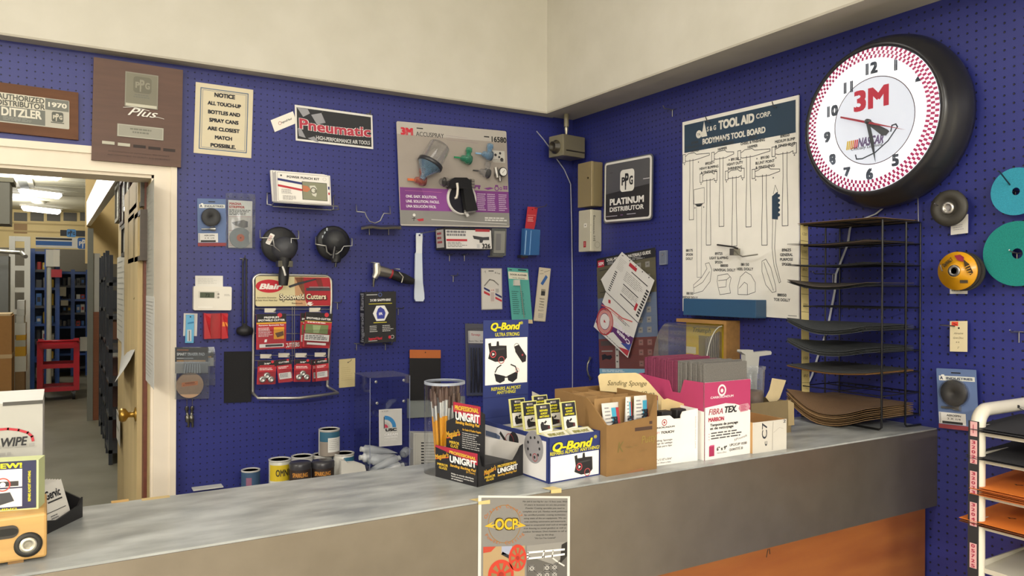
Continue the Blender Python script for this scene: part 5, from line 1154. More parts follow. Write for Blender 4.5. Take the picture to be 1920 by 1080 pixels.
# --- Q-Bond counter display
b = BX((1029, 907.5), (1125, 890)); R = b.root('glue_display', 'blue and white repair kit display box with tall header card', 'display box'); w = b.w; h = b.f(1028, 821).z; d_ = b.t(908, 785, h).y; BL = '#26336f'
g = G(); f = F(g, (0, 0, 0), (w, 0, 0), (0, 0, h), (0, -1, 0)); f.slab(th, BL)
YL = '#d8cf28'
def qb(f, x, y, hh, ww): f.text('Q-Bond', x, y, hh, '#15193a', ww*1.02, .06, .25, l=3); f.text('Q-Bond', x, y, hh, YL, ww, .03, .25, l=5)
def engine(f, x, y, w, l=4):
    hh = w*f.w/f.h
    f.poly([(x-w*.42, y-hh*.35), (x-w*.30, y-hh*.38), (x-w*.28, y-hh*.25), (x-w*.05, y-hh*.25), (x-w*.03, y-hh*.42), (x+w*.06, y-hh*.42), (x+w*.08, y-hh*.26), (x+w*.42, y-hh*.24), (x+w*.44, y+hh*.22), (x+w*.30, y+hh*.35), (x-w*.1, y+hh*.36), (x-w*.42, y+hh*.22), (x-w*.36, y)], '#222022', l)
    f.poly([(x-w*.3, y-hh*.12), (x+w*.32, y-hh*.16), (x+w*.34, y-hh*.1), (x-w*.28, y-hh*.06)], '#3a3839', l+1); f.ring(x-w*.2, y+hh*.06, w*.12, w*.04, '#b8434a', l+2, 20); f.poly([(x-w*.24, y), (x-w*.13, y+hh*.06), (x-w*.24, y+hh*.12)], '#e6e2de', l+3); f.ring(x+w*.18, y+hh*.3, w*.13, .03*w, '#a8484c', l+2, 20)
qb(f, .45, .22, .17, .78); f.text('®', .9, .12, .07, YL, .06, .01); f.text('REPAIRS ALMOST ANYTHING!', .5, .36, .075, YL, .96, .012)
f.rect(.03, .43, .97, .97, '#f2efea', 1); engine(f, .66, .70, .42, 2)
obj('front_wall', g, R)
g = G(); s = F(g, (0, d_, 0), (0, -d_, 0), (0, 0, h), (-1, 0, 0)); s.slab(th, BL); s.rect(.02, .1, .965, .96, '#d6d3d3', 1)
s.disc(.80, .3, .13, '#8f8d90', 2, 36)
for i in range(9): a = i*.7; s.disc(.80+.08*math.cos(a), .3+.08*math.sin(a)*s.w/s.h, .012, '#26262a', 3)
s.ring(.82, .52, .03, .006, '#a33c44', 3); s.disc(.52, .28, .07, '#2a292c', 2); s.line([(.32, .2), (.4, .35), (.44, .4)], .008, '#1c1c1e', 2); s.ring(.46, .32, .06, .006, '#a33c44', 3); s.line([(.1, .3), (.25, .3), (.3, .33)], .012, '#5c6a86', 2)
obj('side_wall', g, R)
g = G(); g.box((w-th, 0, 0), (w, d_, h), BL); obj('side_wall', g, R); g = G(); g.box((0, d_-th, 0), (w, d_, h), BL); obj('back_wall', g, R); g = G(); g.box((th, th, 0), (w-th, d_-th, h*.8), '#d2cfc8'); obj('inner_tray', g, R)
HT = b.f(907, 601, d_).z; HX0, HX1 = b.f(907, 640, d_).x, b.f(991, 640, d_).x
g = G(); hf = F(g, (HX0, d_+.001, h*.6), (HX1-HX0, 0, 0), (0, 0, HT-h*.6), (0, -1, 0)); hf.slab(.002, BL)
qb(hf, .48, .055, .06, .66); hf.text('®', .84, .03, .025, YL, .06, .01); hf.text('ULTRA STRONG', .52, .128, .03, YL, .54, .012); hf.rect(.035, .16, .975, .57, '#f2efea', 1)
engine(hf, .3, .285, .48, 2); hf.poly([(.68, .24), (.78, .225), (.95, .33), (.94, .38), (.86, .39), (.7, .29)], '#231f21', 3); hf.ring(.73, .24, .055, .012, '#8a8886', 2); hf.disc(.86, .32, .02, '#a33c44', 4)
hf.line([(.25, .46), (.3, .42), (.38, .40)], .003, '#1c1c20', 3); hf.line([(.74, .46), (.7, .42), (.6, .40)], .003, '#1c1c20', 3); hf.poly([(.23, .47), (.47, .5), (.46, .54), (.36, .56), (.27, .54)], '#1c1c20', 3); hf.poly([(.52, .5), (.76, .46), (.74, .53), (.64, .56), (.54, .54)], '#1c1c20', 3); hf.ring(.74, .455, .04, .008, '#c07a7a', 4); hf.line([(.47, .51), (.52, .51)], .003, '#1c1c20', 3)
hf.text('REPAIRS ALMOST', .5, .607, .028, YL, .66, .012); hf.text('ANYTHING!', .5, .642, .028, YL, .42, .012); hf.line([(0, .68), (1, .68)], .0012, '#17204f', 1)
obj('header_card', g, R, 'tall blue header card')
def qpack(px, py, z0, label, dep):
    c = b.pl(px, py, b.o+b.y*dep, b.y); W, H = .042, .064
    g = G(); f = F(g, (c.x-W/2, dep, c.z-H), (W, 0, 0), (0, .012, H), (0, -1, 0.18)); f.slab(.005, '#d9d48a'); f.rect(.03, .02, .97, .98, '#c9c46a', 1); f.rect(.05, .035, .95, .965, '#23252f', 2); f.rect(.06, .5, .94, .955, '#dedbd6', 3)
    f.rect(.3, .08, .7, .15, '#8d8680', 3); f.disc(.36, .115, .05, '#cfc9c2', 4); f.text('REPAIRS', .5, .23, .06, YL, .52, .03, l=4); f.text('ALMOST', .5, .33, .06, YL, .46, .03, l=4); f.text('ANYTHING!', .5, .43, .06, YL, .64, .03, l=4)
    f.poly([(.2, .68), (.3, .6), (.42, .62), (.42, .7), (.8, .74), (.8, .86), (.25, .9), (.2, .8)], '#1f1d20', 5); f.line([(.48, .65), (.58, .6)], .004, '#1f1d20', 5); f.ring(.72, .8, .05, .012, '#b0484e', 6)
    b.one('repair_kit', g, label, 'blister pack', 'repair kits in the blue display'); return c
for px, py, dep, lb in ((975, 748, .135, 'repair kit card standing at the back left of the blue display'), (1018, 742, .13, 'repair kit card standing at the back middle of the blue display'), (1042, 749, .085, 'repair kit card half hidden behind the two front cards'), (998, 753, .09, 'repair kit card second in the left row'), (1023.5, 758, .035, 'repair kit card in front, left of the two nearest'), (1071, 754, .035, 'repair kit card in front at the right of the blue display')): qpack(px, py, h, lb, dep)
for i in range(2):
    g = G(); f = F(g, (.006+i*(w/2-.003), .006, h*.93), (w/2-.008, 0, 0), (0, .03, .012), (0, -.3, 1)); f.slab(.004, '#d9d7c6'); f.border(.02, .05, .98, .95, .001, '#c9c43a'); f.text('REPAIRS ALMOST', .5, .45, .3, '#8d8a2c', .7, .02); b.one('repair_kit', g, 'lying repair kit card at the front %s edge of the blue display' % ('left', 'right')[i], 'blister pack', 'repair kits in the blue display')
g = G(); c = b.f(1000, 737, d_-.004); g.prism([(c.x-.008, d_-.01, c.z+.006), (c.x+.03, d_-.01, c.z-.012), (c.x+.03, d_-.01, c.z-.04), (c.x-.008, d_-.01, c.z-.04)], (0, .001, 0), '#bdb7aa'); b.one('paper_slip', g, 'grey paper slip standing behind the repair kit cards', 'paper')

# --- brown carton of putty tubes
b = BX((1137, 894), (1231.5, 879)); R = b.root('putty_carton', 'brown cardboard carton with dividers and putty tubes', 'carton'); w = b.w; KK = '#85643a:c'; KI = '#9c7a4e:c'
hf_, hs = b.f(1180, 792).z, b.f(1229, 741).z; d_ = b.t(1048, 733, hs).y; d_ = min(max(d_, .2), .36); th = .004
g = G(); prof = [(0, 0), (w, 0), (w, hs), (w-.004, hs), (w-.01, hf_+.035), (w-.02, hf_+.008), (w*.5, hf_+.003), (w*.28, hf_), (.01, hf_-.002), (0, hf_)]
g.prism(pts3(prof, 0), (0, th, 0), KK); f = F(g, (0, 0, 0), (w, 0, 0), (0, 0, hf_), (0, -1, 0)); f.rect(.55, .12, .9, .19, '#4a352a', 1); f.rect(.84, .02, .9, .08, '#4a352a', 1)
f.text('K', .27, .46, .2, '#6f6230', .12, -.008, .2, l=2); f.line([(.36, .49), (.40, .46), (.42, .51), (.46, .47), (.5, .5), (.56, .46), (.6, .49)], .0009, '#7d6a3c', 2); f.text('Putty', .83, .36, .15, '#8f7a38', .3, -.008, .25, rot=6, l=2); f.line([(.18, .7), (.3, .73), (.36, .7)], .0014, '#7d6238', 2); f.line([(.62, .62), (.78, .57)], .0012, '#7d6238', 2); f.poly([(.4, .98), (.72, .93), (.72, .99), (.4, 1)], '#8d5f3c', 1)
obj('front_wall', g, R)
g = G(); g.prism([(0, th, 0), (0, d_, 0), (0, d_, hs), (0, .075, hs*.97), (0, .06, hs*.92), (0, th, hf_)], (th, 0, 0), KK); obj('side_wall', g, R); g = G(); g.box((w-th, th, 0), (w, d_, hs), KK); obj('side_wall', g, R); g = G(); g.box((0, d_, 0), (w, d_+th, hs), KK); obj('back_wall', g, R); g = G(); g.box((th, th, 0), (w-th, d_, .003), KK); obj('base', g, R)
for i in range(1, 4): g = G(); yy = d_*i/4; g.box((th, yy, .02), (w-th, yy+.0015, hs*(.955+.015*(i % 2))), KI); obj('divider', g, R)
for i in range(1, 3): g = G(); xx = w*i/3; g.box((xx, .04, .02), (xx+.0015, d_, hs*.96), KI); obj('divider', g, R)
def tubeo(x, y, top, tilt, label, wid=.05):
    g = G(); z = hs+top; V = Vector((tilt, .0, .135))
    g.X = Matrix.Translation((x, y, z-.135))
    rows = []
    for j in range(7):
        q = j/6; rd = .014*(1-q)**.7+.0008; c = V*q; rows.append((c, rd))
    n = 16; vs = []; fs = []
    for c, rd in rows:
        for i in range(n): a = 2*math.pi*i/n; vs.append(c+Vector((math.cos(a)*wid/2*(.75+.25*(1-rd/.015)), math.sin(a)*rd, 0)))
    for j in range(6):
        for i in range(n): fs.append((j*n+i, j*n+(i+1) % n, (j+1)*n+(i+1) % n, (j+1)*n+i))
    g.add(vs, fs, '#d4d2ce:g', True); g.add(vs, [tuple(range(6*n, 7*n))], '#d4d2ce:g')
    f = F(g, (tilt*.35-wid*.42, -.0125, .05), (wid*.84, 0, 0), (tilt*.6, .011, .082), (0, -1, .1)); f.lines(.05, .08, .45, .95, 9, '#8d8c92', .35, 4, 3); f.rect(.5, .1, .95, 1, '#3f9fc0', 4); f.rect(.8, .1, 1, 1, '#a8323c', 5); f.text('PRO', .62, .55, .2, '#20222c', .8, .05, rot=-90, l=6)
    b.one('putty_tube', g, label, 'tube', 'putty tubes in the brown carton', )
tubeo(.042, .034, -.014, -.006, 'putty tube nearest the left front of the brown carton'); tubeo(.082, .032, -.004, .006, 'putty tube seen edge on in the middle of the brown carton', .016); tubeo(w-.028, .034, -.004, .012, 'putty tube leaning at the right front of the brown carton')

# --- sanding sponge box with cream flap
b = BX((1221, 875.2), (1308, 863.2)); R = b.root('sponge_box', 'white sanding sponge carton with cream handwritten flap', 'carton'); w = b.w; KW = '#efebe5'
h = b.f(1300, 767).z; d_ = .2; th = .003; nx0, nx1 = b.f(1262.6, 774).x, b.f(1277, 774).x; nz = b.f(1270, 785).z
g = G(); prof = [(0, 0), (w, 0), (w, h), (nx1+.006, h*.97), (nx1, h*.9), (nx1, nz), (nx0+.004, nz), (nx0, h*.86), (nx0-.01, h*.92), (0, h*.93)]
g.prism(pts3(prof, 0), (0, th, 0), KW); f = F(g, (0, 0, 0), (w, 0, 0), (0, 0, h), (0, -1, 0))
f.ring(.27, .2, .048, .014, '#a8404c', 2, 24); f.disc(.27, .2, .02, '#a8404c', 2); f.text('CARBORUNDUM', .26, .29, .03, '#3d3d42', .46, .012); f.text('SOFT', .11, .385, .035, '#c9808a', .14, .01, .2); f.text('TOUCH', .34, .385, .042, '#2c2c30', .28, .03, .2)
for i, s in enumerate(('Sanding Sponge', 'Eponge de sablage', 'Esponja para lijar')): f.text(s, .02, .53+.055*i, .033, '#4a4a4e', .42, .006, al='l')
f.text('4 5/8" x 5 1/2" x 3/16"', .01, .89, .036, '#3a3a3e', .42, .01, al='l'); f.text('118mm x 139mm x 5mm', .01, .95, .025, '#5a5a5e', .4, .002, al='l'); f.text('SOFT TOUCH SPONGE', .95, .45, .02, '#c98a92', .55, .0, rot=90)
obj('front_wall', g, R); g = G(); g.box((0, th, 0), (th, d_, h), KW); obj('side_wall', g, R); g = G(); g.box((w-th, th, 0), (w, d_, h), KW); obj('side_wall', g, R); g = G(); g.box((0, d_, 0), (w, d_+th, h*.9), KW); obj('back_wall', g, R)
fd = .12; fl = [(1122, 706), (1126, 701), (1140, 700), (1192, 699), (1200, 702), (1216, 716), (1243, 747), (1262, 762), (1275, 775), (1268, 800), (1236, 800), (1234, 742), (1126, 733)]
fq = [b.f(x, y, fd) for x, y in fl]; g = G(); g.prism(fq, (0, .002, 0), '#d8c494:c'); f = F(g, b.f(1122, 760, fd), (b.f(1262, 760, fd)-b.f(1122, 760, fd)), (0, 0, b.f(1122, 699, fd).z-b.f(1122, 760, fd).z), (0, -1, 0))
f.text('Sanding Sponge', .37, .3, .15, '#5c5230', .52, -.006, .3, l=3); f.text('2.69 ea', .6, .62, .14, '#5c5230', .27, -.006, .3, l=3); obj('flap', g, R, 'cream handwritten flap')
g = G(); g.prism([b.f(x, y, .06) for x, y in ((1240, 751), (1252, 747), (1300, 763), (1300, 800), (1240, 800))], (0, .002, 0), '#cdb583:c'); obj('inner_flap', g, R, 'cream inner flap')
for i, (x, y) in enumerate(((1246, 770), (1273, 766))):
    g = G(); c = b.f(x, y, .03); g.box((c.x-.016, .02, .02), (c.x+.016, .045, c.z), '#222124:r'); b.one('sanding_sponge', g, 'dark sanding sponge showing at the %s of the white carton' % ('left', 'notch')[i], 'sponge', 'sanding sponges', .003)

# --- hand pad box, pink and white, with pads
b = BX((1320, 863.6), (1406.4, 849.7)); R = b.root('pad_box', 'pink and white carton filled with maroon and grey hand pads', 'carton'); w = b.w; h = b.f(1320, 718).z; PK = '#b23a66'; th = .003
d_ = b.t(1196, 700, h).y; d_ = min(d_, .34)
g = G(); f = F(g, (0, 0, 0), (w, 0, 0), (0, 0, h), (0, -1, 0)); f.slab(th, '#f0ece6')
f.poly([(0, 0), (1, 0), (1, .42), (.85, .36), (.65, .31), (.45, .29), (.2, .31), (0, .325)], PK, 1)
f.ring(.37, .115, .075, .028, '#e6dfe0', 2, 28); f.disc(.37, .12, .03, '#e6dfe0', 2); f.text('CARBORUNDUM', .37, .2, .028, '#ecdfe4', .49, .012, l=3)
f.text('FIBRA', .24, .385, .075, '#a02a4a', .3, .005, .25, l=3); f.text('TEX.', .56, .375, .08, '#26262a', .26, .03, .25, l=3); f.poly([(.76, .33), (.94, .32), (.99, .37), (.94, .42), (.78, .43), (.73, .38)], '#c98a9a', 3); f.lines(.78, .34, .93, .42, 4, '#b0385c', .5, 4, 2)
f.text('MARRON', .25, .485, .05, '#b02a4c', .33, .03, l=3)
for i, s in enumerate(('Tampons de ponçage', 'et de nettoyage')): f.text(s, .12, .555+.045*i, .033, '#242428', .6 if i == 0 else .5, .018, al='l', l=3)
f.lines(.14, .655, .97, .76, 3, '#4a4a4e', .45, 3, 4)
for i in range(3): f.disc(.1, .67+.035*i, .007, '#b02a4c', 3)
f.rect(.1, .83, .21, .96, '#a83058', 3); f.poly([(.1, .83), (.13, .815), (.21, .815), (.21, .83)], '#c9608a', 3); f.text('6" x 9"', .37, .875, .045, '#242428', .22, .02, l=3); f.text('152mm x 229mm', .37, .93, .018, '#4a4a4e', .2, .0, l=3); f.text('UPC/CUP 10280', .73, .85, .032, '#3d3d42', .38, .008, l=3); f.text('QUANTITÉ 20', .68, .91, .032, '#3d3d42', .3, .008, l=3); f.text('5Prestek', .78, .77, .03, '#77757a', .3, -.004, .2, rot=10, l=3)
obj('front_wall', g, R)
g = G(); ny0 = b.t(1271.5, 713, h).y; ny1 = ny0+.055; zn = b.l(1264, 735).z
K = [(0, 0), (0, h), (ny0*.98, h), (ny0+.004, h*.94), (ny0+.008, zn+.01), (ny0+.012, zn), (ny1-.012, zn), (ny1-.006, zn+.015), (ny1, h*.96), (d_, h), (d_, 0)]
g.prism([(0, y, z) for y, z in K], (th, 0, 0), PK); s = F(g, (0, d_, 0), (0, -d_, 0), (0, 0, h), (-1, 0, 0)); s.poly([(0, .36), (.3, .36), (.62, .33), (1, .325+.05), (1, 1), (0, 1)], '#f0ece6', 1); obj('side_wall', g, R)
g = G(); g.box((w-th, th, 0), (w, d_, h), PK); obj('side_wall', g, R); g = G(); g.box((0, d_, 0), (w, d_+th, h), PK); obj('back_wall', g, R); g = G(); g.box((th, th, 0), (w-th, d_, .004), '#cfcac2'); obj('base', g, R)
pt = b.f(1320, 682).z; n = 26; y0, y1 = .006, d_-.012; ym = b.t(1263, 676, pt).y; step = (y1-y0)/n
proto = {}
for i in range(n):
    y = y0+step*i; mar = y > ym; k = '#75304a:s' if mar else '#6b6864:s'; dz = random.Random(i).uniform(-.004, .003) if i else 0
    if mar not in proto:
        g = G(); g.box((.006, 0, 0), (w-.006, step*.9, pt-.006), k)
        o = b.one('hand_pad', g, 'x', 'pad', 'maroon hand pads in the pink carton' if mar else 'grey hand pads in the pink carton', .0015); proto[mar] = o
    else: o = proto[mar].copy(); COL.objects.link(o)
    o.location = b.o + b.y*y + b.x*random.Random(i+50).uniform(-.002, .002)*(i > 0) + Vector((0, 0, .005+dz))
    o['label'] = ('maroon hand pad standing in the back part of the pink carton' if mar else 'grey hand pad standing in the middle of the pink carton') if i else 'frontmost grey hand pad, its broad face showing above the pink carton'

# --- low white carton C7 and the clutter behind
b = BX((1412, 851), (1474.6, 842)); R = b.root('low_carton', 'low white open carton marked C7 at the counter edge', 'carton'); w = b.w; h = b.f(1411, 793).z; d_ = .13; th = .002
g = G(); f = F(g, (0, 0, 0), (w, 0, 0), (0, 0, h), (0, -1, 0)); f.slab(th, '#cfcabf'); f.text('C7', .33, .3, .32*.7, '#33353f', .34, .01, rot=90); f.text('c', .36, .72, .14, '#33353f', .1, .01, rot=90); f.line([(.59, .04), (.57, .4), (.57, .96)], .0012, '#8d897f'); f.line([(.6, .4), (.78, .25), (.9, .3)], .0008, '#aaa69c'); f.text('2', .93, .06, .1, '#33353f', .08, .008); obj('front_wall', g, R)
for nm, a, c_ in (('side_wall', (0, th, 0), (th, d_, h)), ('side_wall', (w-th, th, 0), (w, d_, h)), ('back_wall', (0, d_, 0), (w, d_+th, h*1.08))): g = G(); g.box(a, c_, '#b98f5c:c' if nm != 'x' else ''); obj(nm, g, R)
g = G(); g.box((th, th, 0), (w-th, d_, .003), '#b98f5c:c'); obj('base', g, R)
g = G(); c = b.f(1405, 783, .16); c2 = b.f(1481, 749, .16); g.box((c.x, .155, 0), (c2.x, .157, c2.z), '#7a6a4c:c'); g.box((c.x, .155, 0), (c.x+.002, .27, c2.z), '#7a6a4c:c'); g.box((c2.x-.002, .155, 0), (c2.x, .27, c2.z*.95), '#8d7a58:c'); g.box((c.x, .268, 0), (c2.x, .27, c2.z), '#7a6a4c:c'); g.prism([(c2.x-.015, .154, c2.z), (c2.x+.01, .154, c2.z-.01), (c2.x+.012, .154, .02), (c2.x-.012, .154, .02)], (0, .002, 0), '#a3906a:c')
b.one('brown_carton', g, 'open dull brown carton behind the low white carton', 'carton')
c = b.f(1420, 745, .2); top = b.f(1420, 688, .2); R2 = empty('plastic_cup', b.o+b.x*c.x+b.y*.215+Vector((0, 0, .0)), 'clear plastic cup with brown residue behind the pink carton', 'cup', None, b.yaw)
r1 = (b.f(1436, 690, .2)-b.f(1405, 690, .2)).x/2; g = G(); g.lathe((0, 0, .004), (0, 0, 1), [(r1*.75, 0), (r1*.97, top.z-.012), (r1*1.04, top.z-.01), (r1*1.04, top.z-.004)], 'cupclear', 28, caps_=False); obj('cup', g, R2); g = G(); g.lathe((0, 0, .006), (0, 0, 1), [(r1*.7, 0), (r1*.8, top.z*.45), (r1*.78, top.z*.6), (0, top.z*.55)], '#6b5340:r', 20); obj('residue', g, R2, 'brown residue')
g = G(); g.tube([(0, 0, c.z*.3), (.012, 0, top.z*.5)], .004, '#9a8a70:w', 6); obj('stick', g, R2)
g = G(); K = [(1390, 660), (1391, 656), (1412, 656), (1413, 661), (1445, 658), (1447, 661), (1446, 665), (1424, 668), (1421, 700), (1398, 700), (1398, 665)]
g.prism([b.f(x, y, .245) for x, y in K], (0, .018, 0), '#a9a8a2:g'); c3 = b.f(1398, 700, .245); g.box((c3.x, .246, .0), (c3.x+.05, .262, c3.z), '#a9a8a2:g'); b.one('plastic_bracket', g, 'off white plastic bracket standing behind the clear cup', 'bracket', None, .002)
g = G(); g.prism([b.f(x, y, .175) for x, y in ((1436, 745), (1443, 731), (1448, 709), (1474, 713), (1462, 747), (1448, 760))], (0, .0012, 0), '#c2b08a:c'); g.prism([b.f(x, y, .178) for x, y in ((1441, 760), (1462, 760), (1460, 800), (1443, 800))], (0, .001, 0), '#a8966f:c'); b.one('paper_flap', g, 'bent tan paper flap sticking up from the brown carton', 'paper')

# --- drill bit case (wood back, yellow inside, clear cover) on the right wall
t = WT('B', 1320, 640); P = t.p; R = t.root('drill_case', 'wooden drill bit case with yellow inside and clear cover', 'case')
a, e = P(1268, 599, .075), P(1362, 602, .075); zb = P(1362, 700, .075).z; zt = e.z; x0, x1 = a.x, e.x
g = G(); g.box((x0, -.075, zt-.014), (x1, -.001, zt), '#a37a45:w'); g.box((x1-.014, -.075, zb), (x1, -.001, zt-.0141), '#a37a45:w'); g.box((x0, -.02, zb), (x1-.0141, -.001, zt-.0141), '#a37a45:w'); g.box((x0, -.075, zb-.014), (x1, -.001, zb), '#a37a45:w'); obj('wood_frame', g, R)
g = G(); f = F(g, (x0+.004, -.0215, zb), (x1-x0-.02, 0, 0), (0, 0, zt-zb-.016), (0, -1, 0)); f.slab(.001, '#d6b81c'); f.text('Triumph', .35, .16, .1, '#7f7a20', .4, .02, .3, l=3); f.rect(.28, .28, .56, .95, '#8a7f50', 2); f.rect(.0, .55, .22, .7, '#d8d4c0', 3); yp = obj('yellow_panel', g, R, 'yellow panel')
for i in range(8):
    g = G(); xx = x0+.47*(x1-x0)+.018*i*(x1-x0)/.2*.4; g.tube([(xx, -.034, zb+.004), (xx, -.034, zb+(.62+.022*i)*(zt-zb))], .0042, '#9a948a:m', 8); obj('drill_bit', g, yp)
g = G(); n = 9; rows = []
for j in range(n):
    a_ = math.pi/2*j/(n-1); rows.append([(x0-.045, -.078-.085*math.sin(a_), zb+(zt-zb-.02)*math.cos(a_)), (x1-.02, -.078-.085*math.sin(a_), zb+(zt-zb-.02)*math.cos(a_))])
g.sheet(rows, 'milky', .0015)
for xx in (x0-.045, x1-.02): g.prism([(xx, -.078, zb)]+[r[0 if xx < x0 else 1] for r in rows][::-1], (.0015, 0, 0), 'milky')
g.tube([r[1] for r in rows], .002, '#c9c8bf:g', 6); obj('clear_cover', g, R, 'bulging clear plastic cover')

# --- wire sandpaper rack
bx, by = -.195, -1.853; Rt = empty('sandpaper_rack', (bx, by, CT), 'tall black wire rack of sandpaper sheets against the right wall', 'rack')
KR = '#19191b:g'; ht = zat((bx, by), 412)-CT; DY = .28; XW = -bx-.004
def post(pts, r=.0032): g = G(); g.tube(pts, r, KR, 8); obj('post', g, Rt)
post([(0, DY, .004), (0, .008, .004), (0, 0, .01), (0, 0, ht)]); post([(XW, -.003, .004), (.124, 0, .004), (.117, 0, .01), (.117, 0, ht)])
post([(0, DY, .004), (0, DY, ht)], .0028); post([(.117, DY, .004), (.117, DY, ht)], .0028); post([(XW, 0, .03), (XW, 0, ht)], .0025); post([(XW, DY, .03), (XW, DY, ht)], .0025); post([(XW, DY, .004), (.117, DY, .004)], .0028)
LV = [zat((0, by), y)-CT for y in (417, 457.6, 498, 537, 577, 617, 656.6, 696, 735, 776)]
for z in LV:
    g = G(); r = .0018
    g.tube([(0, 0, z), (XW, 0, z)], r, KR, 6); g.tube([(0, DY, z), (XW, DY, z)], r, KR, 6); g.tube([(0, DY*.5, z), (XW, DY*.5, z)], r, KR, 6); g.tube([(0, 0, z), (0, DY, z)], r, KR, 6); g.tube([(.117, 0, z), (.117, DY, z)], r, KR, 6); g.tube([(XW, 0, z), (XW, DY, z)], r, KR, 6); obj('wire_shelf', g, Rt)
def sheetstack(z, n, kt, ke, sag, label, dx=0, gap=.003, x0=-.07, x1=.165, yo=.0):
    for i in range(n):
        g = G(); rows = []; j_ = random.Random(z*1000+i).uniform(-.006, .006)
        for a in range(9):
            u = a/8; xx = x1+j_+(x0-x1)*u; row = []
            for c_ in range(13):
                v = c_/12; k = max(0, (u-.30)/.70)
                dz = -sag*k*math.sin(math.pi*min(1, v*1.0))*(1 if v < .5 else 1) + (sag*.9*k*max(0, v-.55)**2*4 if sag > .012 else 0)
                row.append((xx, .004+yo+(DY-.002)*v+j_*.5, z+.003+gap*i+dz))
            rows.append(row)
        g.sheet(rows, kt if i == n-1 else ke, .001)
        obj('sandpaper_sheet', g, None, ('top sheet of the ' if i == n-1 else 'sheet inside the ')+label, 'sandpaper', 'sandpaper sheets in the wire rack', None, (bx, by, CT))
DG, GR, BRN, TAN = '#2c2d2f:s', '#4a4d4f:s', '#5f5044:s', '#8a6c48:s'
sheetstack(LV[0], 2, TAN, '#6b5438:s', .0, 'thin brown stack on the rack roof', x0=-.02, x1=.19)
sheetstack(LV[1], 2, DG, '#5c4c40:s', .006, 'thin dark stack on the second tier from above')
sheetstack(LV[2], 2, DG, DG, .008, 'thin dark stack on the third tier from above', x0=-.085)
sheetstack(LV[3], 3, '#4f4740:s', DG, .014, 'dark brown stack on the fourth tier from above', gap=.004)
sheetstack(LV[5], 4, '#33373a:s', GR, .02, 'slate grey stack on the sixth tier from above', gap=.004)
sheetstack(LV[6], 4, '#2f3335:s', GR, .02, 'slate grey stack on the seventh tier from above', gap=.004)
sheetstack(LV[7], 3, '#3a3a3a:s', '#8c6434:s', .01, 'dark stack with tan edge on the eighth tier from above', gap=.003)
sheetstack(LV[9], 7, '#6b5239:s', TAN, .035, 'thick brown stack on the lowest tier', gap=.0055)
q0 = [hit(x, y, 1, by+DY+.0-.005) for x, y in ((1501, 418.6), (1516.5, 418.6), (1518, 736), (1504, 736))]
g = G(); o = q0[3]; f = F(g, (0, 0, 0), (q0[2]-q0[3]), (q0[0]-q0[3]), (0, -1, 0)); f.slab(.001, '#d0bf86')
for i, s in enumerate(('120', '100', '80', '400', '320', '220', '180', '150', '80')): f.text(s, .5, .06+.105*i, .016, '#5c5236', .6, -.004, .2); f.rect(.0, .10+.105*i, 1, .103+.105*i, '#6f653f', 1)
obj('label_strip', g, None, 'cream handwritten grit label strip on the left side of the wire rack', 'label', None, None, o)

# --- brush tub
c = onc(833, 884); c.z = CT; r1 = (onc(872, 880)-onc(797, 880)).length/2; hc = zat(c, 716)-CT
R = empty('brush_tub', c, 'clear acrylic cylinder full of yellow handled brushes', 'container'); g = G()
g.lathe((0, 0, 0), (0, 0, 1), [(0, 0), (r1, 0), (r1, hc)], 'acrylic', 40, caps_=False); obj('cylinder', g, R)
g = G(); g.lathe((0, 0, hc), (0, 0, 1), [(r1-.0035, 0), (r1-.0035, .002), (r1+.0005, .002), (r1+.0005, -.004)], '#8f95a0:g', 40, caps_=False); obj('rim', g, R)
Rr = random.Random(11); root = None; k = 0
for i in range(62):
    a = Rr.uniform(0, 6.28); rr = (r1-.012)*math.sqrt(Rr.uniform(.02, 1)); x, y = rr*math.cos(a), rr*math.sin(a); L_ = hc-.008-Rr.uniform(0, .03)
    if i == 0:
        root = empty('paint_brush', (0, 0, 0), 'x', 'brush', 'brushes in the acrylic tub')
        g = G(); g.tube([(0, 0, 0), (0, 0, .05), (0, 0, .09), (0, 0, .105)], [.0015, .0022, .003, .0027], '#c98a1c:g', 8); obj('handle', g, root, 'yellow handle')
        g = G(); g.tube([(0, 0, .105), (0, 0, .135)], [.003, .0036], '#c9cacb:m', 8); obj('ferrule', g, root, 'silver ferrule')
        g = G(); g.tube([(0, 0, .135), (0, 0, .147), (0, 0, .16)], [.0038, .0044, .0026], '#553f36:r', 8); obj('bristles', g, root, 'dark brown bristles'); o = root
    else: o = copytree(root, (0, 0, 0))
    base = Vector((x*.55, y*.55, .006)); tip = Vector((x, y, 0)); o.scale = (1, 1, 1)
    dirv = (Vector((x, y, L_))-base).normalized(); sc = L_/.162
    o.matrix_world = Matrix.Translation(c+base) @ Vector((0, 0, 1)).rotation_difference(dirv).to_matrix().to_4x4() @ Matrix.Scale(sc, 4)
    o['label'] = 'yellow handled brush standing in the clear acrylic tub'
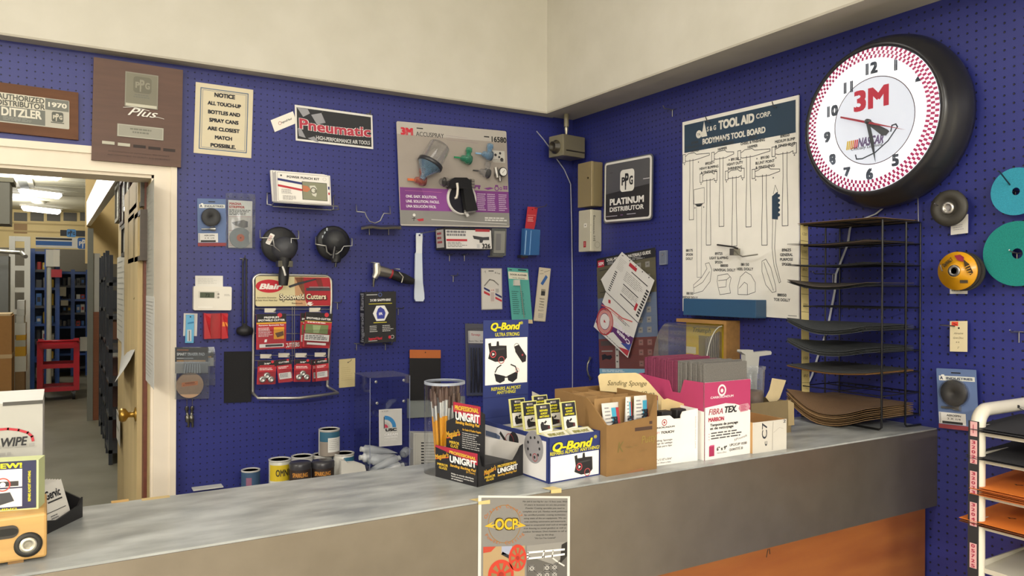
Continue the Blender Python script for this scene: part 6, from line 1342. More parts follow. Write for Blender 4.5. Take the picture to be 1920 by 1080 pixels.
# --- left end of the counter
wb = onc(88, 1049); R = empty('wood_block', wb, 'light wooden box with oval slot and black grommet at the counter edge', 'box', None, 0.02)
h = zat(wb, 961)-CT; w = .2; d_ = .13; WD = '#c39a5c:w'
g = G(); g.box((-w, 0, .004), (0, d_, h), WD); bx_ = obj('box_body', g, R, bevel=.004)
wl_ = lambda px, py: hit(px, py, 1, wb.y-.001)-wb
g = G(); a_, e_ = wl_(0, 1008), wl_(35, 997); zc_ = wl_(20, 997).z; rr = .0095; x1 = wl_(35, 997).x-rr; x0 = x1-.08
pt = [(x1+rr*math.cos(math.radians(q)), -.0016, zc_+rr*math.sin(math.radians(q))) for q in range(-90, 91, 15)]+[(x0+rr*math.cos(math.radians(q)), -.0016, zc_+rr*math.sin(math.radians(q))) for q in range(90, 271, 15)]
g.prism(pt, (0, .002, 0), '#3a3632:g'); g.prism([(p[0]*.96-.002, -.0022, zc_+(p[2]-zc_)*.55) for p in pt], (0, .002, 0), '#15130f'); obj('slot', g, bx_, 'dark oval slot')
g = G(); c_ = wl_(53, 1021); c_.y = 0; g.lathe(c_, (0, -1, 0), [(.0185, 0), (.0185, .002), (.011, .004), (.0105, .001), (0, .001)], '#26241f:r', 28); g.lathe(c_+Vector((0, -.0016, 0)), (0, -1, 0), [(.0115, 0), (.0115, .003), (.0055, .003), (.0055, 0)], '#d9d5c6:m', 24); obj('grommet', g, bx_, 'black grommet with white ring')
g = G(); g.box((-.16, .01, 0), (-.14, .03, .004), '#8d6a3c:w'); g.box((-.05, .005, 0), (-.03, .05, .004), '#8d6a3c:w'); obj('foot', g, R)
zt = CT+h
nb = hit(75, 958, 2, zt); 
c1 = hit(73, 958, 2, zt); R = None
g = G(); W, D = .19, .035; yb_ = wb.y+.03; c1 = hit(72, 957, 1, yb_); tr = hit(73, 862, 1, yb_); H = tr.z-zt
KG = '#c9d09a'
g.box((-W, 0, 0), (0, D, H), KG); f = F(g, (-W, -.0004, 0), (W, 0, 0), (0, 0, H), (0, -1, 0)); f.rect(0, 0, .985, .97, '#2b2d4d', 1)
f.rect(.0, .16, .885, .52, '#e3e0da', 2); f.rect(0, .55, .885, .92, '#e3e0da', 2); f.text('NEW!', .775, .085, .095, '#d9d02a', .22, .03, l=3); f.text('REPAIRS ALMOST ANYTHING', .937, .52, .045, '#d9d02a', .62*f.h/f.w, .02, rot=90, l=3)
f.rect(.3, .4, .86, .5, '#3a3634', 3); f.line([(.55, .31), (.68, .25)], .007, '#25211f', 3); f.ring(.56, .34, .08, .012, '#c04a44', 4); f.ring(.75, .46, .05, .01, '#c04a44', 4); f.disc(.75, .46, .02, '#e6e2dd', 4); f.rect(.2, .2, .45, .5, '#4a4644', 3); f.text('REPAIRS ALMOST ANYTHING', .5, .96, .035, '#d9d02a', .7, .02, l=3)
f.poly([(.55, .66), (.8, .62), (.83, .8), (.72, .88), (.58, .85), (.56, .75)], '#3d3f44', 3); f.line([(.4, .8), (.58, .76)], .004, '#8d4a48', 3)
o = obj('repair_kit_box', g, None, 'yellow green repair kit box marked NEW on the wooden box', 'box', None, None, (c1.x+.0, yb_, zt), -.22)
# tall white wiper box behind
wbk = onc(80, 871); wx = hit(81, 870, 1, -1.66); R = None; g = G(); yk = -1.735; cR = hit(80, 800, 1, yk); H = zat((cR.x, yk), 752)-CT; W = .3; D = .12
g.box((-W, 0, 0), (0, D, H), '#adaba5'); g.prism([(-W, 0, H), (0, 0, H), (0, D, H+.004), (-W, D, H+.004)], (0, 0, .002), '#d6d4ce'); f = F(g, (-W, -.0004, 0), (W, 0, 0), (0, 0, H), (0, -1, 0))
pxw = lambda px, py: ((hit(px, py, 1, yk).x-cR.x+W)/W, 1-(hit(px, py, 1, yk).z-CT)/H)
x, y = pxw(27, 828); f.text('WIPE', x, y, .06, '#26262a', (pxw(52, 828)[0]-pxw(2, 828)[0]), .02, .2)
ar = [pxw(a, b_) for a, b_ in ((-40, 812), (-10, 806), (15, 804), (35, 806), (52, 811), (60, 818), (62, 826))]; f.line(ar, .004, '#b5303c', 2)
for a0, a1, yy in ((0, 66, 841), (0, 60, 855)): u0, u1 = pxw(a0-60, yy+3), pxw(a1, yy-3); f.lines(u0[0], u0[1]-.012, u1[0], u1[1]+.012, 1, '#9a9894', .5, 2, int(yy))
g.box((-.055, -.001, H-.004), (-.0, .004, H+.002), '#4a4844')
obj('wiper_box', g, None, 'tall pale grey box printed WIPE at the left end of the counter', 'box', None, None, (cR.x, yk, CT), 0)
# business card holder
ch = onc(100, 996); e2_ = onc(155, 969); dv = (e2_-ch); yaw = math.atan2(dv.y, dv.x); R = empty('card_holder', ch, 'black plastic card holder beside the wooden box', 'card holder', None, yaw)
W = dv.length; g = G(); KB2 = '#1d1c1e:g'; zl = .024
g.prism([(-.02, 0, 0), (W, 0, 0), (W, 0, zl+.012), (W-.012, 0, zl), (.01, 0, zl-.008), (-.02, 0, zl)], (0, .003, 0), KB2); obj('front_lip', g, R); g = G(); g.box((-.02, .003, 0), (W, .05, .004), KB2); obj('base', g, R); g = G(); g.prism([(W-.003, .003, .004), (W-.003, .05, .004), (W-.003, .055, .05), (W-.003, .045, .052), (W-.003, .003, zl+.01)], (.003, 0, 0), KB2); obj('side', g, R); g = G(); g.prism([(-.02, .05, 0), (W, .05, 0), (W, .06, .06), (-.02, .06, .06)], (0, .003, 0), KB2); obj('back', g, R)
for i in range(6):
    g = G(); f = F(g, (-.02, .006+.005*i, .008), (W*.9+.006, 0, 0), (0, .02, .066), (0, -1, .4)); f.slab(.0045, '#d9d6cf')
    if i == 0: f.text('Gervic', .6, .27, .2, '#26262a', .5, .02); f.rect(.38, .43, .86, .47, '#333', 2); f.poly([(.1, .45), (.3, .38), (.3, .6), (.16, .62)], '#a3243a', 2); f.rect(.05, .68, .9, .7, '#555', 2); f.lines(.35, .78, .62, .9, 2, '#777', .5, 2, 2)
    obj('business_card', g, None, 'front business card lettered Gervic in the black holder' if i == 0 else 'business card in the stack behind the front one', 'card', 'business cards in the black holder', None, ch, yaw)
# tape scraps on the back edge and the flyer
for px, py, L_, lb, k in ((292, 934, .05, 'strip of masking tape on the back edge of the counter near the doorway', '#c9b07a'), (225, 940, .03, 'orange tape scrap on the back edge of the counter', '#c9a05a')):
    c = onc(px, py); g = G(); g.box((-L_/2, -.008, .0002), (L_/2, .008, .0008), k); obj('tape_strip', g, None, lb, 'tape', None, None, c)
q = [(897, 929), (1066, 909), (1068, 1110), (896, 1122)]
pf = [hit(x, y, 1, CF-.003) for x, y in q]; o = (pf[0]+pf[1]+pf[2]+pf[3])/4; g = G(); f = F(g, pf[3]-o, pf[2]-pf[3], pf[0]-pf[3], (0, -1, 0)); f.slab(.0006, '#d5d2cb'); f.rect(.03, .02, .97, 1, '#7f7c77', 1)
f.ring(.27, .28, .17, .006, '#8d6a34', 2, 40); f.text('OCP', .29, .28, .11, '#4a3a14', .26, .05, l=3); f.text('OCP', .29, .28, .10, '#cfae22', .24, .02, l=5)
for sx, x in ((1, .06), (-1, .5)):
    f.poly([(x, .3), (x+.1*sx, .25), (x+.06*sx, .285), (x+.13*sx, .28), (x+.08*sx, .305), (x+.13*sx, .325)], '#c9a82a', 4)
for i, ch_ in enumerate('Orange County'): a = math.radians(155-i*10.4); f.text(ch_, .27+.215*math.cos(a), .28-.215*math.sin(a)*.83, .035, '#a8683a', None, .01, rot=math.degrees(a)-90, l=3)
for i, ch_ in enumerate('Powder Coating'): a = math.radians(215+i*8.6); f.text(ch_, .27+.225*math.cos(a), .28-.225*math.sin(a)*.83, .035, '#a8683a', None, .01, rot=math.degrees(a)+90, l=3)
TX = ('No job is too big for our 15 foot oven. With', '15 years in business we are the premier', 'Powder Coating specialist you need to', 'complete your job. Flawless work performed', 'by certified powder coating technicians', 'using state of the art equipment. We can', 'coat anything automotive and motorcycle', 'related to ornamental steel such as wrought', 'iron fencing to metal gazebos as well as', 'outdoor furniture. Don\'t hesitate to call or', 'stop by the shop.', '"We Got You Covered"')
for i, s in enumerate(TX): f.text(s, .715, .055+.034*i, .0155, '#2a2826', .5*min(1, len(s)/42), .006, .1)
f.poly([(.05, .5), (.49, .5), (.49, 1), (.05, 1)], '#a88f68', 2); f.poly([(.05, .5), (.18, .5), (.13, .55), (.05, .56)], '#b5402c', 3); f.rect(.24, .5, .35, .58, '#9aa0b5', 3); f.line([(.25, .57), (.45, .68)], .006, '#25252a', 3)
def wheel(x, y, r, ry):
    f.disc(x, y, r, '#c03a26', 4, 36, ry); 
    for i in range(8): a = i*math.pi/4; f.poly([(x+r*.35*math.cos(a-.2), y+ry*.35*math.sin(a-.2)), (x+r*.78*math.cos(a-.22), y+ry*.78*math.sin(a-.22)), (x+r*.78*math.cos(a+.22), y+ry*.78*math.sin(a+.22)), (x+r*.35*math.cos(a+.2), y+ry*.35*math.sin(a+.2))], '#8c7048', 6)
    f.disc(x, y, r*.2, '#9a2c1c', 7)
wheel(.235, .78, .135, .15); wheel(.41, .62, .095, .135)
f.rect(.51, .5, .965, 1, '#5f5c57', 2); f.poly([(.51, .5), (.965, .47), (.965, .62), (.8, .7), (.51, .6)], '#8d8a84', 3)
for i in range(4):
    for j in range(3):
        x, y = .53+.085*i, .70+.075*j
        if (i+j) % 4 != 1: f.rect(x, y, x+.07, y+.065, '#b5b2ac', 4); f.border(x+.006, y+.006, x+.064, y+.059, .0015, '#2c2a28', 5); f.line([(x, y), (x+.07, y+.065)], .001, '#2c2a28', 5); f.line([(x+.07, y), (x, y+.065)], .001, '#2c2a28', 5)
f.line([(.52, .57), (.93, .55)], .004, '#f2efea', 6); f.line([(.52, .63), (.7, .62), (.93, .6)], .004, '#f2efea', 6); f.line([(.52, .57), (.515, .6), (.52, .63)], .004, '#f2efea', 6); f.line([(.7, .56), (.68, .63)], .003, '#f2efea', 6); f.line([(.8, .56), (.79, .63), (.86, .68), (.93, .72)], .003, '#d5d2cc', 6); f.poly([(.9, .5), (.965, .47), (.965, .62), (.88, .7)], '#26241f', 5)
obj('shop_flyer', g, None, 'grey flyer with red wheels taped to the counter front', 'flyer', None, None, o)
for px, py, rot, lb in ((908, 931, .2, 'masking tape strip on the top left corner of the flyer'), (1043, 911, .1, 'masking tape strip on the top right corner of the flyer')):
    c = hit(px, py, 1, CF-.004); g = G(); g.sheet([[(-.013, 0, -.014), (.013, .0, -.016)], [(-.013, 0, CT-c.z+.0006), (.013, 0, CT-c.z+.0006)], [(-.022, .022, CT-c.z+.0008), (.006, .022, CT-c.z+.0008)]], '#cdb87c', .0004, False); obj('tape_strip', g, None, lb, 'tape', None, None, c)

# --- cans on the back desk
DT = .76
def can(x0, x1, ytop, ybot, Y, label, kbody, draw=None, lid='#a9a7a0:g', z=None, jar=False, kr='#b9b7b0:g'):
    c = hit((x0+x1)/2, ytop, 1, Y); r = (hit(x1, ytop, 1, Y)-hit(x0, ytop, 1, Y)).x/2*1.0
    ztop = c.z; z0 = DT if z is None else z; h = ztop-z0
    R = empty('paint_can' if not jar else 'paint_jar', (c.x, Y, z0), label, 'can' if not jar else 'jar', 'cans on the back desk'); g = G()
    g.lathe((0, 0, 0), (0, 0, 1), [(r*.97, 0), (r, .002), (r, h-.006 if not jar else h*.86), (r*.97, h-.004 if not jar else h*.88)], kbody, 48)
    a = Vector((CAMP.x-c.x, CAMP.y-Y, 0)).normalized(); n = 26
    def band(z0_, z1_, k, a0, a1, rr=1.012):
        vs = []; b0 = math.atan2(a.y, a.x)
        for i in range(n+1):
            q = b0+math.radians(a0+(a1-a0)*i/n); vs += [(r*rr*math.cos(q), r*rr*math.sin(q), z0_*h), (r*rr*math.cos(q), r*rr*math.sin(q), z1_*h)]
        g.add(vs, [(2*i, 2*i+2, 2*i+3, 2*i+1) for i in range(n)], k)
    nv0 = len(g.v)
    if draw: draw(band, F(g, a*r*1.012+Vector((a.y, -a.x, 0))*r, Vector((-a.y, a.x, 0))*2*r, (0, 0, h), a))
    ur = Vector((-a.y, a.x, 0))
    for i in range(nv0, len(g.v)):
        v = g.v[i]; s_ = max(-r*.995, min(r*.995, v.dot(ur))); dl = v.dot(a)-r
        if dl > .0005: g.v[i] = ur*s_ + a*(math.sqrt(max(1e-8, r*r*1.03-s_*s_))+dl*.35) + Vector((0, 0, v.z))
    obj('body', g, R)
    g = G()
    if jar: g.lathe((0, 0, h*.86), (0, 0, 1), [(r*1.05, 0), (r*1.05, h*.11), (r*.98, h*.14), (0, h*.14)], '#3a393c:g', 32)
    else: g.lathe((0, 0, h-.005), (0, 0, 1), [(r*1.0, -.002), (r*1.035, .001), (r*1.035, .005), (r*.9, .005), (r*.86, .001), (0, .001)], kr, 32)
    obj('lid', g, R)
def omni(b, f): b(.55, .9, '#c9ae1f', -60, 75, 1.016); b(.05, .55, '#c9c8b8', -60, 75, 1.016); f.text('OMNI', .62, .27, .14, '#3c3418', .6, .02, l=6); f.lines(.4, .5, .85, .85, 6, '#8d8c82', .3, 6, 3)
def blue(b, f): b(0, 1, '#35506f', -80, 80); b(.55, .8, '#8a5a72', -28, 6, 1.02); f.text('100', .55, .6, .09, '#cfd6dc', .28, .01, l=6); f.lines(.35, .72, .8, .9, 2, '#a9b5c2', .4, 6, 2)
def white(b, f): b(.1, .85, '#cfcbc2', -80, 85); b(.5, .7, '#8a4a55', -32, 37, 1.02); f.lines(.3, .5, .8, .7, 2, '#a9a6a0', .4, 6, 3)
def teal(b, f): b(.45, .9, '#2f6a86', -85, 85); b(.0, .45, '#c9c6bd', -85, 85)
def top(b, f): b(.55, .92, '#2f6078', -85, 85); b(0, .5, '#8d8378', -85, 85); b(.0, .95, '#c9c8c2', -85, -62, 1.016); b(.15, .7, '#d9d8d2', -6, 84, 1.025); f.lines(.5, .36, .95, .8, 6, '#a5a49e', .3, 10, 3)
def flak(b, f): b(.0, .86, '#33251f', -85, 85); f.text('SPARKLING', .5, .25, .09, '#c98a3a', .7, .02, l=6); f.text('FLAKES', .55, .42, .09, '#d9d2c8', .4, .02, l=6); f.lines(.1, .86, .75, .98, 1, '#d5d2cc', .9, 6, 2); f.disc(.15, .4, .06, '#d9c9a8', 6)
can(452.7, 487.5, 880, 0, -.16, 'small blue can at the left end of the can row', '#55585c:m', blue)
can(504.5, 545, 860, 0, -.24, 'cream can with yellow band lettered OMNI', '#bdbcae:g', omni)
can(547, 586, 854, 0, -.14, 'white can with maroon label behind the left jar', '#bdb9b0:g', white)
can(586.5, 624.5, 851, 0, -.14, 'teal banded can under the raised can', '#b5b2aa:g', teal)
can(543.5, 582.5, 866, 0, -.32, 'dark jar with black lid, left of the two', '#2f2420:g', flak, jar=True)
can(585, 625.5, 863.5, 0, -.32, 'dark jar with black lid, right of the two', '#2f2420:g', flak, jar=True)
can(626, 663, 848.5, 0, -.2, 'white can with teal rim at the right end of the row', '#c9c6bd:g', lambda b, f: (b(.62, .92, '#2f6a86', 0, 85), b(0, .9, '#cbc8be', -85, 10)))
zc = hit(605, 853, 1, -.17).z
can(598.5, 636, 803.5, 0, -.17, 'can standing on top of the teal banded can', '#8f877c:g', top, z=zc)
t_ = hit(665, 888, 1, -.36); g = G(); p = lambda x, y, Y=-.36: hit(x, y, 1, Y)-Vector((t_.x, -.36, DT))
g.prism([p(640, 864), p(648, 864), p(651, 868), p(668, 867), p(684, 872), p(687, 885), p(687, 905), p(640, 905)], (0, .03, 0), '#d2cfc6'); obj('paper_bag', g, None, 'white folded paper packet right of the dark jars', 'packet', None, None, (t_.x, -.36, DT), 0, .003)
g = G(); c = hit(392, 913, 1, -.05); g.box((-.06, -.05, 0), (.05, 0, .004), '#c9c8c2'); obj('paper_scrap', g, None, 'white paper scrap left of the small blue can', 'paper', None, None, (c.x, -.02, c.z-.004))
# aluminium tubes
TB = [((676, 842), (742, 848), -.25, 0), ((674, 858), (735, 858), -.265, 1), ((690, 866), (742, 853), -.28, 2), ((750, 858), (694, 882), -.30, 3), ((757, 872), (712, 886), -.315, 4), ((755, 853), (770, 845), -.22, 5)]
zz = DT
tlab = ['metal tube on top of the pile, cap to the left', 'metal tube second from the top, cap to the left', 'metal tube in the middle of the pile', 'metal tube lying with its cap to the right', 'lowest metal tube with its cap to the right', 'metal tube at the right side of the dispenser']
for (c0, c1, Y, i) in TB:
    a, e = hit(*c0, 1, Y), hit(*c1, 1, Y); dd = (e-a)
    if i == 5: e = a+Vector((.05, .06, .01)); dd = e-a
    L_ = dd.length; R = empty('metal_tube', a, tlab[i], 'tube', 'aluminium tubes in the dispenser'); g = G(); u = dd.normalized()
    g.tube([Vector((0, 0, 0)), u*.014], .0105, '#c9c9c6:g', 14); obj('cap', g, R, 'white screw cap')
    g = G(); v = Vector((-u.z, 0, u.x)).normalized(); y = u.cross(v).normalized(); vs = []; fs = []; n = 14; st_ = [(.012, .01, .01), (.018, .019, .019), (.05, .0195, .019), (L_*.75, .017, .012), (L_, .022, .001)]
    for q, rv, ry in st_:
        for j in range(n): an = 2*math.pi*j/n; vs.append(u*q+v*math.cos(an)*ry+y*math.sin(an)*rv)
    for k_ in range(len(st_)-1):
        for j in range(n): fs.append((k_*n+j, k_*n+(j+1) % n, (k_+1)*n+(j+1) % n, (k_+1)*n+j))
    g.add(vs, fs, '#c6c7c8:g', True); g.add(vs, [tuple(range(n-1, -1, -1)), tuple(range((len(st_)-1)*n, len(st_)*n))], '#c6c7c8:g'); obj('tube_body', g, R)
# ================================================================== WHITE SHEET RACK AT THE RIGHT EDGE
XO = -.27; pz = hit(1834, 757, 0, XO); YS = pz.y
zt = pz.z; R = empty('sheet_rack', (XO, YS, 0), 'white tubular display rack of abrasive sheets at the right edge', 'rack'); KWH = '#d9d3c3:g'
g = G(); r = .017; rb = .04
arcp = [(rb-rb*math.cos(math.radians(a)), 0, zt-r-rb+rb*math.sin(math.radians(a))) for a in range(0, 91, 15)]
g.tube([(0, 0, .01)]+arcp+[(-XO-.004, 0, zt-r)], r, KWH, 12); sf = obj('side_frame', g, R, 'white bent tube side frame')
g = G(); g.disc((.16, -r*.9, zt-r), (0, -1, 0), .004, .004, '#2a2a2a', 10); g.tube([(.165, -.012, zt-r), (.18, -.03, zt-r-.012), (.18, -.03, zt-r-.035)], .0022, '#8d8a80:m', 6); obj('hook', g, sf)
W2 = .62
g = G(); g.tube([(0, -W2, .01)]+[(p[0], -W2, p[2]) for p in arcp]+[(-XO-.004, -W2, zt-r)], r, KWH, 12); obj('side_frame', g, R)
lab = [(None, 788, 815), ('32022', 822, 866), ('32023', 880, 923), ('32044', 938, 982), ('05725', 1014, 1060)]
zq = lambda py: hit(1824, py, 0, XO).z
g = G(); f = F(g, (-r-.0016, .014, .3), (0, -.026, 0), (0, 0, zq(787)-.3), (-1, 0, 0)); f.slab(.0015, '#26262a'); ns = obj('number_strip', g, R, 'black strip with pink number labels')
for s, a, e in lab:
    g = G(); z0, z1 = zq(e), zq(a); f = F(g, (-r-.002, .009, z0), (0, -.017, 0), (0, 0, z1-z0), (-1, 0, 0)); f.slab(.0003, '#d9a9a9')
    if s:
        n = len(s)
        for i, c in enumerate(s): f.text(c, .5, .1+.8*i/(n-1), .13, '#a3304a', .55, .02, l=2)
    else: f.rect(.4, .2, .5, .8, '#a3304a', 2)
    obj('number_label', g, ns)
SHL = [813, 864, 930, 988, 1068]
KG2 = '#c6c1b2:g'
for i, py in enumerate(SHL):
    z = hit(1836, py, 0, XO).z; g = G()
    g.prism([(.0, -.004, z), (-XO-.01, -.004, z+.012), (-XO-.01, -.004, z+.016), (.0, -.004, z+.004)], (0, -W2+.01, 0), KG2); g.box((0, -.006, z), (-XO-.01, -.002, z+.02), KG2); g.box((-.002, -W2, z-.004), (.002, -.004, z+.008), KG2); obj('shelf', g, R)
def flat(i, n, kt, ke, label, ov=.02, mark=None, c0=.0, dz=.0):
    z = hit(1836, SHL[i], 0, XO).z
    for j in range(n):
        g = G(); rows = []; q = random.Random(i*9+j).uniform(-.004, .004)
        for a in range(7):
            u = a/6; rows.append([(XO+.23-.25*u-ov*0+q, YS-.0+ov*(1-v)-.28*v+q, CT*0+z+.007+.0045*j+.028*(v-.0)*(1-v)*u*c0+dz+.012*(1-u)) for v in [b_/8 for b_ in range(9)]])
        g.sheet(rows, kt if j == n-1 else ke, .001)
        if j == n-1 and mark:
            p = Vector(rows[4][2]); f = F(g, p+Vector((.0, .0, .0015)), (.012, -.012, 0), (.008, .008, 0), (0, 0, 1)); f.rect(0, 0, 1, 1, mark, 1); f.rect(.25, .25, .75, .75, kt, 2)
        obj('abrasive_sheet', g, None, ('top ' if j == n-1 else 'lower ')+label, 'abrasive sheet', 'abrasive sheets in the white rack', None)
flat(0, 3, '#26262a:s', '#2f2f33:s', 'black sheet on the uppermost shelf of the white rack', .01)
flat(1, 2, '#26262a:s', '#2f2f33:s', 'black sheet on the second shelf of the white rack', .02)
flat(2, 5, '#d9782a:p', '#b9642a:p', 'orange sheet on the third shelf of the white rack', .012, '#4a2a14')
flat(3, 3, '#d9782a:p', '#6a3a20:p', 'orange sheet on the fourth shelf of the white rack', .035, '#4a2a14')
# ================================================================== WAREHOUSE SEEN THROUGH THE DOORWAY
WX0, WX1, WY1, WZ = -9.0, -1.86, 28.0, CZ+2.62
obj('floor_warehouse', G().box((WX0, .1, -.1), (3.0, WY1+.1, -.0005), 'concrete'), kind=st, label='concrete warehouse floor')
g = G(); g.box((WX0, .14, WZ), (3.0, WY1+.1, WZ+.1), 'ceilingmat')
for i in range(18): g.box((WX0, 1.2*i+2, WZ-.012), (3.0, 1.2*i+2.03, WZ), '#a8a48f')
obj('ceiling_warehouse', g, kind=st, label='pale warehouse ceiling with seams')
g = G(); g.box((WX0, WY1, 0), (3.0, WY1+.1, WZ), 'farwall')
a = hit(0, 393, 1, WY1); 
for i in range(9):
    x0 = hit(26+31*i-31, 398, 1, WY1-.02); x1 = hit(51+31*i-31, 415, 1, WY1-.02); g.box((x0.x, WY1-.02, x1.z), (x1.x, WY1+.01, x0.z), '#5f5c54')
q0, q1 = hit(26, 419, 1, WY1-.02), hit(51, 438, 1, WY1-.02); g.box((q0.x, WY1-.02, q1.z), (q1.x, WY1+.01, q0.z), '#9a7a50')
for py in (417, 432): q0 = hit(0, py, 1, WY1-.03); g.box((WX0, WY1-.03, q0.z-.02), (3, WY1, q0.z+.03), '#b59f6c')
obj('wall_far', g, kind=st, label='far yellow warehouse wall with a row of dark panels')
obj('wall_warehouse_left', G().box((WX0-.1, .1, 0), (WX0, WY1, WZ), '#b5b09c'), kind=st)
obj('wall_warehouse_right', G().box((1.2, 2.4, 0), (1.3, WY1, WZ), '#c2b58f'), kind=st)
# corridor wall right of the door, with side door
g = G(); g.box((-1.9785, .0222, 0), (-1.9702, 2.1, WZ), 'plywood'); g.box((-1.9702, .1405, 0), (-1.90, 2.1, WZ), 'plywood'); obj('wall_corridor', g, kind=st, label='tan panelled corridor wall behind the doorway')
XW_ = -1.979
def cw(px, py, off=0): return hit(px, py, 0, XW_-off)
g = G(); y0, y1 = .21, 1.02; g.box((XW_-.03, y0, .01), (XW_, y1, 2.05), 'plywood'); dr = obj('door_1', g, None, 'tan wooden side door with a brass knob in the corridor', 'door', None, 'structure')
g = G(); kp = Vector((XW_-.03, .27, zat((XW_-.04, .27), 777))); g.lathe(kp, (-1, 0, 0), [(.03, 0), (.03, .004), (.012, .008), (.011, .028), (.026, .038), (.029, .052), (.022, .062), (0, .064)], '#a8843c:m', 24); obj('door_knob', g, dr, 'brass door knob')
g = G(); g.box((XW_-.012, .13, .0), (XW_, .205, 2.09), '#6b3a2c:w'); obj('trim_2', g, kind=st, label='dark wood jamb of the side door')
# framed certificates and papers on the corridor wall; (y0,y1,z0,z1) from picture edges
def onwall(pxl, pxr, pyt, pyb, off=.012):
    a = cw(pxl, (pyt+pyb)/2, off); b = cw(pxr, (pyt+pyb)/2, off); zc1 = zat((a.x, (a.y+b.y)/2), pyt); zc0 = zat((a.x, (a.y+b.y)/2), pyb)
    return b.y, a.y, zc0, zc1
def framed(pxl, pxr, pyt, pyb, label, kf='#3a2c26:w', kp='#c9c8bd', th=.025):
    y0, y1, z0, z1 = onwall(pxl, pxr, pyt, pyb, th); x = XW_
    R = empty('framed_certificate', (x, (y0+y1)/2, (z0+z1)/2), label, 'framed certificate', 'framed certificates on the corridor wall'); w, h = (y1-y0)/2, (z1-z0)/2; t = min(.02, w*.3)
    g = G(); g.box((-th, -w, -h), (-.0005, -w+t, h), kf); g.box((-th, w-t, -h), (-.0005, w, h), kf); g.box((-th, -w+t, -h), (-.0005, w-t, -h+t), kf); g.box((-th, -w+t, h-t), (-.0005, w-t, h), kf); obj('frame', g, R)
    g = G(); f = F(g, (-th*.6, w-t, -h+t), (0, -2*(w-t), 0), (0, 0, 2*(h-t)), (-1, 0, 0)); f.slab(.004, kp); f.lines(.2, .3, .8, .8, 5, '#8d8c84', .3, 2, 3, al='c'); obj('certificate', g, R)
framed(215, 222, 345, 415, 'narrow framed certificate at the far end of the top row', '#8d8a7c'); framed(224, 231, 335, 422, 'dark framed certificate second from the far end of the top row', '#3a2622:w'); framed(232, 240, 328, 392, 'pale framed certificate in the middle of the top row', '#8f8d80:g')
framed(242, 256, 322, 396, 'brown framed certificate near the top of the corridor wall', '#4a322e:w', th=.03); framed(257, 264, 322, 390, 'thin dark framed certificate nearest the doorway in the top row', '#4a443c:w'); framed(227, 237, 420, 480, 'black framed certificate under the top row', '#22201c:w'); framed(240, 251, 405, 493, 'grey framed certificate at the left of the second row', '#4a4038:w', '#aaa58f', .03); framed(252, 263, 398, 490, 'grey framed certificate at the right of the second row', '#4a4038:w', '#b5b2a8', .03)
def sheet_(pxl, pxr, pyt, pyb, label, k='#c6c5bd', rows=8, off=.012, curl=0, nm='paper_sheet', d=None):
    y0, y1, z0, z1 = onwall(pxl, pxr, pyt, pyb, off); w, h = y1-y0, z1-z0; g = G()
    if curl:
        rws = [[(-.004-curl*max(0, (1-j/6))**2*(i/6), y1-(w*i/6)-(y0+y1)/2, z0+h*j/6+h*.12*(1-j/6)*(abs(i/3-1)) -(z0+z1)/2) for i in range(7)] for j in range(7)]; g.sheet(rws, k, .0008)
    else: f = F(g, (-off*.4, w/2, -h/2), (0, -w, 0), (0, 0, h), (-1, 0, 0)); f.slab(.001, k); f.lines(.08, .06, .92, .94, rows, '#96958e', .22, 2, int(pxl)); (d and d(f))
    obj(nm, g, None, label, 'paper', 'papers on the corridor wall', None, (XW_, (y0+y1)/2, (z0+z1)/2))
sheet_(217, 231, 480, 640, 'long ruled list sheet at the far end of the corridor wall', '#bdbbb0', 14); sheet_(228, 237, 495, 576, 'brown clipboard hanging in the middle of the corridor wall', '#7a5a3e:w', 1, .02, nm='clipboard'); sheet_(237, 250, 496, 590, 'white sheet beside the brown clipboard', '#c6c3bb', 6); sheet_(246, 257, 515, 565, 'curled grey paper on the corridor wall', '#b5a990', 3, .02, .03)
sheet_(254, 262, 512, 553, 'small pink and white slip on the corridor wall', '#d0b8b8', 3); sheet_(222, 258, 585, 700, 'large curled paper hanging low on the corridor wall', '#b9b8b4', 3, .02, .10); sheet_(269, 284, 345, 560, 'tall grey printed poster next to the door casing', '#a3a299', 24, .012); sheet_(267, 284, 555, 720, 'long white printed list next to the door casing', '#c0c0bc', 22, .014); sheet_(211, 217, 775, 830, 'torn white paper low on the side door', '#c9c6be', 2, .035)
# glossy hanging fascia of the corridor ceiling
g = G(); P_ = [hit(x, y, 0, -2.02) for x, y in ((218.5, 334), (160, 427), (160, 384), (190, 318))]; P_.append(Vector((-2.02, P_[0].y, P_[3].z+.05)))
g.prism(P_, (.05, 0, 0), '#e3e3de:g'); obj('ceiling_fascia', g, kind=st, label='pale glossy fascia hanging from the warehouse ceiling')
a, b = hit(160, 425, 1, 8.6), hit(222, 330, 1, 8.6); g = G(); g.box((a.x, 8.6, 1.9), (a.x+2.5, 8.7, WZ), '#b79f6e'); obj('wall_partition', g, kind=st, label='tan partition under the fascia')
